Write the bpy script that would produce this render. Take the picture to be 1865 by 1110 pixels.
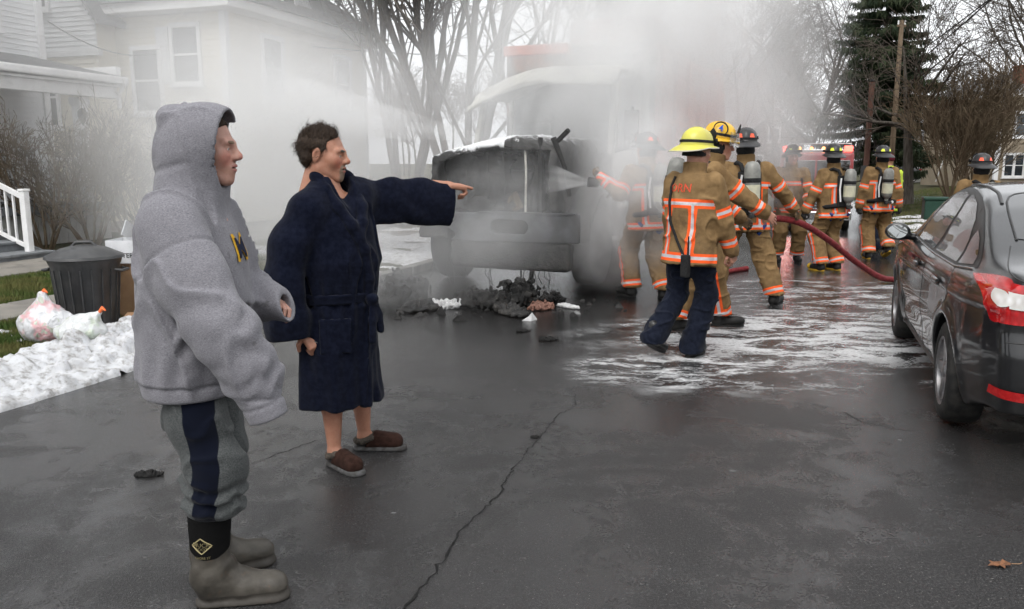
import bpy, bmesh, math, random, time
import numpy as np
from mathutils import Vector, Matrix

random.seed(11)
for _o in list(bpy.data.objects): bpy.data.objects.remove(_o)
SC = bpy.context.scene
COL = SC.collection
R = math.radians
F32 = np.float32

# ---------------------------------------------------------------- camera
cam_d = bpy.data.cameras.new('camera'); cam = bpy.data.objects.new('camera', cam_d); COL.objects.link(cam)
cam.location = (0, 0, 1.6)
cam.rotation_euler = (R(90 - 9.76), 0, 0)
cam_d.sensor_width = 36; cam_d.lens = 28.95
cam_d.clip_start = .1; cam_d.clip_end = 3000
SC.camera = cam

# ---------------------------------------------------------------- sky, overcast sun, exposure
SUN_EL, SUN_ROT = R(52), R(200)
world = bpy.data.worlds.new('World'); SC.world = world; world.use_nodes = True
wn = world.node_tree; wn.nodes.clear()
w_out = wn.nodes.new('ShaderNodeOutputWorld'); w_bg = wn.nodes.new('ShaderNodeBackground')
w_sky = wn.nodes.new('ShaderNodeTexSky'); w_sky.sky_type = 'NISHITA'; w_sky.sun_disc = False
w_sky.sun_elevation = SUN_EL; w_sky.sun_rotation = SUN_ROT
w_sky.air_density = 1.0; w_sky.dust_density = 6.0; w_sky.ozone_density = 1.0
w_hs = wn.nodes.new('ShaderNodeHueSaturation'); w_hs.inputs['Saturation'].default_value = .10
w_mx = wn.nodes.new('ShaderNodeMix'); w_mx.data_type = 'RGBA'
w_mx.inputs[0].default_value = .72                      # an even cloud deck over most of the sky
w_mx.inputs[7].default_value = (11.2, 11.45, 11.8, 1)
wn.links.new(w_sky.outputs[0], w_hs.inputs['Color']); wn.links.new(w_hs.outputs[0], w_mx.inputs[6])
wn.links.new(w_mx.outputs[2], w_bg.inputs['Color']); w_bg.inputs['Strength'].default_value = .1
wn.links.new(w_bg.outputs[0], w_out.inputs['Surface'])

sun_d = bpy.data.lights.new('sun', 'SUN'); sun = bpy.data.objects.new('sun', sun_d); COL.objects.link(sun)
sun_d.energy = 1.4; sun_d.angle = R(35); sun_d.color = (1, .97, .93)
# the lamp points from the sky's sun direction down to the ground
_sd = Vector((math.sin(SUN_ROT) * math.cos(SUN_EL), math.cos(SUN_ROT) * math.cos(SUN_EL), math.sin(SUN_EL)))
sun.rotation_euler = (-_sd).to_track_quat('-Z', 'Y').to_euler()
sun.location = _sd * 60

vs = SC.view_settings
vs.view_transform = 'Standard'; vs.look = 'None'; vs.exposure = 0.46; vs.gamma = 1; vs.use_curve_mapping = False
SC.render.engine = 'CYCLES'
cy = SC.cycles
cy.use_denoising = True
try: cy.denoiser = 'OPENIMAGEDENOISE'
except Exception: pass
cy.use_adaptive_sampling = True; cy.adaptive_threshold = .05
cy.max_bounces = 6; cy.diffuse_bounces = 2; cy.glossy_bounces = 2; cy.transmission_bounces = 3
cy.volume_bounces = 5; cy.transparent_max_bounces = 16
cy.volume_step_rate = 1.0; cy.volume_max_steps = 128
cy.caustics_reflective = False; cy.caustics_refractive = False

# ---------------------------------------------------------------- road frame: s along the street, t to its right
ALPHA = R(19)
SA, CA = math.sin(ALPHA), math.cos(ALPHA)
def sm01(a, b, x):
    x = np.clip((x - a) / (b - a), 0, 1); return x * x * (3 - 2 * x)
def ground_z(s, t):                       # the street falls away gently beyond the crew
    return -0.8 * sm01(15, 32, np.asarray(s, float)) * (1 - sm01(3.6, 10, np.asarray(t, float)))
def XY(s, t): return (t * CA + s * SA, -t * SA + s * CA)
def ST(x, y): return (x * SA + y * CA, x * CA - y * SA)
def W(s, t, z=0): x, y = XY(s, t); return (x, y, z)
# ---------------------------------------------------------------- tagging
def tag(o, label=None, cat=None, group=None, kind=None):
    if label: o['label'] = label
    if cat: o['category'] = cat
    if group: o['group'] = group
    if kind: o['kind'] = kind
    return o
def thing(name, label, cat, loc=(0, 0, 0), rz=0, group=None):
    o = bpy.data.objects.new(name, None); COL.objects.link(o)
    o.empty_display_size = .2
    o.location = loc; o.rotation_euler = (0, 0, rz)
    return tag(o, label, cat, group)
def copy_tree(o, parent=None):
    c = o.copy(); COL.objects.link(c); c.parent = parent
    for ch in list(o.children): copy_tree(ch, c)
    return c

# ---------------------------------------------------------------- materials
class NB:
    def __init__(s, name):
        s.m = bpy.data.materials.new(name); s.m.use_nodes = True; s.t = s.m.node_tree; s.t.nodes.clear()
        s.out = s.t.nodes.new('ShaderNodeOutputMaterial')
    def set(s, sock, v):
        if isinstance(v, bpy.types.NodeSocket): s.t.links.new(v, sock)
        else:
            if isinstance(v, (tuple, list)) and len(v) == 3 and sock.type == 'RGBA': v = (*v, 1)
            sock.default_value = v
    def n(s, typ, props=None, **ins):
        nd = s.t.nodes.new('ShaderNode' + typ)
        for k, v in (props or {}).items(): setattr(nd, k, v)
        for k, v in ins.items():
            key = int(k[1:]) if k[0] == 'i' and k[1:].isdigit() else k.replace('_', ' ')
            s.set(nd.inputs[key], v)
        return nd
    def math(s, op, a, b=0., c=None, clamp=False):
        nd = s.n('Math', {'operation': op, 'use_clamp': clamp}, i0=a, i1=b)
        if c is not None: s.set(nd.inputs[2], c)
        return nd.outputs[0]
    def mix(s, f, a, b):
        nd = s.n('Mix', {'data_type': 'RGBA'}); s.set(nd.inputs[0], f); s.set(nd.inputs[6], a); s.set(nd.inputs[7], b)
        return nd.outputs[2]
    def mixf(s, f, a, b):
        nd = s.n('Mix', {'data_type': 'FLOAT'}); s.set(nd.inputs[0], f); s.set(nd.inputs[2], a); s.set(nd.inputs[3], b)
        return nd.outputs[0]
    def step(s, x, a, b):
        nd = s.n('MapRange', {'interpolation_type': 'SMOOTHSTEP'}, i0=x, i1=a, i2=b, i3=0., i4=1.)
        return nd.outputs[0]
    def coord(s, kind='Object', stretch=(1, 1, 1), rot=(0, 0, 0), loc=(0, 0, 0)):
        tc = s.n('TexCoord').outputs[kind]
        if tuple(stretch) == (1, 1, 1) and tuple(rot) == (0, 0, 0) and tuple(loc) == (0, 0, 0): return tc
        mp = s.n('Mapping', {'vector_type': 'POINT'}, i0=tc, i1=loc, i2=rot, i3=stretch)
        return mp.outputs[0]
    def noise(s, vec, scale, detail=5, rough=.55, dist=0):
        return s.n('TexNoise', None, Vector=vec, Scale=scale, Detail=detail, Roughness=rough, Distortion=dist).outputs['Fac']
    def attr(s, name): return s.n('Attribute', {'attribute_name': name})
    def bump(s, h, strength, dist=.01, normal=None):
        nd = s.n('Bump', None, Strength=strength, Distance=dist, Height=h)
        if normal is not None: s.set(nd.inputs['Normal'], normal)
        return nd.outputs[0]
    def principled(s, **kw):
        nd = s.n('BsdfPrincipled')
        for k, v in kw.items(): s.set(nd.inputs[k.replace('_', ' ')], v)
        s.t.links.new(nd.outputs[0], s.out.inputs[0]); return nd

def M(name, c, c2=None, rough=.6, rough2=None, metal=0., scale=6, detail=5, lo=.35, hi=.65, bump=0., bscale=80,
      bdist=.01, stretch=(1, 1, 1), kind='Object', **extra):
    b = NB(name); v = b.coord(kind, stretch)
    col = c
    f = None
    if c2 is not None or rough2 is not None:
        f = b.step(b.noise(v, scale, detail), lo, hi)
    if c2 is not None: col = b.mix(f, c, c2)
    rg = rough if rough2 is None else b.mixf(f, rough, rough2)
    kw = dict(Base_Color=col, Roughness=rg, Metallic=metal)
    if bump: kw['Normal'] = b.bump(b.noise(v, bscale, 4), bump, bdist)
    if rough >= .5 and not metal: kw['Specular_IOR_Level'] = .18
    for k, x in extra.items(): kw[k] = x
    b.principled(**kw)
    return b.m

# ---------------------------------------------------------------- mesh builder
class MB:
    def __init__(s): s.v = []; s.f = []
    def add(s, v, f):
        o = len(s.v); s.v.extend([tuple(p) for p in v]); s.f.extend([tuple(i + o for i in q) for q in f]); return s
    def box(s, lo, hi, M4=None):
        (a, b, c), (d, e, g) = lo, hi
        v = [(a, b, c), (d, b, c), (d, e, c), (a, e, c), (a, b, g), (d, b, g), (d, e, g), (a, e, g)]
        if M4 is not None: v = [tuple(M4 @ Vector(p)) for p in v]
        return s.add(v, [(0, 3, 2, 1), (4, 5, 6, 7), (0, 1, 5, 4), (1, 2, 6, 5), (2, 3, 7, 6), (3, 0, 4, 7)])
    def bar(s, a, b, w, h, up=(0, 0, 1)):
        a, b = Vector(a), Vector(b); d = (b - a); L = d.length; d.normalize(); up = Vector(up)
        x = d.cross(up)
        if x.length < 1e-4: x = d.cross(Vector((1, 0, 0)))
        x.normalize(); z = x.cross(d)
        M4 = Matrix((x, d, z)).transposed().to_4x4(); M4.translation = a
        return s.box((-w / 2, 0, -h / 2), (w / 2, L, h / 2), M4)
    def tube(s, pts, r, n=8, caps=True):
        pts = [Vector(p) for p in pts]; rs = r if isinstance(r, (list, tuple)) else [r] * len(pts)
        rings = []; prev = None
        for i, p in enumerate(pts):
            d = (pts[min(i + 1, len(pts) - 1)] - pts[max(i - 1, 0)]).normalized()
            if prev is None:
                x = d.cross(Vector((0, 0, 1)))
                if x.length < .05: x = d.cross(Vector((1, 0, 0)))
            else: x = prev - d * prev.dot(d)
            x.normalize(); prev = x; y = d.cross(x)
            rings.append([p + (x * math.cos(2 * math.pi * k / n) + y * math.sin(2 * math.pi * k / n)) * rs[i] for k in range(n)])
        v = [q for rg in rings for q in rg]; f = []
        for i in range(len(pts) - 1):
            for k in range(n): f.append((i * n + k, i * n + (k + 1) % n, (i + 1) * n + (k + 1) % n, (i + 1) * n + k))
        if caps: f += [tuple(range(n))[::-1], tuple((len(pts) - 1) * n + k for k in range(n))]
        return s.add(v, f)
    def lathe(s, prof, n=24, M4=None, close=False):       # prof [(r, z)], about z
        v = []; f = []
        for (r, z) in prof:
            for k in range(n):
                a = 2 * math.pi * k / n; v.append(Vector((r * math.cos(a), r * math.sin(a), z)))
        if M4 is not None: v = [M4 @ p for p in v]
        m = len(prof)
        for i in range(m - 1 if not close else m):
            j = (i + 1) % m
            for k in range(n): f.append((i * n + k, i * n + (k + 1) % n, j * n + (k + 1) % n, j * n + k))
        if not close: f += [tuple(range(n))[::-1], tuple((m - 1) * n + k for k in range(n))]
        return s.add(v, f)
    def prism(s, poly, ext, M4=None):                     # poly in (x, z), extruded along y 0..ext
        n = len(poly); v = [Vector((x, 0, z)) for x, z in poly] + [Vector((x, ext, z)) for x, z in poly]
        if M4 is not None: v = [M4 @ p for p in v]
        f = [tuple(range(n)), tuple(range(2 * n - 1, n - 1, -1))]
        for k in range(n): f.append((k, k + n, (k + 1) % n + n, (k + 1) % n))
        return s.add(v, f)
    def mesh(s, name):
        me = bpy.data.meshes.new(name); me.from_pydata(s.v, [], s.f); me.update(); return me
    def build(s, name, mat, parent=None, smooth=None, bevel=0, seg=2, fix=True):
        me = s.mesh(name)
        if fix:
            bm = bmesh.new(); bm.from_mesh(me); bmesh.ops.recalc_face_normals(bm, faces=bm.faces); bm.to_mesh(me); bm.free()
        return link(name, me, mat, parent, smooth, bevel, seg)
def link(name, me, mat, parent=None, smooth=None, bevel=0, seg=2):
    if mat is not None: me.materials.append(mat)
    if smooth is not None:
        me.shade_smooth()
        if smooth < 180: me.set_sharp_from_angle(angle=R(smooth))
    o = bpy.data.objects.new(name, me); COL.objects.link(o); o.parent = parent
    if bevel:
        md = o.modifiers.new('Bevel', 'BEVEL'); md.width = bevel; md.segments = seg; md.limit_method = 'ANGLE'; md.angle_limit = R(35)
        md.harden_normals = False
    return o
def np_mesh(name, v, f):
    v = np.asarray(v, F32); f = np.asarray(f, np.int32)
    me = bpy.data.meshes.new(name)
    me.vertices.add(len(v)); me.vertices.foreach_set('co', v.ravel())
    k = f.shape[1]
    me.loops.add(f.size); me.loops.foreach_set('vertex_index', f.ravel())
    me.polygons.add(len(f)); me.polygons.foreach_set('loop_start', np.arange(0, f.size, k, dtype=np.int32))
    me.polygons.foreach_set('loop_total', np.full(len(f), k, np.int32))
    me.update(calc_edges=True); me.validate(); return me
def set_attr(me, name, vals):
    vals = np.asarray(vals, F32)
    a = me.attributes.new(name, 'FLOAT', 'POINT'); a.data.foreach_set('value', vals.ravel())
def text_mesh(body, size, depth=.002):
    cu = bpy.data.curves.new('lettering', 'FONT'); cu.body = body; cu.size = size; cu.extrude = depth
    cu.align_x = 'CENTER'; cu.align_y = 'CENTER'; cu.resolution_u = 3; cu.offset = size * .012
    o = bpy.data.objects.new('lettering', cu); COL.objects.link(o)
    me = bpy.data.meshes.new_from_object(o.evaluated_get(bpy.context.evaluated_depsgraph_get()))
    bpy.data.objects.remove(o); return me
def grid_mesh(name, xs, ys, zf):
    X, Y = np.meshgrid(xs, ys, indexing='ij'); Z = zf(X, Y)
    n, m = X.shape; idx = np.arange(n * m).reshape(n, m)
    f = np.stack([idx[:-1, :-1], idx[1:, :-1], idx[1:, 1:], idx[:-1, 1:]], -1).reshape(-1, 4)
    return np_mesh(name, np.stack([X, Y, Z], -1).reshape(-1, 3), f)

# ---------------------------------------------------------------- noise
_rs = np.random.RandomState(5)
_LAT = _rs.uniform(-1, 1, (32, 32, 32)).astype(F32)
def vnoise(P, freq=1., seed=0):
    q = np.asarray(P, F32) * np.asarray(freq, F32) + F32(seed * 7.31)
    i = np.floor(q).astype(np.int32); f = q - i; f = f * f * (3 - 2 * f)
    a = i & 31; b = (i + 1) & 31
    x0, y0, z0 = a[..., 0], a[..., 1], a[..., 2]; x1, y1, z1 = b[..., 0], b[..., 1], b[..., 2]
    fx, fy, fz = f[..., 0], f[..., 1], f[..., 2]
    L = _LAT
    c00 = L[x0, y0, z0] * (1 - fx) + L[x1, y0, z0] * fx; c10 = L[x0, y1, z0] * (1 - fx) + L[x1, y1, z0] * fx
    c01 = L[x0, y0, z1] * (1 - fx) + L[x1, y0, z1] * fx; c11 = L[x0, y1, z1] * (1 - fx) + L[x1, y1, z1] * fx
    return (c00 * (1 - fy) + c10 * fy) * (1 - fz) + (c01 * (1 - fy) + c11 * fy) * fz
def fbm(P, freq, oct=3, seed=0):
    P = np.asarray(P, F32); r = 0; a = 1; fr = np.asarray(freq, F32)
    for k in range(oct): r = r + a * vnoise(P, fr, seed + k * 3); a *= .5; fr = fr * 2.03
    return r / (2 - 2 * .5 ** oct)

# ---------------------------------------------------------------- signed distance modelling
def V3(*a): return np.array(a, F32)
def smin(a, b, k):
    if k <= 0: return np.minimum(a, b)
    h = np.clip(.5 + .5 * (b - a) / k, 0, 1); return b + (a - b) * h - k * h * (1 - h)
def smax(a, b, k): return -smin(-a, -b, k)
def rotm(yaw=0, pitch=0, roll=0):
    return np.array(Matrix.Rotation(yaw, 3, 'Z') @ Matrix.Rotation(pitch, 3, 'X') @ Matrix.Rotation(roll, 3, 'Y'), F32)
def ell(c, r, Rm=None):
    c = V3(*c); r = V3(*r) if not np.isscalar(r) else V3(r, r, r)
    def f(P):
        q = P - c
        if Rm is not None: q = q @ Rm
        a = q / r; k0 = np.sqrt((a * a).sum(-1)); b = a / r; k1 = np.sqrt((b * b).sum(-1)) + 1e-6
        return k0 * (k0 - 1) / k1
    return f
def cone(a, b, ra, rb, side=None, sq=1.):
    """round cone a->b; side: direction in which the section is squeezed by sq (<1 thinner)"""
    a = V3(*a); b = V3(*b); d = b - a; L2 = float(d @ d) + 1e-9
    if side is not None:
        w = V3(*side); w = w - d * (w @ d) / L2; w /= np.linalg.norm(w) + 1e-9
    def f(P):
        q = P - a; t = np.clip((q @ d) / L2, 0, 1)
        e = q - t[..., None] * d
        r = ra + (rb - ra) * t
        if side is None: return np.sqrt((e * e).sum(-1)) - r
        s = e @ w
        l2 = (e * e).sum(-1) + s * s * (1 / (sq * sq) - 1)
        return (np.sqrt(l2) - r) * (sq ** .5)
    return f
def chain(pts, rs, k=.02, side=None, sq=1.):
    fs = [cone(pts[i], pts[i + 1], rs[i], rs[i + 1], side, sq) for i in range(len(pts) - 1)]
    return U(k, *fs)
def rbox(c, h, r, Rm=None):
    c = V3(*c); h = V3(*h) - r
    def f(P):
        q = P - c
        if Rm is not None: q = q @ Rm
        q = np.abs(q) - h
        return np.sqrt((np.maximum(q, 0) ** 2).sum(-1)) + np.minimum(q.max(-1), 0) - r
    return f
def stack(rings, soft=.0):
    """rings (z, cx, cy, rx, ry) bottom to top, elliptical sections"""
    a = np.array(rings, float)
    def f(P):
        z = P[..., 2]
        cx, cy, rx, ry = (np.interp(z, a[:, 0], a[:, i]) for i in (1, 2, 3, 4))
        q = np.sqrt(((P[..., 0] - cx) / rx) ** 2 + ((P[..., 1] - cy) / ry) ** 2)
        d = (q - 1) * np.minimum(rx, ry) * .95
        return smax(smax(d, z - a[-1, 0], soft), a[0, 0] - z, soft * .3).astype(F32)
    return f
def U(k, *fs):
    def f(P):
        r = fs[0](P)
        for g in fs[1:]: r = smin(r, g(P), k)
        return r
    return f
def Uk(f0, *pairs):
    def f(P):
        r = f0(P)
        for g, k in pairs: r = smin(r, g(P), k)
        return r
    return f
def SUB(f0, *pairs):
    def f(P):
        r = f0(P)
        for g, k in pairs: r = smax(r, -g(P), k)
        return r
    return f
def CUT(f0, p, n, k=.004):
    p = V3(*p); n = V3(*n); n = n / np.linalg.norm(n)
    return lambda P: smax(f0(P), (P - p) @ n, k)
def DISP(f0, g): return lambda P: f0(P) + g(P)
def mesh_sdf(f, lo, hi, h, project=1):
    lo = np.array(lo, float); hi = np.array(hi, float); B = 8
    nb = np.ceil((hi - lo) / (h * B)).astype(int)
    N = nb * B
    gi = np.stack(np.meshgrid(*[np.arange(k) for k in nb], indexing='ij'), -1).reshape(-1, 3)
    cen = (lo + (gi * B + (B - 1) / 2) * h).astype(F32)
    fc = f(cen)
    G = np.repeat(np.repeat(np.repeat(np.where(fc < 0, -1, 1).astype(F32).reshape(nb), B, 0), B, 1), B, 2)
    keep = np.abs(fc) < B * h * 1.25
    kb = gi[keep]
    loc = np.stack(np.meshgrid(*[np.arange(B)] * 3, indexing='ij'), -1).reshape(-1, 3)
    for s in range(0, len(kb), 600):
        I = (kb[s:s + 600, None, :] * B + loc[None]).reshape(-1, 3)
        G[I[:, 0], I[:, 1], I[:, 2]] = f((lo + I * h).astype(F32))
    S = G < 0
    c = np.zeros(np.array(S.shape) - 1, np.uint8)
    for dx in (0, 1):
        for dy in (0, 1):
            for dz in (0, 1): c += S[dx:dx + c.shape[0], dy:dy + c.shape[1], dz:dz + c.shape[2]]
    act = np.nonzero((c > 0) & (c < 8))
    A = np.stack(act, -1)
    vid = np.full(c.shape, -1, np.int32); vid[act] = np.arange(len(A))
    acc = np.zeros((len(A), 3)); cnt = np.zeros(len(A))
    cor = [(i, j, k) for i in (0, 1) for j in (0, 1) for k in (0, 1)]
    val = {q: G[A[:, 0] + q[0], A[:, 1] + q[1], A[:, 2] + q[2]] for q in cor}
    for p in cor:
        for ax in range(3):
            if p[ax] == 0:
                q = list(p); q[ax] = 1; q = tuple(q)
                a, b = val[p], val[q]; m = (a < 0) != (b < 0)
                t = np.where(m, a / np.where(m, a - b, 1), 0)
                pos = np.array(p, float)[None] + np.zeros((len(A), 3)); pos[:, ax] += t
                acc += np.where(m[:, None], pos, 0); cnt += m
    v = lo + (A + acc / np.maximum(cnt, 1)[:, None]) * h
    quads = []
    for ax in range(3):
        b_, c_ = (ax + 1) % 3, (ax + 2) % 3
        sl0 = [slice(None)] * 3; sl1 = [slice(None)] * 3
        sl0[ax] = slice(0, -1); sl1[ax] = slice(1, None)
        s0, s1 = S[tuple(sl0)], S[tuple(sl1)]
        E = np.stack(np.nonzero(s0 != s1), -1)
        ok = (E[:, b_] >= 1) & (E[:, c_] >= 1) & (E[:, b_] < S.shape[b_] - 1) & (E[:, c_] < S.shape[c_] - 1)
        E = E[ok]
        if not len(E): continue
        def cell(db, dc):
            q = E.copy(); q[:, b_] += db; q[:, c_] += dc; return vid[q[:, 0], q[:, 1], q[:, 2]]
        Q = np.stack([cell(-1, -1), cell(0, -1), cell(0, 0), cell(-1, 0)], -1)
        flip = ~S[E[:, 0], E[:, 1], E[:, 2]]
        Q[flip] = Q[flip][:, ::-1]
        quads.append(Q)
    quads = np.concatenate(quads); quads = quads[(quads >= 0).all(1)]
    for _ in range(project):
        g, d = grad(f, v, h * .5)
        st = d[:, None] * g / np.maximum((g * g).sum(1), .09)[:, None]
        ln = np.linalg.norm(st, axis=1, keepdims=True); st *= np.minimum(1, .7 * h / np.maximum(ln, 1e-9)); v = v - st
    return v, quads
def grad(f, v, e):
    v = v.astype(F32); g = np.zeros(v.shape); 
    for a in range(3):
        o = np.zeros(3, F32); o[a] = e
        g[:, a] = (f(v + o) - f(v - o)) / (2 * e)
    return g, f(v)
def sdf_obj(name, f, lo, hi, h, mat, parent=None, attrs=None, project=1, normals=False):
    v, q = mesh_sdf(f, lo, hi, h, project)
    me = np_mesh(name, v, q)
    if len(me.vertices) == len(v):
        for k, g in (attrs or {}).items(): set_attr(me, k, g(v.astype(F32)))
    else:
        co = np.zeros(len(me.vertices) * 3, F32); me.vertices.foreach_get('co', co); co = co.reshape(-1, 3)
        for k, g in (attrs or {}).items(): set_attr(me, k, g(co))
    me.shade_smooth()
    if normals and len(me.vertices) == len(v):
        g, _ = grad(f, v, h * .4); g /= np.linalg.norm(g, axis=1, keepdims=True) + 1e-9
        me.normals_split_custom_set_from_vertices(g.astype(F32))
    me.materials.append(mat)
    o = bpy.data.objects.new(name, me); COL.objects.link(o); o.parent = parent
    return o
def surf_project(f, P, d, steps=40):
    """march points P along direction d onto the surface f=0"""
    P = np.array(P, F32); d = V3(*d); d /= np.linalg.norm(d)
    for _ in range(steps): P = P + (f(P) * .8)[:, None] * d
    return P
# ---------------------------------------------------------------- ground, road, kerbs, verge
def wet_asphalt():
    b = NB('wet_asphalt'); v = b.coord('Object')
    sep = b.n('SeparateXYZ', None, i0=v)
    X, Y = sep.outputs[0], sep.outputs[1]
    fine = b.noise(v, 85, 4, .7); grit = b.noise(v, 260, 2, .6)
    big = b.noise(v, .55, 4, .6, .4); mid = b.noise(v, 2.3, 6, .65, .3)
    col = b.mix(b.step(big, .3, .7), (.020, .0195, .020), (.030, .029, .029))
    col = b.mix(b.math('MULTIPLY', b.step(mid, .45, .75), .6), col, (.040, .039, .040))
    col = b.mix(b.step(b.math('ADD', b.math('MULTIPLY', fine, .6), b.math('MULTIPLY', grit, .4)), .48, .64), col, (.088, .086, .084))
    # pale aggregate specks
    vor = b.n('TexVoronoi', {'feature': 'F1'}, Vector=v, Scale=75.)
    col = b.mix(b.math('MULTIPLY', b.math('LESS_THAN', vor.outputs[0], .16), b.step(b.noise(v, 40, 2), .56, .6)), col, (.30, .29, .27))
    # salt-dried pale streaks running along the street
    vs_ = b.coord('Object', (1.0, .22, 1), (0, 0, ALPHA))
    salt = b.math('MULTIPLY', b.step(b.noise(vs_, 1.1, 5, .62, .5), .52, .72), b.step(b.noise(v, 9, 4, .7), .35, .75))
    col = b.mix(b.math('MULTIPLY', salt, .5), col, (.15, .155, .16))
    # soot around the burnt truck
    dx = b.math('MULTIPLY', b.math('SUBTRACT', X, -.1), .32); dy = b.math('MULTIPLY', b.math('SUBTRACT', Y, 9.2), .45)
    rr = b.math('SQRT', b.math('ADD', b.math('MULTIPLY', dx, dx), b.math('MULTIPLY', dy, dy)))
    soot = b.math('SUBTRACT', 1.0, b.step(b.math('ADD', rr, b.math('MULTIPLY', b.math('SUBTRACT', mid, .5), .8)), .55, 1.1))
    col = b.mix(b.math('MULTIPLY', soot, .75), col, (.006, .006, .006))
    # firefighting foam washed over the road
    def ellm(cx, cy, rx, ry, n):
        ex = b.math('DIVIDE', b.math('SUBTRACT', X, cx), rx); ey = b.math('DIVIDE', b.math('SUBTRACT', Y, cy), ry)
        r = b.math('SQRT', b.math('ADD', b.math('MULTIPLY', ex, ex), b.math('MULTIPLY', ey, ey)))
        return b.math('SUBTRACT', 1.0, b.step(b.math('ADD', r, b.math('MULTIPLY', b.math('SUBTRACT', n, .5), .9)), .5, 1.15))
    m1 = ellm(2.8, 7.6, 2.15, 1.4, mid); m2 = ellm(1.5, 6.3, 1.1, .75, mid); m3 = ellm(4.2, 9.6, 2.2, 2.2, mid); m4 = ellm(2.6, 6.0, 1.6, .7, mid)
    # ragged sheets and lacy streaks, torn open into holes
    vd = b.n('TexNoise', None, Vector=v, Scale=1.3, Detail=4.)
    warp = b.n('VectorMath', {'operation': 'MULTIPLY_ADD'}, i0=vd.outputs['Color'], i1=(.55, .55, 0), i2=v).outputs[0]
    mp = b.n('Mapping', None, i0=warp, i2=(0, 0, R(-16)), i3=(1.0, 2.3, 1)).outputs[0]
    st = b.noise(mp, 1.7, 10, .68, .25)
    lace = b.n('TexVoronoi', {'feature': 'DISTANCE_TO_EDGE'}, Vector=mp, Scale=9.).outputs[0]
    st = b.math('ADD', st, b.math('MULTIPLY', b.step(lace, .10, .0), .055))
    cx = b.math('SUBTRACT', X, 1.45); cyv = b.math('MULTIPLY', b.math('SUBTRACT', Y, 6.9), 1.25)
    rad = b.math('SQRT', b.math('ADD', b.math('MULTIPLY', cx, cx), b.math('MULTIPLY', cyv, cyv)))
    arc = b.math('MULTIPLY', b.step(b.math('ABSOLUTE', b.math('SUBTRACT', b.math('ADD', rad, b.math('MULTIPLY', b.math('SUBTRACT', mid, .5), .35)), .80)), .16, .02), b.step(Y, 6.85, 6.5))
    fo = b.math('MAXIMUM', b.math('MULTIPLY', b.step(st, .43, .57), m1), b.math('MULTIPLY', b.step(st, .47, .63), m2))
    fo = b.math('MAXIMUM', fo, b.math('MULTIPLY', arc, b.step(b.noise(mp, 4.5, 7, .7), .42, .62)))
    fo = b.math('MAXIMUM', fo, b.math('MULTIPLY', b.math('MULTIPLY', b.step(st, .46, .63), m3), .8))
    fo = b.math('MAXIMUM', fo, b.math('MULTIPLY', b.math('MULTIPLY', b.step(st, .53, .68), m4), .45))
    fo = b.math('MULTIPLY', fo, b.mixf(b.step(b.noise(v, 38, 4, .7), .3, .6), .5, 1.))
    fo = b.math('MULTIPLY', fo, .88)
    col = b.mix(fo, col, (.78, .79, .80))
    # wetness: glossy puddled film against duller worn asphalt
    wet = b.step(b.math('ADD', b.math('ADD', big, b.math('MULTIPLY', b.math('SUBTRACT', mid, .5), .9)), b.math('MULTIPLY', b.math('SUBTRACT', fine, .5), .35)), .36, .60)
    far = b.step(Y, 4.2, 7.5)
    wet = b.math('MAXIMUM', b.math('MULTIPLY', wet, .85), b.math('MULTIPLY', far, .92))
    col = b.mix(b.math('MULTIPLY', b.math('MULTIPLY', wet, b.math('SUBTRACT', 1.0, fo)), .45), col, (.012, .0115, .0115))
    rg = b.mixf(wet, .42, .09)
    rg = b.math('ADD', rg, b.math('MULTIPLY', b.math('SUBTRACT', mid, .5), .16))
    rg = b.mixf(fo, rg, .5)
    hgt = b.math('ADD', b.math('MULTIPLY', fine, .6), b.math('MULTIPLY', grit, .4))
    hgt = b.math('ADD', hgt, b.math('MULTIPLY', fo, .5))
    nrm = b.bump(hgt, b.mixf(wet, .85, .30), .008)
    nrm = b.bump(mid, .25, .012, nrm)
    b.principled(Base_Color=col, Roughness=rg, Normal=nrm, Specular_IOR_Level=b.mixf(fo, b.mixf(wet, .28, .72), .15))
    return b.m
M_ASPH = wet_asphalt()

def strip(name, s0, s1, t0, t1, dz, mat, ns=60, nt=8, parent=None, kind='structure', wob=0):
    ss = np.concatenate([np.linspace(s0, min(s1, 40), ns), np.linspace(40, s1, 20)[1:]]) if s1 > 40 else np.linspace(s0, s1, ns)
    S_, T_ = np.meshgrid(ss, np.linspace(t0, t1, nt), indexing='ij')
    Z = ground_z(S_, T_) + dz
    if wob: Z = Z + wob * fbm(np.stack([S_, T_, S_ * 0], -1), .8, 4)
    X, Y = XY(S_, T_); n, m = X.shape; idx = np.arange(n * m).reshape(n, m)
    f = np.stack([idx[:-1, :-1], idx[:-1, 1:], idx[1:, 1:], idx[1:, :-1]], -1).reshape(-1, 4)[:, ::-1]
    me = np_mesh(name, np.stack([X, Y, Z], -1).reshape(-1, 3), f)
    o = link(name, me, mat, parent, 180)
    if kind and parent is None: o['kind'] = kind
    return o
T_L, T_R = -5.25, 3.05
M_SOIL = M('winter_lawn_soil', (.045, .05, .022), (.075, .065, .035), rough=.95, scale=1.2, bump=.6, bscale=40, bdist=.03)
M_CONC = M('damp_concrete', (.17, .16, .145), (.24, .225, .2), rough=.55, rough2=.8, scale=3, bump=.25, bscale=90)
M_KERB = M('kerb_concrete', (.20, .195, .185), (.12, .115, .11), rough=.6, rough2=.85, scale=4, bump=.3, bscale=70)
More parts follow.
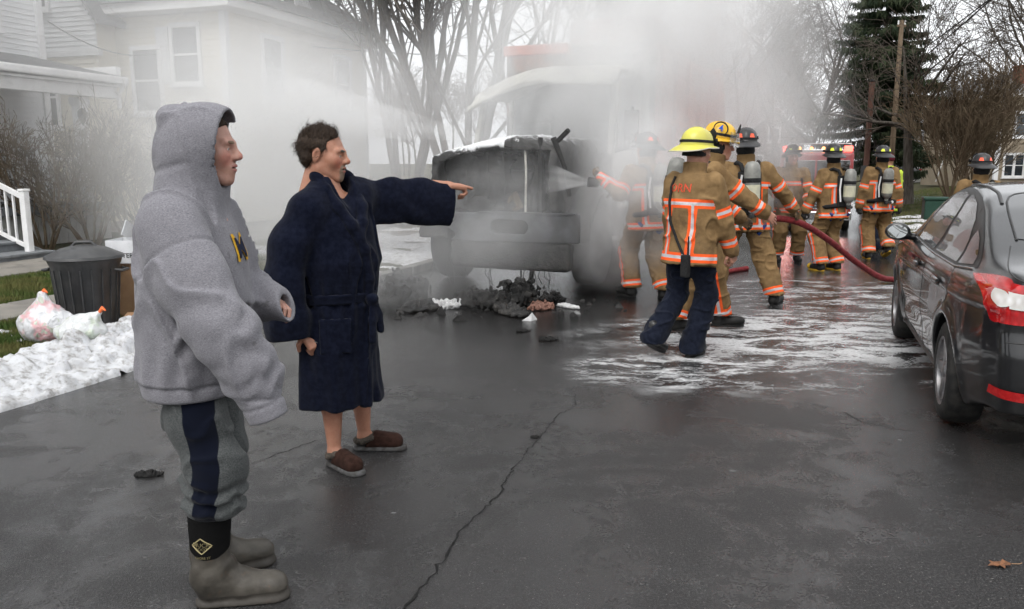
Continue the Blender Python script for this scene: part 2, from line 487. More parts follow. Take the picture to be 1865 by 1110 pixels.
# the land: one sheet to the horizon, just under road level where the road runs
def build_land():
    ss = np.unique(np.concatenate([np.linspace(-60, -10, 8), np.linspace(-10, 60, 110), np.geomspace(60, 1500, 24)]))
    tt = np.unique(np.concatenate([-np.geomspace(26, 1200, 20), np.linspace(-26, 26, 131), np.geomspace(26, 1200, 20)]))
    S_, T_ = np.meshgrid(ss, tt, indexing='ij')
    up = np.where(((T_ < T_L - .1) | (T_ > T_R + .1) | (S_ > 58.5)) & ~((S_ > 49.5) & (S_ < 58.5)), .09, -.08)
    Z = ground_z(S_, T_) + up + np.where(up > 0, .02 * fbm(np.stack([S_, T_, S_ * 0], -1), .6, 3), 0)
    X, Y = XY(S_, T_); n, m = X.shape; idx = np.arange(n * m).reshape(n, m)
    f = np.stack([idx[:-1, :-1], idx[1:, :-1], idx[1:, 1:], idx[:-1, 1:]], -1).reshape(-1, 4)[:, ::-1]
    me = np_mesh('ground', np.stack([X, Y, Z], -1).reshape(-1, 3), f)
    o = link('ground', me, M_SOIL, None, 180); o['kind'] = 'structure'; return o
land = build_land()
road = strip('road', -12, 58, T_L, T_R, 0, M_ASPH, 140, 24)
strip('cross_street', 50, 57.9, -60, 60, -.012, M_ASPH, 6, 60)

def kerb(name, t0, t1):
    k = tag(bpy.data.objects.new(name, None), kind='structure'); COL.objects.link(k)
    s = -6.
    while s < 49:
        L = 2.4; g = .012
        z0 = float(ground_z(s, t0)); z1 = float(ground_z(s + L, t0))
        v = []
        for (sv, zv) in ((s + g, z0), (s + L - g, z1)):
            for (tv, zz) in ((t0, -.05), (t1, -.05), (t1, .115), (t0, .115)): v.append(W(sv, tv, zv + zz))
        MB().add(v, [(0, 1, 2, 3), (7, 6, 5, 4), (0, 4, 5, 1), (1, 5, 6, 2), (2, 6, 7, 3), (3, 7, 4, 0)]).build('kerb_stone', M_KERB, k, bevel=.015)
        s += L
    return k
kerb('kerb_left', T_L - .16, T_L + .004); kerb('kerb_right', T_R - .004, T_R + .16)

# paved walks on the left: single slabs with open joints
def paving(name, s0, s1, ds, t0, t1, z):
    k = tag(bpy.data.objects.new(name, None), kind='structure'); COL.objects.link(k)
    s = s0; rnd = random.Random(3)
    while s < s1:
        MB().box((t0, s + .01, z - .08), (t1, s + ds - .01, z + rnd.uniform(0, .012)),
                 Matrix(((CA, SA, 0, 0), (-SA, CA, 0, 0), (0, 0, 1, 0), (0, 0, 0, 1)))).build('slab', M_CONC, k, bevel=.01)
        s += ds
    return k
paving('pavement', 1, 30, 1.4, -11.3, -9.9, .125)
paving('footpath', 3.2, 6.6, .8, -7.9, -7.1, .125)
M_DRIVE = M('wet_brown_drive', (.10, .085, .07), (.15, .13, .11), rough=.4, rough2=.8, scale=2.5, bump=.3, bscale=60)
strip('driveway', 14.2, 17.2, -22, -5.4, .105, M_DRIVE, 8, 30)

# crack down the middle of the road
_p = [(-.394, 2.764), (-.30, 3.10), (-.24, 3.38), (-.075, 3.82), (-.055, 3.95), (.02, 4.22), (.137, 4.637), (.2, 4.8), (.27, 5.1), (.394, 5.303), (.42, 5.6)]
M_CRACK = M('crack_dark', (.006, .006, .006), (.02, .02, .02), rough=.8, scale=30)  # near-black colour of the thin ribbons drawn as cracks
def crack_mesh(pts, w, seed):
    r = np.random.RandomState(seed); P = []
    for (a, b) in zip(pts[:-1], pts[1:]):
        n = max(3, int(math.dist(a, b) / .025))
        for i in range(n): P.append((a[0] + (b[0] - a[0]) * i / n, a[1] + (b[1] - a[1]) * i / n))
    P = np.array(P); P += np.cumsum(r.normal(0, .0028, P.shape), 0) * .5 + r.normal(0, .0055, P.shape)
    d = np.gradient(P, axis=0); d /= np.linalg.norm(d, axis=1, keepdims=True); nn = np.stack([-d[:, 1], d[:, 0]], 1)
    ww = w * (.45 + .9 * r.rand(len(P)))[:, None] * np.linspace(1.1, .45, len(P))[:, None]
    v = np.concatenate([np.c_[P - nn * ww, np.full(len(P), .004)], np.c_[P + nn * ww, np.full(len(P), .004)]])
    n = len(P); i = np.arange(n - 1); f = np.stack([i, i + 1, i + 1 + n, i + n], 1)[:, ::-1]
    return np_mesh('crack', v, f)
link('crack', crack_mesh(_p, .0048, 1), M_CRACK, road)
link('crack', crack_mesh([(2.16, 5.15), (2.2, 4.95), (2.36, 4.8), (2.55, 4.72)], .004, 2), M_CRACK, road)
link('crack', crack_mesh([(-1.35, 4.3), (-1.15, 4.6), (-.95, 4.75)], .004, 4), M_CRACK, road)

# grass blades on the verge (nobody could count them)
M_GRASS = M('winter_grass', (.05, .085, .018), (.12, .115, .04), rough=.7, scale=2.2, detail=6)
def blades(name, n, s0, s1, t0, t1, hmin, hmax, seed, keep=None):
    r = np.random.RandomState(seed)
    s = r.uniform(s0, s1, n); t = r.uniform(t0, t1, n)
    if keep is not None: m = keep(s, t, r); s, t = s[m], t[m]; n = len(s)
    x, y = XY(s, t); z = ground_z(s, t) + .085
    h = r.uniform(hmin, hmax, n); a = r.uniform(0, 2 * np.pi, n); w = r.uniform(.003, .006, n) * (1 + .03 * np.hypot(x, y))
    lean = r.uniform(0, .8, n) * h; la = r.uniform(0, 2 * np.pi, n)
    base = np.stack([x, y, z], 1); side = np.stack([np.cos(a) * w, np.sin(a) * w, 0 * w], 1)
    tip = base + np.stack([np.cos(la) * lean, np.sin(la) * lean, h], 1)
    v = np.stack([base - side, base + side, tip], 1).reshape(-1, 3); f = np.arange(3 * n).reshape(-1, 3)
    return link(name, np_mesh(name, v, f), M_GRASS)
def snow_f(s, t): return fbm(np.stack([s, t, s * 0], -1), .9, 3, 4)
def no_snow(s, t, r): return snow_f(s, t) < .20
g1 = blades('grass', 60000, 2.8, 8.2, -7.1, -5.4, .03, .075, 1, no_snow)
tag(g1, 'short green winter grass on the verge beside the kerb and trash bags', 'grass', kind='stuff')
g2 = blades('grass', 60000, 3.5, 14, -9.9, -7.9, .03, .075, 2, no_snow)
tag(g2, 'short green lawn between the grey footpath and the pavement', 'grass', kind='stuff')
g3 = blades('grass', 40000, 18, 60, 3.4, 14, .05, .12, 3)
tag(g3, 'green lawn beside the far street on the right, under the bare shrubs', 'grass', kind='stuff')

# thin melting snow lying on the lawn
M_SNOW = NB('old_snow')
def _snow():
    b = M_SNOW; v = b.coord('Object')
    n1 = b.noise(v, 14, 6, .65); n2 = b.noise(v, 5, 4)
    col = b.mix(b.step(n1, .46, .68), (.66, .67, .69), (.30, .29, .28))
    col = b.mix(b.math('MULTIPLY', b.step(n2, .5, .7), .5), col, (.30, .29, .28))
    b.principled(Base_Color=col, Roughness=.7, Specular_IOR_Level=.2, Normal=b.bump(b.noise(v, 60, 5, .75), .9, .02), Subsurface_Weight=.15, Subsurface_Radius=(.05, .06, .08))
_snow(); M_SNOW = M_SNOW.m
def snow_patch(s0, s1, t0, t1, name='snow_patch', thr=.12, lift=.13, hh=.10):
    ds = .03; ss = np.arange(s0, s1, ds); tt = np.arange(t0, t1, ds); S_, T_ = np.meshgrid(ss, tt, indexing='ij')
    edge = np.minimum(np.minimum(S_ - s0, s1 - S_), np.minimum(T_ - t0, t1 - T_))
    h = snow_f(S_, T_) - thr - .04 - .3 * np.exp(-edge / .12) + .12 * fbm(np.stack([S_, T_, S_ * 0], -1), 7., 3, 8)
    z = ground_z(S_, T_) + lift - .04 + np.minimum(h, .45) * hh * 2.2 + .006 * fbm(np.stack([S_, T_, S_ * 0], -1), 16., 2, 9)
    X, Y = XY(S_, T_); n, m = X.shape; idx = np.arange(n * m).reshape(n, m)
    ok = (h > -.12)
    f = np.stack([idx[:-1, :-1], idx[1:, :-1], idx[1:, 1:], idx[:-1, 1:]], -1).reshape(-1, 4)[:, ::-1]
    f = f[ok.reshape(-1)[f].all(1)]
    used, inv = np.unique(f, return_inverse=True)
    me = np_mesh(name, np.stack([X, Y, z], -1).reshape(-1, 3)[used], inv.reshape(-1, 4))
    return link(name, me, M_SNOW, None, 180)
tag(snow_patch(3.0, 8.4, -7.1, -5.5), 'thin melting snow in patches on the verge grass', 'snow', kind='stuff')
tag(snow_patch(3.6, 13, -9.8, -7.9, thr=.14), 'thin melting snow in patches on the lawn by the pavement', 'snow', kind='stuff')
tag(snow_patch(9.6, 19, -8.9, -5.4, thr=.02), 'old snow lying on the verge behind the burnt truck', 'snow', kind='stuff')
tag(snow_patch(20, 40, 3.5, 6.0, thr=.16), 'scraps of snow on the far right verge by the green utility box', 'snow', kind='stuff')

# ploughed snow bank along the kerb
def snow_bank():
    s0, s1, t0, t1 = 3.2, 6.75, -6.35, -4.35
    ds = .018; S_, T_ = np.meshgrid(np.arange(s0, s1, ds), np.arange(t0, t1, ds), indexing='ij')
    P = np.stack([S_, T_, S_ * 0], -1)
    tc = -5.30 + .08 * np.sin(S_ * 1.7) + .10 * vnoise(P, 1.3, 2)
    wdt = .50 + .08 * vnoise(P, 1.1, 5)
    prof = np.clip(1 - ((T_ - tc) / wdt) ** 2, 0, 1) ** .8
    along = sm01(s0, s0 + .5, S_) * (1 - sm01(6.1, 6.6, S_)) * (.75 + .5 * sm01(4.2, 5.6, S_))
    z = .085 * np.exp(-((T_ + 5.30) / .17) ** 2) * along + .075 * prof * along * (.8 + .45 * vnoise(P, 1.9, 7)) + .012 * fbm(P, 9, 3, 2) * (prof * along > .01)
    rc = np.random.RandomState(4); pa = prof * along
    for _ in range(900):                                   # frozen clods
        cs, ct = rc.uniform(s0, s1), rc.normal(-5.36, .32); rr_ = rc.choice([.025, .035, .05, .07, .10], p=[.34, .3, .2, .11, .05]) * rc.uniform(.8, 1.2)
        i0, i1 = int((cs - rr_ - s0) / ds), int((cs + rr_ - s0) / ds) + 2; j0, j1 = int((ct - rr_ - t0) / ds), int((ct + rr_ - t0) / ds) + 2
        if i0 < 0 or j0 < 0 or i1 >= S_.shape[0] or j1 >= S_.shape[1]: continue
        if pa[(i0 + i1) // 2, (j0 + j1) // 2] < .02: continue
        sl = (slice(i0, i1), slice(j0, j1)); q = 1 - ((S_[sl] - cs) ** 2 + ((T_[sl] - ct) * rc.uniform(.8, 1.3)) ** 2) / rr_ ** 2
        hgt = z[(i0 + i1) // 2, (j0 + j1) // 2] + rr_ * .62 * np.sqrt(np.clip(q, 0, 1)) * (1 + .3 * vnoise(P[sl], 30, 2)) - rr_ * .25
        z[sl] = np.where(q > 0, np.maximum(z[sl], hgt), z[sl])
    z = z + .004 * fbm(P, 40, 2)
    z = z - .10 * (1 - sm01(.0, .14 + .08 * vnoise(P, 6, 3), pa)) + .02
    base = .09 * (1 - sm01(T_L - .25, T_L + .02, T_))
    X, Y = XY(S_, T_); n, m = X.shape; idx = np.arange(n * m).reshape(n, m)
    f = np.stack([idx[:-1, :-1], idx[1:, :-1], idx[1:, 1:], idx[:-1, 1:]], -1).reshape(-1, 4)[:, ::-1]
    ok = ((z > -.06) & (pa > .001)).reshape(-1)[f].all(1); f = f[ok]
    used, inv = np.unique(f, return_inverse=True)
    me = np_mesh('snow_bank', np.stack([X, Y, z + base], -1).reshape(-1, 3)[used], inv.reshape(-1, 4))
    return link('snow_bank', me, M_SNOW, None, 180)
tag(snow_bank(), 'dirty lumpy bank of ploughed snow along the left kerb', 'snow', kind='stuff')
# ---------------------------------------------------------------- houses
def glass_mat(name, c=(.02, .025, .03), rough=.08):
    b = NB(name); v = b.coord('Object')
    b.principled(Base_Color=b.mix(b.step(b.noise(v, 1.5, 3), .4, .6), c, tuple(x * 2.2 for x in c)), Roughness=rough, Specular_IOR_Level=.6)
    return b.m
M_WIN = glass_mat('window_glass')
M_WHITE = M('white_paint', (.78, .79, .80), (.66, .67, .68), rough=.55, scale=2.5, detail=6, bump=.08, bscale=40)
M_CREAM = M('cream_siding', (.74, .69, .57), (.67, .62, .51), rough=.6, scale=1.6, detail=6, bump=.08, bscale=30)
M_TRIM = M('white_trim', (.80, .80, .80), (.70, .70, .70), rough=.5, scale=4)
M_SHINGLE = M('grey_shingle', (.075, .075, .08), (.13, .13, .135), rough=.9, scale=5, bump=.5, bscale=30, bdist=.02)
M_CURT = M('net_curtain', (.55, .56, .56), (.4, .41, .42), rough=.9, scale=5, stretch=(6, 6, .5))
M_DECK = M('grey_deck_paint', (.16, .17, .18), (.22, .23, .24), rough=.5, rough2=.75, scale=6)
M_SKIRT = M('white_lattice_skirt', (.62, .62, .6), (.5, .5, .48), rough=.7, scale=4)

FACES = {'+x': ((0, -1, 0), (1, 0, 0)), '-y': ((-1, 0, 0), (0, -1, 0))}
def facem(face, c):
    u, n = FACES[face]; m = Matrix((u, n, (0, 0, 1))).transposed().to_4x4(); m.translation = Vector(c); return m
def window(parent, face, c, w, h, trim=.10, mat=None, sash=True, curtain=False, depth=.06):
    """double-hung window: frame proud of the boards, panes set back inside it"""
    m = facem(face, c); mat = mat or M_TRIM
    fr = MB()
    fr.box((-w / 2 - trim, 0, -h / 2 - trim), (-w / 2, depth, h / 2), m).box((w / 2, 0, -h / 2 - trim), (w / 2 + trim, depth, h / 2), m)
    fr.box((-w / 2 - trim, .002, h / 2), (w / 2 + trim, depth + .012, h / 2 + trim * 1.2), m)
    fr.box((-w / 2, 0, -h / 2 - trim), (w / 2, depth - .004, -h / 2), m)
    o = fr.build('window', mat, parent, bevel=.006, seg=1)
    if sash:
        MB().box((-w / 2, .012, -.025), (w / 2, depth - .012, .025), m).build('sash_bar', mat, o)
        for z0, z1, y in ((-h / 2, -.025, .006), (.025, h / 2, .018)):
            MB().box((-w / 2, -.01, z0), (w / 2, y, z1), m).build('pane', M_WIN, o)
    else: MB().box((-w / 2, -.01, -h / 2), (w / 2, .012, h / 2), m).build('pane', M_WIN, o)
    MB().box((-w / 2 - trim * 1.4, 0, -h / 2 - trim - .06), (w / 2 + trim * 1.4, depth + .06, -h / 2 - trim - .002), m).build('sill', mat, o)
    return o
def boards(wall, face, c, spans, z0, z1, e, mat):
    """clapboards, each its own wedge; spans(z) -> list of (u0, u1) along the face"""
    m = facem(face, c); z = z0; cache = {}
    while z < z1 - .01:
        zt = min(z + e, z1)
        for (a, b) in spans(z, zt):
            if b - a < .05: continue
            key = (round(b - a, 3), round(zt - z, 3))
            me = cache.get(key)
            if me is None:
                L, hh = b - a, zt - z
                me = MB().add([(0, 0, 0), (L, 0, 0), (L, .026, 0), (0, .026, 0), (0, .004, hh), (L, .004, hh), (L, 0, hh), (0, 0, hh)],
                              [(0, 1, 2, 3), (3, 2, 5, 4), (4, 5, 6, 7), (0, 3, 4, 7), (1, 6, 5, 2), (0, 7, 6, 1)]).mesh('board')
                me.materials.append(mat); cache[key] = me
            o = bpy.data.objects.new('board', me); COL.objects.link(o); o.parent = wall
            o.matrix_local = m @ Matrix.Translation((a, 0, z))
        z += e

def house_white():
    h = thing('house', 'white clapboard house with a front porch behind the bare shrubs', 'house', W(14.0, -15.4, .08), -ALPHA)
    wl = MB().box((-8, -9, 0), (-.03, -.0, 7.4)).build('wall', M_WHITE, h)
    boards(wl, '+x', (-.03, 0, 0), lambda z, zt: [(.12, 8.9)], .05, 7.3, .105, M_WHITE)
    MB().box((-.03, -.12, 0), (.035, .03, 7.4)).build('corner_board', M_TRIM, h, bevel=.006)
    window(h, '+x', (0, -1.5, 5.0), .8, 1.5); window(h, '+x', (0, -1.75, 2.0), .9, 1.55)
    # porch
    pz = .74
    dk = MB().box((-.02, -7.2, pz - .16), (2.25, -.75, pz)).build('porch_deck', M_DECK, h, bevel=.01)
    for i in range(30):
        y = -7.1 + i * .215
        MB().box((2.06, y, 0), (2.10, y + .20, pz - .162)).build('skirt_board', M_SKIRT, dk)
    MB().box((.0, -.83, 0), (2.055, -.79, pz - .162)).build('skirt_board', M_SKIRT, dk)
    rf = MB().prism([(-.05, 3.62), (2.55, 3.12), (2.55, 3.22), (-.05, 3.74)], 7.3, Matrix.Translation((0, -7.75, 0))).build('porch_roof', M_SHINGLE, h)
    MB().box((-.02, -7.7, 3.0), (2.5, -.5, 3.04)).build('porch_ceiling', M_TRIM, h)
    MB().box((2.25, -7.7, 2.78), (2.40, -.52, 2.998)).build('porch_beam', M_TRIM, h, bevel=.01)
    MB().box((2.552, -7.75, 3.06), (2.64, -.44, 3.2)).build('gutter', M_TRIM, h, bevel=.03)
    MB().tube([(2.59, -.5, 3.06), (2.45, -.52, 2.9), (2.42, -.52, 2.6)], .04, 8).build('downspout', M_TRIM, h, smooth=50)
    MB().box((-.02, -.62, 3.05), (2.5, -.5, 3.4)).build('porch_gable', M_TRIM, h)
    for y in (-1.15, -4.4):
        p = MB().lathe([(.17, pz), (.17, pz + .12), (.12, pz + .16), (.15, 2.6), (.19, 2.66), (.19, 2.78)], 4, Matrix.Translation((2.05, y, 0)) @ Matrix.Rotation(R(45), 4, 'Z')).build('porch_post', M_TRIM, h, bevel=.01)
    rail = MB().box((2.02, -4.2, pz + .82), (2.08, -1.3, pz + .89)).box((2.03, -4.2, pz + .1), (2.07, -1.3, pz + .15)).build('porch_rail', M_TRIM, h)
    for i in range(22): MB().box((2.035, -4.1 + i * .128, pz + .15), (2.065, -4.1 + i * .128 + .03, pz + .82)).build('baluster', M_TRIM, rail)
    # steps
    st = MB().box((2.0, -5.75, 0), (2.24, -4.15, .05)).build('steps', M_DECK, h)
    for i in range(4):
        x0 = 2.26 + i * .47; z = pz - .15 * (i + 1)
        MB().box((x0, -5.75, z - .04), (x0 + .51, -3.92, z)).build('tread', M_DECK, st, bevel=.008)
        MB().box((x0 + .45, -5.72, z - .15), (x0 + .47, -3.95, z - .042)).build('riser', M_DECK, st)
    MB().prism([(2.25, 0), (4.13, 0), (4.13, .08), (2.25, .62)], .03, Matrix.Translation((0, -3.95, 0))).build('stringer', M_DECK, st)
    for y in (-4.2,):
        rl = MB().bar((2.2, y, pz + .92), (3.95, y, .98), .06, .07).bar((2.2, y, pz + .12), (3.95, y, .2), .05, .05).build('handrail', M_TRIM, h)
        MB().box((3.9, y - .05, 0), (4.0, y + .05, 1.08)).box((3.885, y - .065, 1.08), (4.015, y + .065, 1.12)).build('newel_post', M_TRIM, h, bevel=.01)
        for i in range(11):
            t = (i + .5) / 11; x = 2.2 + 1.75 * t; z0 = (pz + .12) * (1 - t) + .2 * t; z1 = (pz + .92) * (1 - t) + .98 * t
            MB().box((x - .015, y - .015, z0), (x + .015, y + .015, z1)).build('baluster', M_TRIM, rl)
    MB().prism([(-8.4, 7.2), (-4, 9.8), (.4, 7.2), (.4, 7.35), (-4, 9.98), (-8.4, 7.35)], 9.4, Matrix.Translation((0, -9.2, 0))).build('roof', M_SHINGLE, h)
    return h
house_white()

def hip_roof(x0, x1, y0, y1, z0, rise, inset):
    m = MB(); cx = (x0 + x1) / 2
    v = [(x0, y0, z0), (x1, y0, z0), (x1, y1, z0), (x0, y1, z0), (x0 + inset, (y0 + y1) / 2, z0 + rise), (x1 - inset, (y0 + y1) / 2, z0 + rise)]
    return m.add(v, [(0, 3, 2, 1), (0, 1, 5, 4), (1, 2, 5), (2, 3, 4, 5), (3, 0, 4)])
def house_cream():
    h = thing('house', 'cream two-storey house with a hipped roof and white gables, veiled in smoke', 'house', W(17.6, -13.5, .08), -ALPHA)
    wl = MB().box((-11, .03, 0), (-.03, 7.0, 5.45)).build('wall', M_CREAM, h)
    boards(wl, '-y', (0, .03, 0), lambda z, zt: [(.15, 11)], .5, 5.2, .13, M_CREAM)
    boards(wl, '+x', (-.03, 0, 0), lambda z, zt: [(-6.9, -.15)], .5, 5.2, .13, M_CREAM)
    MB().box((-.16, -.02, 0), (.02, .13, 5.3)).build('corner_board', M_TRIM, h)
    MB().box((-.14, 6.88, 0), (.02, 7.02, 5.3)).build('corner_board', M_TRIM, h)
    MB().box((-11.5, -.5, 5.2), (.5, 7.5, 5.44)).build('eave', M_TRIM, h, bevel=.02)
    hip_roof(-11.6, .6, -.6, 7.6, 5.445, 3.6, 4.6).build('roof', M_SHINGLE, h)
    # front gable dormer on the street side
    g = MB().prism([(1.1, 5.46), (4.1, 5.46), (2.6, 7.5)], .06, Matrix(((0, -1, 0, .08), (1, 0, 0, 0), (0, 0, 1, 0), (0, 0, 0, 1)))).build('gable', M_WHITE, h)
    def gs(z, zt): k = (7.5 - zt) / 2.04 * 1.5; return [(-2.6 - k + .1, -2.6 + k - .1)]
    boards(g, '+x', (.08, 0, 0), gs, 5.5, 7.3, .13, M_WHITE)
    window(h, '+x', (.10, 2.6, 6.2), .55, .9)
    MB().add([(.3, .75, 5.3), (.3, 2.6, 7.75), (-3.5, 2.6, 7.75), (-3.5, .75, 5.3), (.3, .75, 5.42), (.3, 2.6, 7.9), (-3.5, 2.6, 7.9), (-3.5, .75, 5.42)],
             [(0, 1, 2, 3), (7, 6, 5, 4), (0, 4, 5, 1), (1, 5, 6, 2), (2, 6, 7, 3), (3, 7, 4, 0)]).build('dormer_roof', M_SHINGLE, h)
    MB().add([(.3, 4.45, 5.3), (.3, 2.6, 7.75), (-3.5, 2.6, 7.75), (-3.5, 4.45, 5.3), (.3, 4.45, 5.42), (.3, 2.603, 7.9), (-3.5, 2.603, 7.9), (-3.5, 4.45, 5.42)],
             [(3, 2, 1, 0), (4, 5, 6, 7), (1, 5, 4, 0), (2, 6, 5, 1), (3, 7, 6, 2), (0, 4, 7, 3)]).build('dormer_roof', M_SHINGLE, h)
    # side wing with a white gable towards us
    wg = MB().box((-7.0, -.62, 0), (-3.4, .0, 5.2)).build('wing_wall', M_CREAM, h)
    boards(wg, '-y', (0, -.62, 0), lambda z, zt: [(3.5, 6.9)], .5, 4.2, .13, M_CREAM)
    boards(wg, '-y', (0, -.62, 0), lambda z, zt: [(3.4, 7.0)] if zt < 5.15 else [(5.2 - (7.6 - zt) / 2.4 * 1.8 + .1, 5.2 + (7.6 - zt) / 2.4 * 1.8 - .1)], 4.34, 7.4, .12, M_WHITE)
    MB().box((-7.1, -.68, 4.2), (-3.3, -.56, 4.34)).build('belt_board', M_TRIM, h)
    MB().prism([(-7.0, 5.2), (-3.4, 5.2), (-5.2, 7.6)], 2.5, Matrix.Translation((0, -.61, 0))).build('wing_gable', M_WHITE, h)
    for sx in (-1, 1):
        x1 = -5.2 + sx * 2.15
        MB().prism([(-5.2, 7.75), (x1, 4.9), (x1, 5.02), (-5.2, 7.9)], 3.4, Matrix.Translation((0, -.95, 0))).build('wing_roof', M_SHINGLE, h)
    window(h, '-y', (-5.2, -.65, 3.2), .75, 1.4); window(h, '-y', (-5.2, -.65, 6.0), .6, 1.1)
    window(h, '-y', (-3.0 + .55, 0, 3.6), .8, 1.5)
    w2 = window(h, '-y', (-1.2, 0, 4.2), .75, 1.3)
    sh = MB().box((-2.1, -.03, 3.5), (-1.72, .015, 4.9)).build('shutter', M_WHITE, h)
    for i in range(12): MB().box((-2.05, -.05, 3.56 + i * .108), (-1.77, -.032, 3.56 + i * .108 + .07)).build('slat', M_TRIM, sh)
    window(h, '+x', (0, 1.9, 4.0), .8, 1.5); window(h, '+x', (0, 5.5, 3.9), .85, 1.5); window(h, '+x', (0, 4.3, 1.6), .9, 1.6)
    MB().box((-2.6, 4, 8.2), (-1.9, 4.7, 10)).build('chimney', M('chimney_brick', (.25, .1, .07), (.18, .08, .06), rough=.9, scale=9), h)
    return h
house_cream()

# ---------------------------------------------------------------- far houses
def siding_mat(name, c, c2):
    b = NB(name); v = b.coord('Object')
    z = b.n('SeparateXYZ', None, i0=v).outputs[2]
    fr = b.math('FRACT', b.math('MULTIPLY', z, 6.5))
    col = b.mix(b.step(b.noise(v, 1.2, 5), .35, .65), c, c2)
    b.principled(Base_Color=col, Roughness=.75, Normal=b.bump(fr, .8, .03)); return b.m
M_TAN = siding_mat('tan_siding', (.36, .30, .22), (.30, .25, .185))
M_GREYS = siding_mat('grey_siding', (.20, .185, .17), (.16, .15, .14))
M_PALE = siding_mat('pale_siding', (.6, .6, .58), (.5, .5, .48))
M_ROOF2 = M('far_roof', (.09, .09, .095), (.15, .15, .15), rough=.9, scale=2, bump=.5, bscale=12, bdist=.03)
M_DOORB = M('pale_blue_door', (.45, .55, .62), (.4, .5, .58), rough=.5)
M_BRICK = M('brick_red', (.24, .075, .05), (.15, .055, .04), rough=.9, scale=8)
def house_tan():
    h = thing('house', 'tan sided house with white windows at the far right, behind the bare shrubs', 'house', (29.0, 50, .1), R(4))
    MB().box((0, 0, 0), (9, 8, 5.35)).build('wall', M_TAN, h)
    MB().box((-.12, -.04, 0), (.14, .12, 5.3)).build('corner_board', M_TRIM, h)
    MB().box((-.5, -.55, 5.35), (9.5, 8.5, 5.55)).build('eave', M_TRIM, h, bevel=.03)
    MB().box((2.0, -2.3, 0), (9, -.01, 2.55)).build('porch_wall', M_TAN, h)
    MB().box((1.92, -2.36, 0), (2.12, -2.2, 2.5)).build('corner_board', M_TRIM, h)
    MB().prism([(1.6, 2.55), (9.2, 3.1), (9.2, 3.25), (1.6, 2.75)], 2.6, Matrix.Translation((0, -2.6, 0))).build('porch_roof', M_TRIM, h)
    hip_roof(-.6, 9.6, -.6, 8.6, 5.555, 1.7, 3.5).build('roof', M_ROOF2, h)
    MB().box((1.75, 1.2, 5.6), (2.4, 1.9, 7.2)).box((1.7, 1.15, 7.2), (2.45, 1.95, 7.32)).build('chimney', M_BRICK, h)
    window(h, '-y', (1.35, 0, 3.75), .75, 1.25, trim=.14); window(h, '-y', (.75, 0, 1.35), .5, 1.2, trim=.12); window(h, '-y', (1.4, 0, 1.35), .5, 1.2, trim=.12)
    window(h, '-y', (5.2, 0, 4.0), .75, 1.25, trim=.14)
    d = MB().box((2.75, -2.35, .3), (3.65, -2.31, 2.3)).build('door', M_DOORB, h)
    MB().box((2.98, -2.37, 1.2), (3.42, -2.352, 2.1)).build('pane', M_WIN, d)
    MB().box((2.63, -2.38, .3), (2.748, -2.31, 2.42)).box((3.652, -2.38, .3), (3.77, -2.31, 2.42)).box((2.75, -2.38, 2.302), (3.65, -2.31, 2.42)).build('door_frame', M_TRIM, h)
    return h
house_tan()
def house_gable():
    h = thing('house', 'grey brown gabled house far down the street behind the fire crew', 'house', (23.7, 76, -.5), R(6))
    MB().box((-2.9, 0, 0), (2.9, 9, 4.2)).build('wall', M_GREYS, h)
    MB().prism([(-2.9, 4.2), (2.9, 4.2), (0, 6.5)], 8.9, Matrix.Translation((0, .02, 0))).build('gable', M_GREYS, h)
    for s in (-1, 1):
        MB().prism([(0, 6.55), (s * 3.5, 3.8), (s * 3.5, 4.0), (0, 6.8)], 9.6, Matrix.Translation((0, -.4, 0))).build('roof', M_ROOF2, h)
    window(h, '-y', (0, 0, 4.6), .9, 1.1, trim=.15); window(h, '-y', (-1.4, 0, 2.0), .8, 1.4, trim=.12); window(h, '-y', (1.4, 0, 2.0), .8, 1.4, trim=.12)
    MB().box((1.6, 4, 4.9), (2.2, 4.6, 7.2)).build('chimney', M_BRICK, h)
    return h
house_gable()
def house_pale():
    h = thing('house', 'pale house with a white porch seen between the dark tree and the bare shrubs', 'house', (34.5, 68, -.2), R(8)); h.scale = (1, 1, .66)
    MB().box((-1.8, 0, 0), (5.5, 7, 4.6)).build('wall', M_PALE, h)
    MB().box((-1.9, -2.2, 2.1), (1.2, 0, 2.6)).build('porch_roof', M_TRIM, h)
    for x in (-1.8, -.3, 1.0): MB().box((x - .1, -2.1, 0), (x + .1, -1.9, 2.1)).build('porch_post', M_TRIM, h)
    MB().box((-1.75, -.8, 0), (1.1, -.01, 2.0)).build('porch_wall', M_PALE, h)
    window(h, '-y', (-.9, -.8, 1.2), .8, 1.0, trim=.14); window(h, '-y', (3.2, 0, 3.4), .8, 1.3, trim=.14); window(h, '-y', (.8, 0, 3.6), .7, 1.2, trim=.14)
    for s in (-1, 1):
        MB().prism([(1.85, 6.6), (1.85 + s * 4.2, 4.4), (1.85 + s * 4.2, 4.6), (1.85, 6.85)], 7.8, Matrix.Translation((0, -.4, 0))).build('roof', M_ROOF2, h)
    MB().prism([(-1.8, 4.6), (5.5, 4.6), (1.85, 6.5)], 6.9, Matrix.Translation((0, .02, 0))).build('gable', M_PALE, h)
    MB().prism([(1.3, 2.2), (5.8, 2.2), (5.8, 2.4), (1.3, 2.6)], 2.2, Matrix.Translation((0, -2.25, 0))).build('side_porch_roof', M_TRIM, h)
    return h
house_pale()
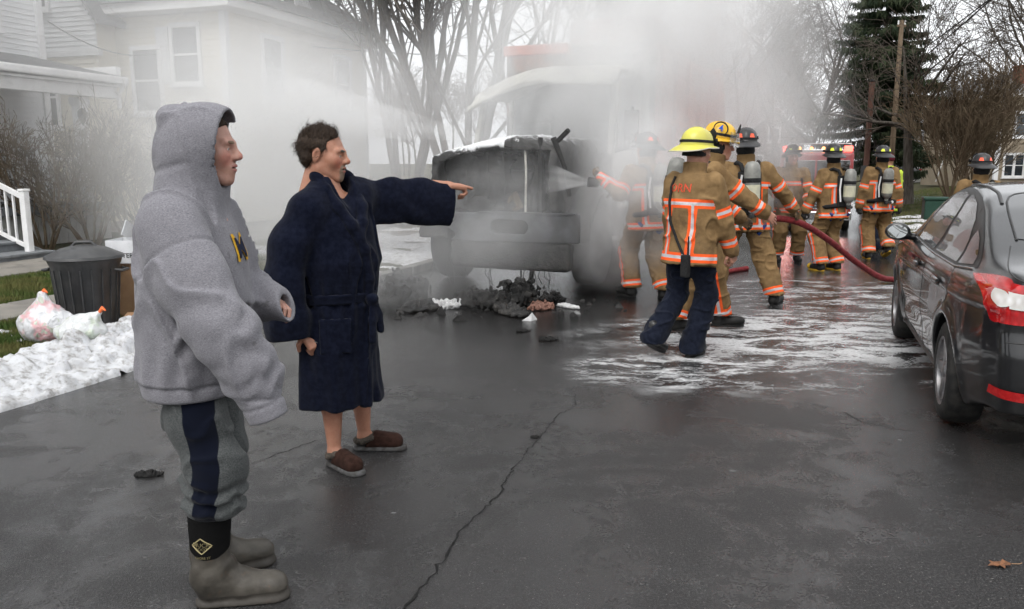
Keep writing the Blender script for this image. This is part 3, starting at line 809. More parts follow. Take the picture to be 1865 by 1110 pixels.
# flag on a slanted pole in front of the pale house
def flag():
    f = thing('flag', 'small striped flag hanging from a slanted pole in front of the bare shrubs', 'flag', (23.7, 45, 0))
    MB().tube([(-.8, 0, .6), (-.2, 0, 2.75)], .025, 6).build('pole', M_TRIM, f)
    mr = M('flag_red', (.45, .03, .04), rough=.8); mw = M('flag_white', (.75, .75, .75), rough=.8); mb = M('flag_blue', (.03, .05, .2), rough=.8)
    for i in range(13):
        m = MB(); pts = []
        for j in range(9):
            u = j / 8; x = -.25 + u * .34 + i * .028; z = 2.7 - u * .75 - i * .03
            y = .07 * math.sin(u * 6 + i * .5)
            pts.append(((x, y, z), (x + .028, y + .01, z - .03)))
        v = [p for pr in pts for p in pr]; v += [(p[0], p[1] + .004, p[2]) for p in v]
        n = 18; fc = []
        for j in range(8): fc += [(2 * j, 2 * j + 1, 2 * j + 3, 2 * j + 2), (n + 2 * j + 2, n + 2 * j + 3, n + 2 * j + 1, n + 2 * j)]
        m.add(v, fc).build('stripe', mb if i < 6 and False else (mr if i % 2 == 0 else mw), f, smooth=60, fix=False)
    return f
flag()
# wind ornament hanging from the porch
_o = thing('wind_ornament', 'dark balloon shaped ornament hanging at the end of the white porch', 'ornament', W(12.75, -13.2, 0), -ALPHA)
MB().tube([(0, 0, 2.98), (0, 0, 2.62)], .006, 5).build('cord', M('black_cord', (.02, .02, .02)), _o)
MB().lathe([(.005, 2.30), (.05, 2.38), (.115, 2.50), (.11, 2.58), (.06, 2.63), (.005, 2.64)], 16, Matrix.Diagonal((1, .35, 1, 1))).build('disc', M('dark_metal_ornament', (.03, .03, .035), rough=.4), _o, smooth=60)
MB().lathe([(.005, 2.06), (.08, 2.1), (.10, 2.16), (.08, 2.22), (.005, 2.26)], 16, Matrix.Diagonal((1, .35, 1, 1))).build('lower_disc', M('pale_metal_ornament', (.3, .3, .3), rough=.4), _o, smooth=60)
# ---------------------------------------------------------------- trees
def seg_mesh(name, segs, n):
    a = np.array([s[0] for s in segs]); b = np.array([s[1] for s in segs]); ra = np.array([s[2] for s in segs]); rb = np.array([s[3] for s in segs])
    d = b - a; d /= np.linalg.norm(d, axis=1, keepdims=True) + 1e-9
    ref = np.where(np.abs(d[:, 2:3]) > .9, np.array([[1., 0, 0]]), np.array([[0, 0, 1.]]))
    x = np.cross(d, ref); x /= np.linalg.norm(x, axis=1, keepdims=True); y = np.cross(d, x)
    an = 2 * np.pi * np.arange(n) / n; ring = np.cos(an)[None, :, None] * x[:, None] + np.sin(an)[None, :, None] * y[:, None]
    v = np.concatenate([a[:, None] + ring * ra[:, None, None], b[:, None] + ring * rb[:, None, None]], 1)
    k = np.arange(n); q = np.stack([k, (k + 1) % n, (k + 1) % n + n, k + n], 1)
    f = (q[None] + (np.arange(len(segs)) * 2 * n)[:, None, None]).reshape(-1, 4)
    return np_mesh(name, v.reshape(-1, 3), f)
def grow(rnd, p, d, L, r, lvl, cfg, out):
    n = cfg['steps'][lvl]; seg = L / n; px, py, pz = p; dx, dy, dz = d; q = math.sqrt(dx * dx + dy * dy + dz * dz); dx /= q; dy /= q; dz /= q
    r1 = r * cfg['taper'][lvl]; kids = cfg['kids'][lvl] if lvl < len(cfg['kids']) else 0
    at = sorted(rnd.uniform(cfg['from'][lvl], 1.0) for _ in range(kids)); ki = 0; g = rnd.gauss; wig = cfg['wig'][lvl]; up = cfg['up'][lvl]; o = out[lvl]
    for i in range(n):
        qx, qy, qz = px + dx * seg, py + dy * seg, pz + dz * seg; a = r + (r1 - r) * i / n; b = r + (r1 - r) * (i + 1) / n
        o.append(((px, py, pz), (qx, qy, qz), a, b))
        while ki < len(at) and at[ki] <= (i + 1) / n:
            u = at[ki] * n - i
            ax, ay, az = g(0, 1), g(0, 1), g(0, 1); k = ax * dx + ay * dy + az * dz; ax -= k * dx; ay -= k * dy; az -= k * dz
            k = math.sqrt(ax * ax + ay * ay + az * az) + 1e-9; an = R(rnd.uniform(*cfg['angle'][lvl])); c_, s_ = math.cos(an), math.sin(an) / k
            grow(rnd, (px + (qx - px) * u, py + (qy - py) * u, pz + (qz - pz) * u), (dx * c_ + ax * s_, dy * c_ + ay * s_, dz * c_ + az * s_),
                 L * rnd.uniform(*cfg['len'][lvl]) * (1.15 - .45 * at[ki]), (a + (b - a) * u) * rnd.uniform(*cfg['rad'][lvl]), lvl + 1, cfg, out)
            ki += 1
        px, py, pz = qx, qy, qz
        dx += g(0, 1) * wig; dy += g(0, 1) * wig; dz += g(0, 1) * wig + up; q = math.sqrt(dx * dx + dy * dy + dz * dz); dx /= q; dy /= q; dz /= q
CFG = dict(steps=[9, 7, 6, 5, 4], taper=[.45, .4, .35, .4, .5], kids=[9, 8, 7, 5, 0], **{'from': [.35, .2, .15, .1, .1]}, angle=[(25, 55), (25, 60), (25, 65), (25, 70), (30, 60)],
           len=[(.55, .8), (.45, .75), (.4, .7), (.4, .7), (.4, .6)], rad=[(.45, .65), (.45, .65), (.45, .7), (.5, .8), (.5, .8)], wig=[.05, .10, .14, .18, .2], up=[.03, .05, .05, .04, .02])
M_BARK = M('grey_bark', (.06, .052, .044), (.105, .094, .08), rough=.9, scale=4, stretch=(3, 3, .6), bump=.8, bscale=12, bdist=.03)
M_TWIG = M('twig_bark', (.07, .058, .048), (.10, .085, .07), rough=.9, scale=3)
M_TWIG2 = M('brown_twig', (.095, .068, .045), (.13, .10, .065), rough=.9, scale=3)
def bare_tree(name, label, loc, H, r, seed, stems=1, spread=12, cfg=None, mat=None, group='bare trees', cat='tree', lean=(0, 0), rmin=0.):
    cfg = dict(CFG, **(cfg or {})); rnd = random.Random(seed)
    out = [[] for _ in range(7)]
    for k in range(stems):
        a = 2 * math.pi * (k + rnd.random() * .6) / max(stems, 1); sp = R(spread * (rnd.uniform(.5, 1.2))) if stems > 1 else 0
        d = (math.cos(a) * math.sin(sp) + lean[0], math.sin(a) * math.sin(sp) + lean[1], math.cos(sp))
        grow(rnd, (math.cos(a) * r * .6 * (stems > 1), math.sin(a) * r * .6 * (stems > 1), -.2), d, H * rnd.uniform(.85, 1.05), r * rnd.uniform(.75, 1.05), 0, cfg, out)
    for lv in out:
        for i, s in enumerate(lv): lv[i] = (s[0], s[1], max(s[2], rmin), max(s[3], rmin))
    t = thing(name, label, cat, loc, 0, group)
    tr = seg_mesh('trunk', out[0] + out[1], 8)
    link('trunk', tr, M_BARK if mat is None else mat, t, 180)
    tw = [s for lv in out[2:] for s in lv]
    if tw: link('crown', seg_mesh('crown', tw, 3), M_TWIG if mat is None else mat, t, 180)
    return t
# large maples behind the burnt truck
BIG = dict(kids=[12, 7, 6, 3, 0], **{'from': [.14, .15, .15, .1, .1]}, angle=[(15, 40), (20, 50), (25, 60), (25, 65), (30, 60)], up=[.02, .06, .05, .03, .02])
bare_tree('maple_tree', 'bare many-stemmed tree right behind the cream house', (-3.2, 25.5, 0), 13, .125, 4, 4, 22, BIG, rmin=.012)
bare_tree('maple_tree', 'tall bare tree with forked dark limbs above the truck hood', (-1.4, 24, 0), 14, .14, 9, 4, 17, BIG, rmin=.012)
bare_tree('maple_tree', 'bare thin-limbed tree standing over the truck cab', (1.0, 28, 0), 13, .12, 21, 3, 16, BIG, rmin=.012)
bare_tree('maple_tree', 'thick upright trunk rising behind the truck body, left of its neighbour', (2.65, 27.5, 0), 15, .33, 31, 1, 0, dict(BIG, kids=[10, 7, 6, 3, 0], **{'from': [.3, .2, .15, .1, .1]}), rmin=.012)
bare_tree('maple_tree', 'thick upright trunk rising behind the truck body, right of its neighbour', (3.95, 29, 0), 15, .36, 37, 1, 0, dict(BIG, kids=[10, 7, 6, 3, 0], **{'from': [.3, .2, .15, .1, .1]}), rmin=.012)
bare_tree('maple_tree', 'bare tree behind the left house roofs', (-12, 38, 0), 14, .30, 41, 3, 16, BIG, rmin=.016)
# mid-distance bare trees along the street
MIDC = dict(kids=[8, 6, 5, 3, 0])
bare_tree('street_tree', 'spreading bare tree left of the dark conifer', (22.5, 66, -.5), 12.5, .2, 51, 3, 26, MIDC, rmin=.014)
bare_tree('street_tree', 'slender bare tree in front of the gabled house', (19.8, 62, -.5), 11, .16, 52, 2, 20, MIDC, rmin=.013)
bare_tree('street_tree', 'bare tree just right of the burnt truck body', (16.3, 60, -.5), 11, .2, 53, 2, 18, MIDC, rmin=.016)
bare_tree('street_tree', 'bare tree rising behind the chimney of the tan house', (39, 64, 0), 12.5, .34, 54, 2, 14, MIDC, rmin=.018)
bare_tree('street_tree', 'bare tree far behind the pale house', (29, 92, 0), 10, .22, 56, 2, 20, dict(kids=[8, 7, 5, 3, 0]), rmin=.024)
bare_tree('leaning_tree', 'dark leaning tree with long low limbs beside the wooden utility pole', (18.6, 39.0, -.1), 7.5, .30, 61, 1, 0,
          dict(taper=[.1, .3, .35, .4, .5], kids=[7, 7, 6, 3, 0], **{'from': [.22, .2, .15, .1, .1]}, angle=[(40, 75), (25, 60), (25, 65), (25, 70), (30, 60)], len=[(.6, .95), (.45, .75), (.4, .7), (.4, .7), (.4, .6)]), lean=(-.06, 0), rmin=.011)
# bare shrubs by the far lawn
SHR = dict(steps=[8, 5, 4, 3, 3], kids=[7, 5, 3, 0], taper=[.35, .35, .4, .5, .5], angle=[(10, 32), (15, 40), (20, 50), (25, 60), (30, 60)], up=[.05, .06, .05, .03, .02], **{'from': [.25, .2, .2, .1, .1]}, len=[(.45, .7), (.4, .7), (.4, .7), (.4, .7), (.4, .6)])
for i, (x, y, H, sd, lab) in enumerate(((19.0, 36, 4.0, 71, 'tall bare brown shrub beside the dark leaning tree'), (20.1, 36.5, 4.5, 72, 'tallest bare brown shrub, behind the flag'), (21.3, 38, 3.9, 73, 'bare brown shrub in front of the tan house corner'))):
    bare_tree('bare_shrub', lab, (x, y, .05), H, .05, sd, 11, 24, SHR, M_TWIG2, 'bare brown shrubs on the far lawn', 'shrub', rmin=.011)
# bare shrubs in front of the white house
SH2 = dict(SHR, kids=[8, 5, 2, 0], steps=[8, 5, 4, 3, 3], angle=[(12, 36), (15, 45), (20, 60), (25, 60), (30, 60)])
for (s, t, H, sd, lab) in ((11.1, -12.6, 1.9, 81, 'bare twiggy shrub next to the porch steps'), (11.9, -12.35, 2.0, 82, 'bare twiggy shrub in front of the middle of the porch'), (12.85, -12.3, 2.05, 83, 'bare twiggy shrub at the porch corner, behind the trash bin'), (13.7, -12.4, 1.95, 84, 'bare twiggy shrub past the porch corner, half lost in smoke')):
    bare_tree('bare_shrub', lab, W(s, t, .08), H, .034, sd, 7, 30, SH2, M_TWIG2, 'bare shrubs before the white porch', 'shrub', rmin=.0055)

def conifer(label, loc, H, Rw, seed):
    rnd = np.random.RandomState(seed)
    t = thing('conifer_tree', label, 'tree', loc)
    tr = [(np.array((0, 0, -.2 + H * i / 10)), np.array((0, 0, -.2 + H * (i + 1) / 10)), .24 * (1 - i / 10.5), .24 * (1 - (i + 1) / 10.5)) for i in range(10)]
    link('trunk', seg_mesh('trunk', tr, 9), M_BARK, t, 180)
    br = []; C0 = []; C1 = []; C2 = []
    z = 1.8
    while z < H - .3:
        u = z / H; L0 = Rw * (1 - u) ** .75 * (.75 + .25 * min(1, z / 3))
        for k in range(rnd.randint(5, 9)):
            a = rnd.uniform(0, 2 * np.pi); L = L0 * rnd.uniform(.55, 1.12); n = 9
            d = np.array((math.cos(a), math.sin(a), 0.)); p = np.array((0, 0, z + rnd.uniform(-.15, .15)))
            pts = [p]
            for i in range(n):
                w = i / n; slope = .10 - .75 * w + .75 * w * w * 1.35 - .12 * (1 - u)
                p = p + (d + np.array((0, 0, slope))) * L / n; pts.append(p)
            for i in range(n): br.append((pts[i], pts[i + 1], .035 * (1 - i / n) + .008, .035 * (1 - (i + 1) / n) + .008))
            m = int(30 * L) + 8
            for _ in range(m):
                w = rnd.uniform(.18, 1.0); i = min(int(w * n), n - 1); q = pts[i] + (pts[i + 1] - pts[i]) * (w * n - i)
                sd = np.array((-d[1], d[0], 0)) * rnd.normal(0, .30) * L * .35 * (1.1 - w * .6)
                q = q + sd * .8
                for _k in range(3):
                    hang = np.array((rnd.normal(0, .10), rnd.normal(0, .10), -rnd.uniform(.14, .42))) + d * rnd.uniform(0, .16)
                    wv = np.array((rnd.normal(), rnd.normal(), rnd.normal() * .3)); wv *= .045 / (np.linalg.norm(wv) + 1e-6)
                    q2 = q + np.array((rnd.normal(0, .07), rnd.normal(0, .07), rnd.normal(0, .04)))
                    C0.append(q2 - wv); C1.append(q2 + wv); C2.append(q2 + hang)
        z += rnd.uniform(.24, .40)
    link('branches', seg_mesh('branches', br, 4), M_BARK, t, 180)
    v = np.stack([C0, C1, C2], 1).reshape(-1, 3)
    link('crown', np_mesh('crown', v, np.arange(len(v)).reshape(-1, 3)), M('conifer_needles', (.016, .028, .014), (.04, .05, .024), rough=.75, scale=1.5), t)
    return t
conifer('tall dark drooping conifer behind the fire engine', (19.4, 44.5, -.4), 15.5, 4.2, 3)

# ---------------------------------------------------------------- utility pole and wires
M_POLE = M('weathered_pole', (.15, .11, .075), (.21, .16, .11), rough=.9, scale=2, stretch=(6, 6, .5), bump=.4, bscale=20)
M_WIRE = M('wire_black', (.015, .015, .015), rough=.6)
pl = thing('utility_pole', 'weathered tan wooden utility pole beside the conifer', 'pole', (18.6, 41, -.4))
MB().tube([(0, 0, -.1), (0, 0, 8.7)], [.14, .10], 12).build('pole', M_POLE, pl, smooth=60)
MB().box((-.2, -.06, 8.4), (.2, .06, 8.5)).build('bracket', M_POLE, pl, bevel=.01)
for x in (-.16, .16): MB().lathe([(.03, 8.5), (.05, 8.56), (.03, 8.61), (.045, 8.66), (.01, 8.70)], 8, Matrix.Translation((x, 0, 0))).build('insulator', M_TRIM, pl, smooth=50)
pl2 = thing('utility_pole', 'dark red brown pole rising just behind the fire engine', 'pole', (17.6, 41.5, -.5))
MB().tube([(0, 0, -.1), (0, 0, 6.0)], [.15, .13], 12).build('pole', M('red_brown_pole', (.10, .05, .04), (.14, .08, .06), rough=.9, scale=2, stretch=(6, 6, .5)), pl2, smooth=60)
MB().lathe([(.13, 6.0), (.16, 6.02), (.10, 6.1), (.01, 6.14)], 12).build('cap', M_WIRE, pl2, smooth=40)
def wire(label, a, b, sag, r, group='overhead wires'):
    a, b = Vector(a), Vector(b)
    pts = [a.lerp(b, i / 24) + Vector((0, 0, -sag * 4 * (i / 24) * (1 - i / 24))) for i in range(25)]
    o = MB().tube(pts, r, 5).build('overhead_wire', M_WIRE, None, smooth=80)
    return tag(o, label, 'wire', group)
wire('upper of the two heavy wires rising from the pole over the street', (19.2, 41, 6.6), (10.6, 4, 9.6), .3, .026)
wire('lower of the two heavy wires rising from the pole over the street', (19.3, 41, 6.2), (9.2, 4, 9.3), .3, .026)
wire('thin wire crossing the sky above the tan house', (15.2, 30, 7.4), (24, 32, 5.2), .4, .014)
wire('thin cable from the white house to the cream house', W(14.0, -15.2, 4.55), W(17.5, -15.6, 4.3), .25, .012)
wire('thin cable crossing in front of the cream house eaves', W(17.0, -17.0, 5.2), W(34, -4, 6.2), .7, .014)
wire('thin cable strung behind the fire crew towards the shrubs', (9, 48, 3.2), (34, 47, 4.4), .6, .02)

def treeline():
    r = np.random.RandomState(8); base = []
    for k in range(3):
        out = [[] for _ in range(7)]; grow(random.Random(90 + k), (0, 0, 0), (0, 0, 1), 9, .2, 0, dict(CFG, kids=[11, 7, 4, 0]), out)
        base.append([x for l in out for x in l])
    segs = []
    for i in range(46):
        x = -70 + 165 * (i + r.rand()) / 46; y = r.uniform(100, 135); sc = r.uniform(.8, 1.25); a = r.uniform(0, 6.28); c, s_ = math.cos(a), math.sin(a)
        Mx = np.array(((c, -s_, 0), (s_, c, 0), (0, 0, 1))) * sc; o = np.array((x, y, -.3))
        A_ = np.array([q[0] for q in base[i % 3]]) @ Mx.T + o; B_ = np.array([q[1] for q in base[i % 3]]) @ Mx.T + o
        segs += [(A_[j], B_[j], max(q[2], .03), max(q[3], .03)) for j, q in enumerate(base[i % 3])]
    return link('treeline', seg_mesh('treeline', segs, 3), M_TWIG)
tag(treeline(), 'far off belt of bare trees closing the horizon', 'trees', kind='stuff')
# ---------------------------------------------------------------- parked dark sedan
def mat_paint():
    b = NB('dark_grey_paint'); v = b.coord('Object')
    fl = b.noise(v, 900, 1)
    col = b.mix(fl, (.0035, .0037, .0042), (.011, .0115, .013))
    dirt = b.step(b.noise(v, 7, 6, .7), .42, .8)
    z = b.n('SeparateXYZ', None, i0=v).outputs[2]
    low = b.math('SUBTRACT', 1.0, b.step(z, .25, .75))
    d = b.math('MULTIPLY', b.math('MULTIPLY', dirt, low), .55)
    col = b.mix(d, col, (.05, .048, .044))
    drops = b.n('TexVoronoi', {'feature': 'F1'}, Vector=v, Scale=160.)
    h = b.math('MULTIPLY', b.step(drops.outputs[0], .42, .12), b.step(b.noise(v, 25, 2), .5, .62))
    b.principled(Base_Color=col, Metallic=0., Specular_IOR_Level=.25, Roughness=b.mixf(d, .3, .65), Coat_Weight=b.mixf(d, 1., .2), Coat_Roughness=.045, Normal=b.bump(h, .22, .002))
    return b.m
M_PAINT = mat_paint()
M_GLASSC = NB('car_glass'); M_GLASSC.principled(Base_Color=(.012, .013, .014), Roughness=.015, Specular_IOR_Level=.85, Coat_Weight=.6, Coat_Roughness=.01); M_GLASSC = M_GLASSC.m
M_TRIMB = M('black_trim', (.012, .012, .012), (.02, .02, .02), rough=.42, scale=20)
M_CHROME = M('dull_chrome', (.45, .45, .45), (.36, .36, .36), rough=.22, metal=1., scale=20)
M_TYRE = M('tyre_rubber', (.018, .018, .018), (.04, .038, .035), rough=.75, scale=12, bump=.3, bscale=60)
M_RIM = M('alloy_rim', (.34, .34, .35), (.22, .21, .21), rough=.35, metal=.85, scale=9)
def _lens(name, c, e):
    b = NB(name); v = b.coord('Object', (1, 1, 1))
    w = b.n('TexWave', {'wave_type': 'BANDS', 'bands_direction': 'X'}, Vector=v, Scale=9., Distortion=.4).outputs[1]
    w2 = b.n('TexWave', {'wave_type': 'BANDS', 'bands_direction': 'Z'}, Vector=v, Scale=5., Distortion=.5).outputs[1]
    b.principled(Base_Color=b.mix(b.math('MULTIPLY', w, w2), c, e), Roughness=.06, Coat_Weight=1., Coat_Roughness=.02, Normal=b.bump(w, .12, .004)); return b.m
M_LRED = _lens('red_lens', (.36, .004, .006), (.55, .012, .014)); M_LCLR = _lens('clear_lens', (.65, .63, .6), (.85, .85, .85)); M_LRED2 = M('red_reflector', (.42, .008, .01), (.55, .02, .02), rough=.15, scale=40)

# car frame: +x its right, +y forward, origin on the ground under the middle of the rear axle
_tp = np.array([(-1.05, .94), (-.97, 1.02), (-.80, 1.065), (-.55, 1.085), (-.40, 1.12), (-.10, 1.235), (.20, 1.345), (.50, 1.425), (.85, 1.468), (1.2, 1.478), (1.5, 1.455), (1.8, 1.36), (2.15, 1.18), (2.42, 1.04), (2.6, 1.0), (3.0, .945), (3.35, .85), (3.62, .70)])
def _smooth_table(p, n=400, w=9):
    x = np.linspace(p[0, 0], p[-1, 0], n); y = np.interp(x, p[:, 0], p[:, 1]); k = np.hanning(2 * w + 1); k /= k.sum()
    y = np.convolve(np.pad(y, w, mode='edge'), k, 'valid'); return x, y, np.gradient(y, x)
_tx, _ty, _ts = _smooth_table(_tp)
_rz = np.array([(.15, -.80), (.28, -.93), (.45, -.985), (.62, -.99), (.74, -.955), (.9, -.965), (1.0, -.985), (1.05, -.96), (1.5, -.9)])
_rx, _ry, _ = _smooth_table(_rz[:, [0, 1]], 300, 6)
_fz = np.array([(.15, 3.45), (.3, 3.56), (.55, 3.6), (.75, 3.5), (1.0, 3.2)])
_wz = np.array([(.15, .80), (.30, .865), (.45, .895), (.62, .912), (.80, .905), (.90, .892), (.955, .865), (.985, .835), (1.05, .795), (1.2, .735), (1.35, .665), (1.45, .585), (1.5, .50)])
_wx, _wy, _ = _smooth_table(_wz, 300, 6)
_py = np.array([(-1.05, .76), (-.9, .835), (-.7, .90), (-.4, .965), (0, .99), (.6, 1.0), (2.4, 1.0), (2.9, .98), (3.2, .93), (3.45, .84), (3.65, .7)])
_px, _pw, _ = _smooth_table(_py, 300, 6)
def car_f(P):
    x, y, z = P[..., 0], P[..., 1], P[..., 2]; ax = np.abs(x)
    top = np.interp(y, _tx, _ty); sl = np.interp(y, _tx, _ts)
    crown = .045 * (ax / .75) ** 2                          # roof and bonnet fall off to the sides
    d1 = (z - top + crown) / np.sqrt(1 + sl * sl)
    d2 = .19 + .11 * sm01(.25, .75, -y) - z
    d3 = np.interp(z, _rx, _ry) + .10 * (ax / .85) ** 2.2 - y
    d4 = y - np.interp(z, _fz[:, 0], _fz[:, 1]) + .22 * (ax / .85) ** 2.4
    w = np.interp(z, _wx, _wy) * np.interp(y, _px, _pw)
    # cabin waist narrows less towards the boot; arch flares; character line
    for yc in (0., 2.65):
        rr = np.sqrt((y - yc) ** 2 + (z - .32) ** 2)
        w = w + .016 * np.exp(-((rr - .385) / .045) ** 2) * (z > .1)
    w = w + .010 * np.exp(-((z - .815 - .02 * (1.3 - y)) / .022) ** 2) * (y < 2.4)
    w = w - .012 * np.exp(-((z - .44) / .07) ** 2) * (y > .5) * (y < 2.2)
    d5 = (ax - w) * .93
    d = smax(smax(d1, d5, .055), smax(d3, d4, .02), .06)
    d = smax(d, d2, .03)
    for yc in (0., 2.65):
        rr = np.sqrt((y - yc) ** 2 + (z - .32) ** 2) - .355
        d = smax(d, -np.maximum(rr, .50 - ax), .006)
    # boot lid / bumper shelf
    d = smax(d, -(np.sqrt((y + 1.055) ** 2 + (z - .80) ** 2) - .105), .04)
    return d.astype(F32)

def patch(name, outline, to3, direction, f, mat, parent, off=.004, n=22, thick=.004):
    """a crisp-edged sheet laid on surface f: outline 2-D polygon -> points -> projected along direction"""
    bm = bmesh.new()
    o = np.array(outline, float)
    # resample outline finely, fill with a grid
    P = []
    for a, b in zip(o, np.roll(o, -1, 0)):
        k = max(2, int(np.linalg.norm(b - a) / .02))
        for i in range(k): P.append(a + (b - a) * i / k)
    vs_ = [bm.verts.new((p[0], p[1], 0)) for p in P]; fc = bm.faces.new(vs_)
    bmesh.ops.triangulate(bm, faces=[fc])
    bmesh.ops.subdivide_edges(bm, edges=[e for e in bm.edges if e.calc_length() > .05], cuts=3, use_grid_fill=True)
    for _ in range(2):
        bmesh.ops.triangulate(bm, faces=bm.faces[:])
        es = [e for e in bm.edges if e.calc_length() > .045]
        if not es: break
        bmesh.ops.subdivide_edges(bm, edges=es, cuts=1)
    bmesh.ops.triangulate(bm, faces=bm.faces[:])
    me = bpy.data.meshes.new(name); bm.to_mesh(me); bm.free()
    co = np.zeros(len(me.vertices) * 3, F32); me.vertices.foreach_get('co', co); co = co.reshape(-1, 3)
    Q = surf_project(f, np.array([to3(p[0], p[1]) for p in co]), direction)
    g, _ = grad(f, Q, .006); g /= np.linalg.norm(g, axis=1, keepdims=True) + 1e-9
    Q = Q + g * off
    me.vertices.foreach_set('co', Q.astype(F32).ravel()); me.update(); me.shade_smooth()
    # keep faces outward
    fn = np.zeros(len(me.polygons) * 3, F32); me.polygons.foreach_get('normal', fn); fn = fn.reshape(-1, 3)
    if (fn.mean(0) @ g.mean(0)) < 0: me.flip_normals()
    me.normals_split_custom_set_from_vertices(g.astype(F32))
    me.materials.append(mat)
    ob = bpy.data.objects.new(name, me); COL.objects.link(ob); ob.parent = parent
    return ob
def on_surf(f, pts, direction, off=.003):
    Q = surf_project(f, pts, direction); g, _ = grad(f, Q, .006); g /= np.linalg.norm(g, axis=1, keepdims=True) + 1e-9
    return Q + g * off
def seam(name, pts2, to3, direction, f, mat, parent, r=.004, off=0., step=.03):
    P = []
    for a, b in zip(pts2[:-1], pts2[1:]):
        k = max(2, int(math.dist(a, b) / step))
        for i in range(k): P.append((a[0] + (b[0] - a[0]) * i / k, a[1] + (b[1] - a[1]) * i / k))
    P.append(pts2[-1])
    Q = on_surf(f, np.array([to3(*p) for p in P]), direction, off)
    return MB().tube([tuple(q) for q in Q], r, 6).build(name, mat, parent, smooth=80)

def crom(pts, n=6):
    p = [pts[0]] + list(pts) + [pts[-1]]; out = []
    for i in range(1, len(p) - 2):
        a, b, c, d = (np.array(q, float) for q in p[i - 1:i + 3])
        for k in range(n):
            t = k / n; out.append(tuple(.5 * ((2 * b) + (-a + c) * t + (2 * a - 5 * b + 4 * c - d) * t * t + (-a + 3 * b - 3 * c + d) * t ** 3)))
    out.append(tuple(pts[-1])); return out
def wheel(parent, x, y, side):
    c = Matrix.Translation((x, y, .32)) @ Matrix.Rotation(R(90) * (1 if side > 0 else -1), 4, 'Y')
    w = MB().lathe([(.195, -.10), (.225, -.112), (.27, -.108), (.303, -.095), (.316, -.07), (.319, 0), (.316, .07), (.303, .095), (.27, .108), (.225, .112), (.205, .10), (.2, -.09)], 48, c, True).build('wheel', M_TYRE, parent, smooth=50)
    m = MB().lathe([(.212, -.09), (.212, .085), (.222, .10), (.215, .106), (.200, .098), (.196, .06), (.19, -.08)], 40, c, True)
    m.build('rim', M_RIM, w, smooth=45)
    MB().lathe([(.001, .05), (.19, .02), (.19, .0), (.001, .0)], 24, c).build('brake_disc', M_TRIMB, w, smooth=40)
    for k in range(5):
        a = 2 * math.pi * k / 5 + .3
        rot = c @ Matrix.Rotation(a, 4, 'Z')
        s = MB().add([tuple(rot @ Vector(p)) for p in [(.02, -.045, .088), (.02, .045, .088), (.205, .026, .094), (.205, -.026, .094), (.02, -.045, .05), (.02, .045, .05), (.205, .034, .06), (.205, -.034, .06)]],
                 [(0, 3, 2, 1), (4, 5, 6, 7), (0, 1, 5, 4), (1, 2, 6, 5), (2, 3, 7, 6), (3, 0, 4, 7)]).build('spoke', M_RIM, w, bevel=.008)
    MB().lathe([(.001, .10), (.03, .098), (.045, .09), (.05, .08), (.001, .08)], 16, c).build('hub_cap', M_RIM, w, smooth=40)
    return w
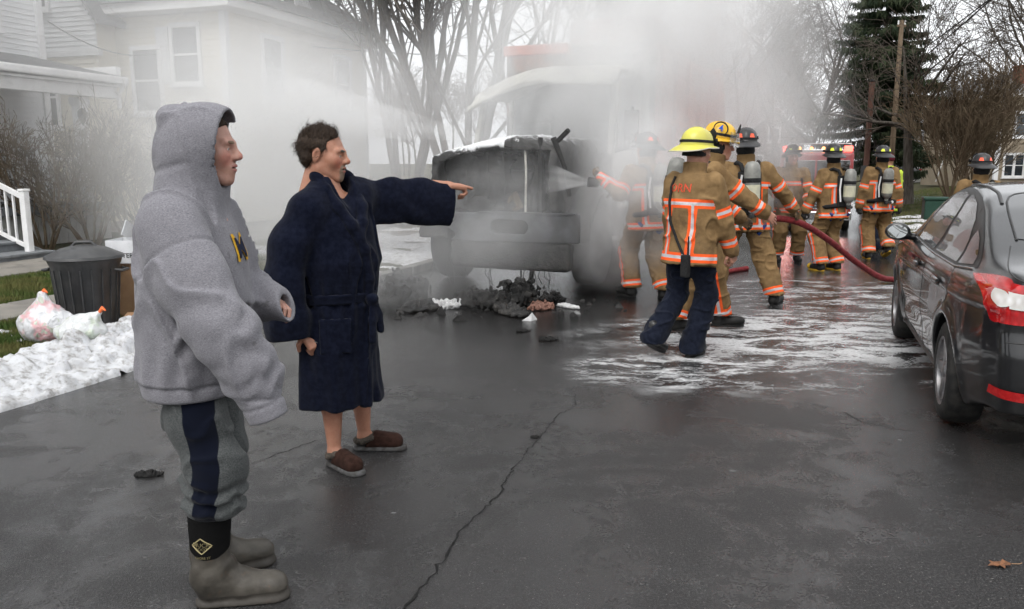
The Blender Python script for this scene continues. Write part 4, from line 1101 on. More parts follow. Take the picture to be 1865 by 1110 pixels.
def sedan():
    car = thing('car', 'dark grey sedan with red tail light parked at the right edge', 'car', W(5.62, 1.80, 0), -ALPHA)
    sdf_obj('body', car_f, (-1.02, -1.12, .12), (1.02, 3.75, 1.56), .017, M_PAINT, car, project=2, normals=True)
    L = lambda y, z: (-1.3, y, z); Rr = lambda y, z: (1.3, y, z)
    # side glass: front door, rear door, quarter light
    wins = {'front_window': [(2.02, 1.0), (1.05, .985), (.98, 1.25), (.99, 1.375), (1.2, 1.395), (1.45, 1.37), (1.75, 1.20)],
            'rear_window': [(.93, .985), (.16, .985), (.20, 1.12), (.33, 1.24), (.55, 1.335), (.80, 1.375), (.90, 1.375)],
            'quarter_window': [(.10, .985), (-.20, 1.01), (-.16, 1.07), (-.03, 1.15), (.12, 1.195), (.155, 1.12)]}
    for to, d in ((L, (1, 0, 0)), (Rr, (-1, 0, 0))):
        patch('window_surround', crom([(2.16, .99), (1.0, .968), (.1, .968), (-.27, .995), (-.24, 1.06), (-.05, 1.175), (.28, 1.30), (.6, 1.375), (.95, 1.41), (1.25, 1.418), (1.55, 1.36), (1.85, 1.19), (2.16, .99)], 4)[:-1], to, d, car_f, M_TRIMB, car, .003)
        for nm, ol in wins.items(): patch(nm, ol, to, d, car_f, M_GLASSC, car, .007)
        seam('window_trim', [(2.1, .985), (1.0, .965), (.1, .965), (-.27, .992)], to, d, car_f, M_CHROME, car, .009, .004)
        for s in ([(1.0, .962), (1.0, .6), (1.02, .32), (1.1, .24)], [(2.08, .98), (2.12, .7), (2.1, .35), (2.05, .24)], [(.08, .962), (.0, .8), (.17, .68), (.33, .58), (.42, .42), (.45, .24), (1.1, .235), (2.05, .235)]):
            seam('door_seam', crom(s, 5), to, d, car_f, M_TRIMB, car, .0035, -.001)
        for yh in (1.22, .24):
            hq = on_surf(car_f, np.array([to(yh + i * .045, .845) for i in range(6)]), d, .022)
            hb = MB().tube([tuple(q) for q in hq], [.010, .015, .016, .016, .015, .010], 8).build('door_handle', M_PAINT, car, smooth=80)
            patch('handle_cup', crom([(yh + .03, .86), (yh + .1, .882), (yh + .19, .86), (yh + .19, .83), (yh + .1, .81), (yh + .03, .83), (yh + .03, .86)], 3)[:-1], to, d, car_f, M_TRIMB, car, .002)
        seam('sill_trim', [(.42, .235), (1.3, .225), (2.25, .235)], to, d, car_f, M_TRIMB, car, .02, -.004)
    seam('fuel_flap', crom([(-.28, .86), (-.28, .72), (-.14, .72), (-.14, .86), (-.28, .86)], 3), Rr, (-1, 0, 0), car_f, M_TRIMB, car, .003, -.001)
    # tail lights wrap from the flank onto the back
    B = lambda x, z: (x, -1.5, z)
    for sx, to, d in ((-1, L, (1, 0, 0)), (1, Rr, (-1, 0, 0))):
        tl = patch('tail_light', crom([(-.34, .975), (-.60, 1.0), (-.80, .99), (-.88, .90), (-.86, .80), (-.77, .785), (-.70, .845), (-.58, .915), (-.34, .975)], 5)[:-1], to, d, car_f, M_LRED, car, .010)
        ol = crom([(sx * .77, .785), (sx * .60, .79), (sx * .48, .84), (sx * .48, .93), (sx * .62, .975), (sx * .78, .985)], 4)
        patch('tail_light', ol, B, (0, 1, 0), car_f, M_LRED, car, .010)
        patch('reversing_lens', crom([(-.72, .945), (-.84, .94), (-.89, .90), (-.85, .865), (-.76, .885), (-.72, .915), (-.72, .945)], 4)[:-1], to, d, car_f, M_LCLR, tl, .016)
        patch('reversing_lens', crom([(sx * .74, .945), (sx * .58, .935), (sx * .56, .89), (sx * .62, .865), (sx * .74, .865)], 4), B, (0, 1, 0), car_f, M_LCLR, car, .016)
        patch('reflector', crom([(sx * .78, .395), (sx * .6, .385), (sx * .42, .39), (sx * .40, .42), (sx * .6, .435), (sx * .78, .445)], 4), B, (0, 1, 0), car_f, M_LRED2, car, .006)
    T = lambda x, y: (x, y, 1.9)
    patch('rear_glass', crom([(-.60, -.20), (-.52, .42), (-.25, .47), (.25, .47), (.52, .42), (.60, -.20), (.3, -.30), (-.3, -.30), (-.60, -.20)], 5)[:-1], T, (0, 0, -1), car_f, M_GLASSC, car, .004)
    seam('rear_glass_seal', crom([(-.60, -.22), (-.525, .42), (-.25, .48), (.25, .48), (.525, .42), (.60, -.22)], 5), T, (0, 0, -1), car_f, M_TRIMB, car, .008, .001)
    patch('windscreen', crom([(-.56, 1.62), (-.68, 2.28), (-.3, 2.42), (.3, 2.42), (.68, 2.28), (.56, 1.62), (-.56, 1.62)], 4)[:-1], T, (0, 0, -1), car_f, M_GLASSC, car, .004)
    for sx in (-1, 1): seam('roof_moulding', [(sx * .545, 1.6), (sx * .565, 1.1), (sx * .56, .55), (sx * .585, .3)], T, (0, 0, -1), car_f, M_TRIMB, car, .014, -.004)
    seam('boot_seam', crom([(-.64, -.28), (-.70, -.55), (-.71, -.75), (-.66, -.93)], 5), T, (0, 0, -1), car_f, M_TRIMB, car, .004, -.001)
    seam('boot_seam', crom([(.64, -.28), (.70, -.55), (.71, -.75), (.66, -.93)], 5), T, (0, 0, -1), car_f, M_TRIMB, car, .004, -.001)
    seam('bumper_seam', [(-.75, .69), (-.3, .70), (.3, .70), (.75, .69)], B, (0, 1, 0), car_f, M_TRIMB, car, .004, -.001)
    pl_ = patch('number_plate', [(-.15, .56), (.15, .56), (.15, .66), (-.15, .66)], B, (0, 1, 0), car_f, M_TRIM, car, .008)
    patch('lower_bumper', crom([(-.62, .38), (0, .38), (.62, .38), (.58, .33), (0, .325), (-.58, .33), (-.62, .38)], 4)[:-1], B, (0, 1, 0), car_f, M_TRIMB, car, .004)
    for sx in (-1, 1):
        mf = U(.03, ell((sx * .985, 2.03, 1.03), (.10, .055, .075)), cone((sx * .86, 2.06, .985), (sx * .96, 2.04, 1.0), .03, .03))
        mr = sdf_obj('side_mirror', CUT(mf, (0, 2.0, 0), (0, -1, 0), .012), (min(sx * .8, sx * 1.12), 1.9, .9), (max(sx * .8, sx * 1.12), 2.15, 1.15), .010, M_PAINT, car, normals=True)
        MB().lathe([(.001, 0), (.9, 0), (1., .05), (.001, .05)], 24, Matrix.Translation((sx * .99, 1.996, 1.03)) @ Matrix.Diagonal((.078, .05, .056, 1)) @ Matrix.Rotation(R(90), 4, 'X')).build('mirror_glass', M('mirror_glass', (.6, .62, .62), rough=.02, metal=1.), mr, smooth=40)
    for y in (0, 2.65):
        for sx in (-1, 1): wheel(car, sx * .785, y, sx)
    for y in (0, 2.65):   # dark wheel tubs
        for sx in (-1, 1): MB().box((sx * .50 - .03, y - .34, .2), (sx * .50 + .03, y + .34, .66)).build('wheel_tub', M_TRIMB, car)
    return car
CAR = sedan()
far_car = copy_tree(CAR)
far_car.location = (31.5, 66, .1); far_car.rotation_euler = (0, 0, R(80))
tag(far_car, 'small dark car parked far away in front of the pale house', 'car')
# ---------------------------------------------------------------- burnt refuse truck
def mat_char(name, c, c2, ash=.5, rough=.85, ashc=(.55, .55, .54)):
    b = NB(name); v = b.coord('Object')
    n1 = b.noise(v, 2.2, 7, .65, .4); n2 = b.noise(v, 14, 6, .7)
    col = b.mix(b.step(n1, .4, .65), c, c2)
    g = b.n('NewGeometry'); up = b.n('SeparateXYZ', None, i0=g.outputs['Normal']).outputs[2]
    am = b.math('MULTIPLY', b.step(b.math('ADD', b.math('MULTIPLY', n2, .5), b.math('MULTIPLY', n1, .8)), .72, 1.0), ash)
    col = b.mix(am, col, ashc)
    b.principled(Base_Color=col, Roughness=rough, Specular_IOR_Level=.2, Normal=b.bump(b.math('ADD', n2, b.noise(v, 45, 4)), .7, .02)); return b.m
M_CHAR = mat_char('charred_metal', (.012, .012, .012), (.04, .038, .036), .25)
M_CHARH = mat_char('charred_bonnet', (.02, .02, .02), (.06, .058, .055), .5)
M_ASH = mat_char('ash_white', (.5, .5, .5), (.28, .28, .28), .3)
M_SCORCH = mat_char('scorched_pale_paint', (.5, .49, .44), (.3, .29, .27), .4)
M_BUMP = M('grey_bumper', (.085, .09, .10), (.03, .03, .032), rough=.42, rough2=.7, scale=4, metal=.5, bump=.15, bscale=40)
M_ORANGE = mat_char('orange_truck_paint', (.46, .105, .05), (.34, .07, .035), .12, .6)
M_ORDK = mat_char('sooty_orange', (.06, .045, .04), (.22, .08, .045), .2, .8)
M_DTYRE = mat_char('burnt_tyre', (.02, .02, .02), (.05, .05, .05), .35)
def truck_wheel(parent, x, y, r, w, mat=None):
    c = Matrix.Translation((x, y, r)) @ Matrix.Rotation(R(90), 4, 'Y')
    o = MB().lathe([(r * .58, -w / 2), (r * .8, -w / 2 * 1.05), (r * .97, -w / 2 * .9), (r, -w * .3), (r, w * .3), (r * .97, w / 2 * .9), (r * .8, w / 2 * 1.05), (r * .58, w / 2)], 36, c).build('wheel', mat or M_DTYRE, parent, smooth=45)
    MB().lathe([(r * .55, -w / 2 - .01), (r * .5, -w * .2), (r * .25, -w * .15), (r * .22, -w * .4), (.01, -w * .42)], 24, c).build('rim', M_CHAR, o, smooth=45)
    for k in range(8):
        a = k * math.pi / 4; p = c @ Vector((r * .38 * math.cos(a), r * .38 * math.sin(a), -w * .2)); MB().lathe([(.02, -.03), (.02, .03)], 6, Matrix.Translation(p) @ Matrix.Rotation(R(90), 4, 'Y')).build('wheel_nut', M_CHAR, o)
    return o
def refuse_truck():
    tk = thing('refuse_truck', 'burnt out orange refuse truck with charred bonnet, smoking at the kerb', 'truck', (-.32, 10.2, 0), R(-23))
    # bonnet: a scorched hollow shell, front blown open
    def hood(P):
        x, y, z = P[..., 0], P[..., 1], P[..., 2]
        top = 1.93 + .03 * sm01(.2, 1.6, y) - .10 * np.abs(x / .9) ** 3 - .14 * sm01(.2, -.9, x) - .05 * sm01(.5, .1, y)
        d = smax(z - top, np.abs(x - .02) - .86 + .03 * (z - 1.2), .10)
        d = smax(d, smax(.12 - y, y - 1.75, .02), .05); d = smax(d, 1.0 - z, .03)
        inn = smax(smax(z - top + .09, np.abs(x - .02) - .76, .08), smax(-.2 - y, y - 1.6, .02), .04); inn = np.maximum(inn, .9 - z)
        d = smax(d, -inn, .02)
        return (d + .045 * fbm(P, 4, 3, 2) + .018 * fbm(P, 15, 2, 5)).astype(F32)
    def hood_att(v): return np.clip((v[:, 2] - 1.62) * 3.4 + .5 * fbm(v, 3, 3, 9) + np.where(v[:, 0] < .2, .40, -.5), 0, 1)
    b = NB('burnt_bonnet'); v = b.coord('Object'); n2 = b.noise(v, 18, 6, .7)
    col = b.mix(b.step(b.noise(v, 3, 6, .65), .4, .65), (.022, .022, .022), (.06, .058, .056))
    am = b.step(b.math('ADD', b.attr('ash').outputs['Fac'], b.math('MULTIPLY', b.math('SUBTRACT', n2, .5), 1.4)), .55, .75)
    b.principled(Base_Color=b.mix(am, col, (.72, .73, .74)), Roughness=.85, Normal=b.bump(n2, .8, .02))
    hd = sdf_obj('bonnet', hood, (-1.0, -.05, .9), (1.05, 1.9, 2.1), .026, b.m, tk, {'ash': hood_att})
    # grille remains and engine block in the cavity
    rf_ = lambda P: smax(rbox((-.05, .40, 1.36), (.66, .07, .36), .03)(P) + .07 * fbm(P, (7, 7, 2.2), 3, 4) + .03 * fbm(P, 16, 2, 7), -ell((.30, .32, 1.50), (.20, .2, .24))(P), .03)
    rad = sdf_obj('radiator', rf_, (-.85, .2, .9), (.75, .62, 1.85), .022, M_CHAR, tk)
    for i, x in enumerate((-.42, -.12, .1)): MB().tube([(x, .30, 1.04), (x + .03, .28, 1.4), (x - .02, .31, 1.74)], .012, 5).build('radiator_fin', M_CHARH, rad)
    MB().tube([(.2, .26, 1.10), (.3, .2, 1.2), (.36, .22, 1.06), (.28, .2, 1.02)], [.05, .06, .05, .03], 8).build('burnt_hose', mat_char('brown_scorch', (.12, .08, .04), (.05, .04, .03), .3), tk, smooth=60)
    MB().tube([(.46, .16, 1.0), (.47, .15, 1.5), (.44, .18, 1.88)], .014, 6).build('grille_stay', M_SCORCH, tk, smooth=60)
    MB().tube([(.66, .14, 1.0), (.66, .14, 1.9)], .03, 6).build('grille_stay', M_CHAR, tk, smooth=60)
    eng = U(.04, rbox((.1, .75, 1.2), (.35, .3, .3), .05), ell((.25, .28, 1.1), (.16, .1, .12)), ell((-.25, .35, 1.08), (.22, .12, .1)))
    sdf_obj('engine', DISP(eng, lambda P: .05 * fbm(P, 9, 3, 3)), (-.6, .05, .8), (.6, 1.2, 1.65), .03, M_CHAR, tk)
    MB().tube([(.8, .2, 1.9), (.93, .25, 1.55), (.98, .3, 1.2)], [.04, .03, .03], 6).tube([(.86, .2, 1.86), (1.02, .12, 1.98)], .03, 6).build('bonnet_hinge', M_CHAR, tk, smooth=60)
    # fenders
    for sx in (-1, 1):
        def fen(P, sx=sx):
            x, y, z = P[..., 0], P[..., 1], P[..., 2]
            r = np.sqrt((y - 1.15) ** 2 + (z - .55) ** 2)
            d = smax(np.abs(r - .70) - .035, np.abs(x - sx * .98) - .22, .03); d = smax(d, .62 - z, .02)
            return (d + .015 * fbm(P, 7, 2, 4)).astype(F32)
        sdf_obj('fender', fen, (sx * .98 - .3, .3, .5), (sx * .98 + .3, 2.0, 1.4), .028, M_CHARH, tk)
    # bumper: pressed steel plate with a tow-hook slot, burnt through at its left half
    def bump(P):
        x, y, z = P[..., 0], P[..., 1], P[..., 2]
        yc = .0 + .10 * (np.abs(x) / 1.2) ** 3
        d = smax(np.abs(y - yc) - .035, np.abs(z - .82) - .175, .02); d = smax(d, np.abs(x - .36 + .05 * np.sin(z * 33) * (x < 0)) - .83, .03)
        for cx in (.32,):
            q = np.sqrt(np.maximum(np.abs(x - cx) - .16, 0) ** 2 + (z - .83) ** 2) - .085; d = smax(d, -q, .01)
        return d.astype(F32)
    sdf_obj('bumper', bump, (-1.25, -.08, .6), (1.25, .2, 1.05), .018, M_BUMP, tk, normals=True)
    MB().box((-.10, -.045, .995), (1.17, .06, 1.01)).build('bumper_lip', M_BUMP, tk)
    va = DISP(rbox((.28, .12, .47), (.80, .10, .175), .06), lambda P: .018 * fbm(P, 6, 3, 6))
    sdf_obj('valance', va, (-1.1, -.02, .25), (1.2, .3, .7), .025, M_CHARH, tk)
    for x in (-.35, .45): MB().box((x, .3, .55), (x + .1, 9.5, .85)).build('chassis_rail', M_CHAR, tk)
    MB().box((-1.0, 1.05, .42), (1.0, 1.25, .55)).build('front_axle', M_CHAR, tk)
    MB().tube([(.55, .16, .3), (.50, .2, .02)], .035, 6).tube([(.42, .1, .34), (.44, .1, .05)], .012, 5).build('dangling_pipe', M_CHAR, tk)
    # hanging burnt wires
    rr = random.Random(4)
    for k in range(14):
        x = rr.uniform(-.9, .9); MB().tube([(x, .1, .32), (x + rr.uniform(-.04, .04), .1, .22), (x + rr.uniform(-.1, .1), .1, rr.uniform(.05, .18))], .005, 4).build('hanging_wire', M_CHAR, tk)
    # cab: burnt-out frame, no glass left
    cabx = 1.06; cb = MB().box((-cabx, 1.8, .95), (cabx, 1.88, 1.72)).build('firewall', M_CHARH, tk, bevel=.03)
    MB().box((-cabx, 1.882, .95), (-cabx + .05, 3.3, 1.78)).build('door', M_CHARH, tk, bevel=.02)
    dr = MB().box((cabx - .05, 1.882, .95), (cabx, 3.3, 1.78)).build('door', M_SCORCH, tk, bevel=.02)
    MB().box((cabx + .001, 2.9, 1.45), (cabx + .03, 3.1, 1.5)).build('handle', M_CHAR, dr)
    MB().box((-cabx, 3.302, .95), (cabx, 3.36, 2.9)).build('cab_back', M_CHARH, tk)
    def roof(P):
        x, y, z = P[..., 0], P[..., 1], P[..., 2]
        top = 2.93 - .30 * np.abs((x - .25) / 1.3) ** 2.2 * (x < .25) - .03 * np.abs(x) - .22 * sm01(2.15, 1.75, y)
        d = smax(np.abs(z - top) - .035, np.abs(x) - 1.1, .03); d = smax(d, smax(1.72 - y, y - 3.38, .02), .03)
        return (d + .012 * fbm(P, 7, 2, 7)).astype(F32)
    sdf_obj('cab_roof', roof, (-1.2, 1.65, 2.3), (1.2, 3.5, 3.05), .026, M_SCORCH, tk)
    MB().bar((-1.03, 1.86, 1.7), (-.98, 2.1, 2.48), .09, .09).build('windscreen_pillar', M_SCORCH, tk, bevel=.02)
    MB().bar((1.03, 1.86, 1.7), (1.0, 2.1, 2.72), .09, .09).build('windscreen_pillar', M_SCORCH, tk, bevel=.02)
    MB().bar((1.04, 2.0, 1.78), (1.04, 2.2, 2.78), .06, .06).build('door_frame', M_SCORCH, tk, bevel=.015)
    MB().bar((1.04, 3.25, 1.78), (1.04, 3.25, 2.8), .07, .08).build('door_frame', M_SCORCH, tk, bevel=.015)
    MB().bar((-1.04, 3.25, 1.78), (-1.04, 3.25, 2.6), .07, .08).build('door_frame', M_SCORCH, tk, bevel=.015)
    MB().box((-1.0, 1.89, 1.5), (1.0, 2.25, 1.74)).build('dashboard', M_CHAR, tk, bevel=.05)
    for x in (-.55, .55):
        sdf_obj('seat', DISP(U(.05, rbox((x, 2.75, 1.35), (.26, .26, .12), .05), rbox((x, 3.05, 1.8), (.24, .08, .42), .05)), lambda P: .03 * fbm(P, 8, 3, 2)), (x - .4, 2.4, 1.1), (x + .4, 3.25, 2.3), .04, M_CHAR, tk)
    MB().tube([(.95, 2.0, 1.72), (1.28, 1.9, 1.8), (1.32, 1.88, 2.35)], .02, 6).box((1.22, 1.82, 1.9), (1.42, 1.87, 2.3)).build('door_mirror', M_CHAR, tk, bevel=.01)
    # collection body
    bx = 1.24
    MB().box((-bx, 3.55, 1.0), (bx, 9.0, 3.42)).build('hopper_body', M_ORANGE, tk, bevel=.04)
    MB().box((-bx + .01, 3.50, 1.0), (bx - .01, 3.548, 3.40)).build('body_front', M_ORDK, tk)
    MB().box((-bx - .03, 3.44, 3.30), (-.15, 3.6, 3.46)).build('top_rail', M_ORANGE, tk, bevel=.02)
    MB().box((-.12, 3.40, 3.38), (bx, 4.9, 3.78)).build('lift_housing', M_ORDK, tk, bevel=.04)
    for i, y in enumerate((3.7, 4.75, 5.8, 6.85, 7.9, 8.85)): MB().box((bx + .002, y, 1.02), (bx + .07, y + .1, 3.40)).build('body_rib', M_ORANGE, tk, bevel=.01)
    for z in (1.05, 2.2, 3.3): MB().box((bx + .001, 3.6, z), (bx + .045, 8.98, z + .09)).build('body_rail', M_ORANGE, tk, bevel=.008)
    MB().prism([(8.999, .75), (10.4, .75), (10.6, 1.5), (10.2, 2.3), (9.5, 3.6), (8.999, 3.5)], 2 * bx + .1, Matrix(((0, -1, 0, bx + .05), (1, 0, 0, 0), (0, 0, 1, 0), (0, 0, 0, 1)))).build('tailgate_hopper', M_ORANGE, tk, bevel=.03)
    MB().box((bx - .2, 4.6, .55), (bx, 6.4, .95)).build('side_tank', M_CHAR, tk, bevel=.04)
    MB().tube([(bx - .15, 3.46, .9), (bx - .15, 3.46, 3.2)], .07, 10).build('exhaust_stack', M_SCORCH, tk, smooth=60)
    for sx in (-1, 1):
        truck_wheel(tk, sx * 1.0, 1.15, .52, .3)
        for y in (7.1, 8.35): truck_wheel(tk, sx * .95, y, .52, .5)
    return tk
refuse_truck()

M_GREYASH = mat_char('grey_ash', (.2, .2, .2), (.1, .1, .1), .3)
# burnt debris fallen under the bumper
def chunk(name, label, loc, size, seed, mat, group='burnt debris under the truck', h=.02, cat='debris'):
    f = ell((0, 0, size[2] * .45), size)
    g = lambda P: f(P) + .8 * min(size) * fbm(P, 2.6 / max(size), 4, seed) - .75 * min(size) * np.abs(vnoise(P, (7 / max(size), 7 / max(size), 4 / max(size)), seed + 2)) + .28 * min(size)
    g2 = lambda P: np.maximum(g(P), -P[..., 2] + .002)
    hh = max(size) / 18
    o = sdf_obj(name, g2, (-size[0] * 1.5, -size[1] * 1.5, -.03), (size[0] * 1.5, size[1] * 1.5, size[2] * 2.1), hh, mat)
    o.location = loc; o.rotation_euler = (0, 0, seed * 1.3)
    return tag(o, label, cat, group)
M_MELT = mat_char('melted_plastic', (.02, .02, .02), (.06, .055, .05), .3, .5)
M_PINKISH = mat_char('scorched_copper', (.20, .105, .08), (.12, .07, .055), .3, .6)
for (x, y, sz, sd, mt, lab) in ((.10, 9.35, (.26, .2, .17), 1, M_CHAR, 'tall black heap of burnt engine parts under the bumper'), (-.35, 9.25, (.32, .24, .12), 2, M_CHAR, 'rounded black lump of burnt debris left of the engine heap'),
                            (.33, 9.0, (.16, .1, .06), 3, M_PINKISH, 'scorched copper coloured scrap lying before the debris heap'), (-.02, 8.75, (.34, .14, .06), 4, M_MELT, 'flat spread of burnt fragments in front of the heap'),
                            (-.75, 9.1, (.2, .14, .06), 5, M_ASH, 'white ashy lump left of the burnt debris'), (-1.35, 9.6, (.42, .3, .2), 6, M_CHAR, 'large sooty mound beside the truck front wheel'),
                            (.45, 9.25, (.14, .1, .1), 7, M_CHAR, 'small black scrap right of the engine heap'), (-1.0, 9.0, (.35, .2, .07), 8, M_MELT, 'low melted slab left of the white lump'),
                            (.62, 9.1, (.2, .05, .03), 9, M_ASH, 'thin pale splinter at the right end of the debris')):
    chunk('debris_lump', lab, (x, y, 0), sz, sd, mt)
rr = random.Random(5)
for k in range(90):
    x = rr.gauss(-.1, .75); y = rr.gauss(9.0, .38); s = rr.choice([.012, .02, .03, .05, .08]) * rr.uniform(.7, 1.3)
    o = MB().add([(-s, -s * .4, 0), (s, -s * .5, 0), (s * .7, s * .6, 0), (-s * .8, s * .4, 0), (-s * .3, 0, s * rr.uniform(.4, 1.)), (s * .5, .1 * s, s * rr.uniform(.3, .8))], [(0, 3, 2, 1), (0, 1, 5, 4), (1, 2, 5), (2, 3, 4, 5), (3, 0, 4)]).build('debris_bit', rr.choice([M_CHAR] * 7 + [M_MELT] * 4 + [M_ASH, M_GREYASH]))
    o.location = (x, y, .001); o.rotation_euler = (0, 0, rr.uniform(0, 6)); tag(o, 'small charred fragment scattered in front of the burnt truck', 'debris', 'small charred fragments')
for (x, y, s, lab) in ((.11, 7.75, .07, 'charred strip on the road ahead of the debris'), (.33, 7.35, .09, 'black ragged scrap on the road nearest the foam'), (.14, 4.66, .032, 'black cinder lying beside the road crack'), (-1.88, 4.05, .07, 'black twig shaped scrap behind the hooded man')):
    o = chunk('cinder', lab, (x, y, 0), (s, s * .45, s * .3), 11, M_CHAR, 'cinders on the road'); o.rotation_euler = (0, 0, .2)

# ---------------------------------------------------------------- fire engine far behind the crew
M_FRED = M('engine_red', (.30, .012, .016), (.25, .01, .014), rough=.25, scale=5, Coat_Weight=.8)
M_LAMPR = NB('red_beacon'); M_LAMPR.principled(Base_Color=(.6, .02, .02), Emission_Color=(1, .06, .04, 1), Emission_Strength=7.); M_LAMPR = M_LAMPR.m
M_LAMPA = NB('amber_beacon'); M_LAMPA.principled(Base_Color=(.7, .3, .05), Emission_Color=(1, .35, .08, 1), Emission_Strength=5.); M_LAMPA = M_LAMPA.m
M_LAMPW = NB('white_head_lamp'); M_LAMPW.principled(Base_Color=(.8, .8, .8), Emission_Color=(1, .93, .85, 1), Emission_Strength=5.); M_LAMPW = M_LAMPW.m
def fire_engine():
    z0 = float(ground_z(33.5, 1))
    e = thing('fire_engine', 'red fire engine with flashing lights far behind the crew', 'fire engine', W(31.2, .55, z0 + .01), -ALPHA - R(3))
    MB().box((-1.22, 0, .45), (1.22, 2.4, 2.75)).build('cab', M_FRED, e, bevel=.10, seg=3)
    MB().box((-1.22, 2.42, .45), (1.22, 8, 2.85)).build('body', M_FRED, e, bevel=.04)
    MB().box((-1.10, -.012, 1.62), (-.03, .01, 2.48)).build('windscreen', M_GLASSC, e, bevel=.03)
    MB().box((.03, -.012, 1.62), (1.10, .01, 2.48)).build('windscreen', M_GLASSC, e, bevel=.03)
    MB().box((-1.26, -.35, .42), (1.26, -.02, .72)).build('bumper', M_CHROME, e, bevel=.04)
    g = MB().box((-.55, -.04, .78), (.55, -.002, 1.35)).build('grille', M_CHROME, e, bevel=.01)
    for i in range(5): MB().box((-.5, -.06, .84 + i * .1), (.5, -.042, .88 + i * .1)).build('grille_bar', M_TRIMB, g)
    for sx in (-1, 1):
        hl = MB().box((sx * .87 - .24, -.05, .78), (sx * .87 + .24, -.002, 1.36)).build('light_bezel', M_CHROME, e, bevel=.02)
        MB().box((sx * .87 - .2, -.075, 1.12), (sx * .87 + .2, -.052, 1.32)).build('red_flasher', M_LAMPR, hl)
        MB().box((sx * .87 - .18, -.075, .84), (sx * .87 + .18, -.052, 1.04)).build('headlamp', M_LAMPW, hl)
        MB().box((sx * 1.02 - .14, .3, 2.78), (sx * 1.02 + .14, .6, 2.98)).build('roof_beacon', M_LAMPR, e, bevel=.03)
        MB().tube([(sx * 1.2, .2, 1.7), (sx * 1.55, .0, 1.8), (sx * 1.55, -.02, 2.2)], .025, 6).box((sx * 1.55 - .1, -.06, 1.75), (sx * 1.55 + .1, 0, 2.3)).build('mirror', M_TRIMB, e)
    lb = MB().box((-.85, .3, 2.77), (.85, .6, 2.86)).build('light_bar', M_CHROME, e, bevel=.02)
    for i, x in enumerate((-.6, -.2, .2, .6)): MB().lathe([(.05, 2.86), (.05, 2.93), (.02, 2.95)], 10, Matrix.Translation((x, .4, 0))).build('amber_lamp', M_LAMPA, lb, smooth=50)
    # hose bed rails
    MB().tube([(-1.1, 2.6, 3.1), (-1.1, 7.6, 3.1)], .03, 6).tube([(1.1, 2.6, 3.1), (1.1, 7.6, 3.1)], .03, 6).tube([(-1.1, 2.6, 3.1), (1.1, 2.6, 3.1)], .03, 6).tube([(-1.1, 2.6, 2.8), (-1.1, 2.6, 3.1)], .03, 6).tube([(1.1, 2.6, 2.8), (1.1, 2.6, 3.1)], .03, 6).build('roof_rail', M_CHROME, e, smooth=60)
    for sx in (-1, 1):
        for y in (1.2, 6.4): truck_wheel(e, sx * 1.05, y, .5, .3, M_TYRE)
    return e
fire_engine()

# ---------------------------------------------------------------- kerbside rubbish, utility box, leaf
M_BIN = M('black_bin_plastic', (.028, .029, .031), (.05, .05, .05), rough=.42, scale=7, bump=.15, bscale=50)
def trash_bin():
    b = thing('trash_bin', 'round black plastic trash bin with a domed lid at the kerb', 'bin', W(5.80, -6.12, .09))
    prof = [(.001, .0), (.22, .0), (.235, .02), (.29, .60), (.30, .61), (.315, .66), (.30, .665), (.285, .64), (.22, .05), (.001, .04)]
    MB().lathe(prof, 40).build('body', M_BIN, b, smooth=40)
    for k in range(20):
        a = 2 * math.pi * k / 20; MB().bar((.243 * math.cos(a), .243 * math.sin(a), .06), (.287 * math.cos(a), .287 * math.sin(a), .57), .012, .012).build('rib', M_BIN, b)
    ld = MB().lathe([(.001, .775), (.10, .77), (.2, .745), (.28, .705), (.325, .685), (.335, .66), (.32, .655), (.001, .68)], 40).build('lid', M_BIN, b, smooth=40)
    MB().tube([(-.10, -.02, .76), (-.06, -.02, .80), (.06, .02, .80), (.10, .02, .76)], .016, 8).build('lid_handle', M_BIN, ld, smooth=60)
    for sx in (-1, 1): MB().tube([(sx * .30, -.07, .56), (sx * .36, -.06, .55), (sx * .36, .06, .55), (sx * .30, .07, .56)], .014, 8).build('side_handle', M_BIN, b, smooth=60)
    return b
trash_bin()
def mat_bag(name, c, tint):
    b = NB(name); v = b.coord('Object')
    n = b.noise(v, 5, 4, .6); blob = b.step(b.noise(v, 6.5, 2), .48, .6)
    col = b.mix(blob, c, tint); col = b.mix(b.step(b.noise(v, 13, 2), .6, .65), col, (.55, .6, .5))
    b.principled(Base_Color=col, Roughness=.28, Coat_Weight=.4, Coat_Roughness=.15, Normal=b.bump(b.noise(v, 16, 6, .6, 1.5), .9, .03), Transmission_Weight=.12, Subsurface_Weight=.1, Subsurface_Radius=(.03, .03, .03)); return b.m
def bag(label, loc, r, seed, mat, knot):
    t = thing('trash_bag', label, 'trash bag', loc)
    f = Uk(ell((0, 0, r[2]), r), (cone((0, 0, r[2] * 1.6), knot, r[0] * .42, .03), .08))
    g = lambda P: np.maximum(f(P) + .03 * fbm(P, 7, 3, seed) + .018 * np.abs(vnoise(P, (16, 16, 7), seed + 3)), -P[..., 2] + .003)
    o = sdf_obj('sack', g, (-.45, -.4, -.03), (.45, .4, .75), .012, mat, t)
    MB().tube([knot, (knot[0] + .03, knot[1], knot[2] + .04), (knot[0] + .06, knot[1] - .01, knot[2] + .02)], [.014, .018, .006], 7).build('drawstring', M('orange_drawstring', (.75, .16, .05), rough=.5), t, smooth=60)
    return t
bag('white plastic trash bag with pink contents and an orange drawstring', W(5.21, -5.98, .07), (.24, .20, .17), 3, mat_bag('white_bag', (.72, .73, .75), (.75, .45, .47)), (-.02, 0, .43))
bag('small crumpled white plastic bag lying on the snow bank before the bin', W(5.10, -5.50, .14), (.22, .17, .10), 7, mat_bag('clear_bag', (.68, .70, .70), (.55, .62, .52)), (.16, .02, .25))
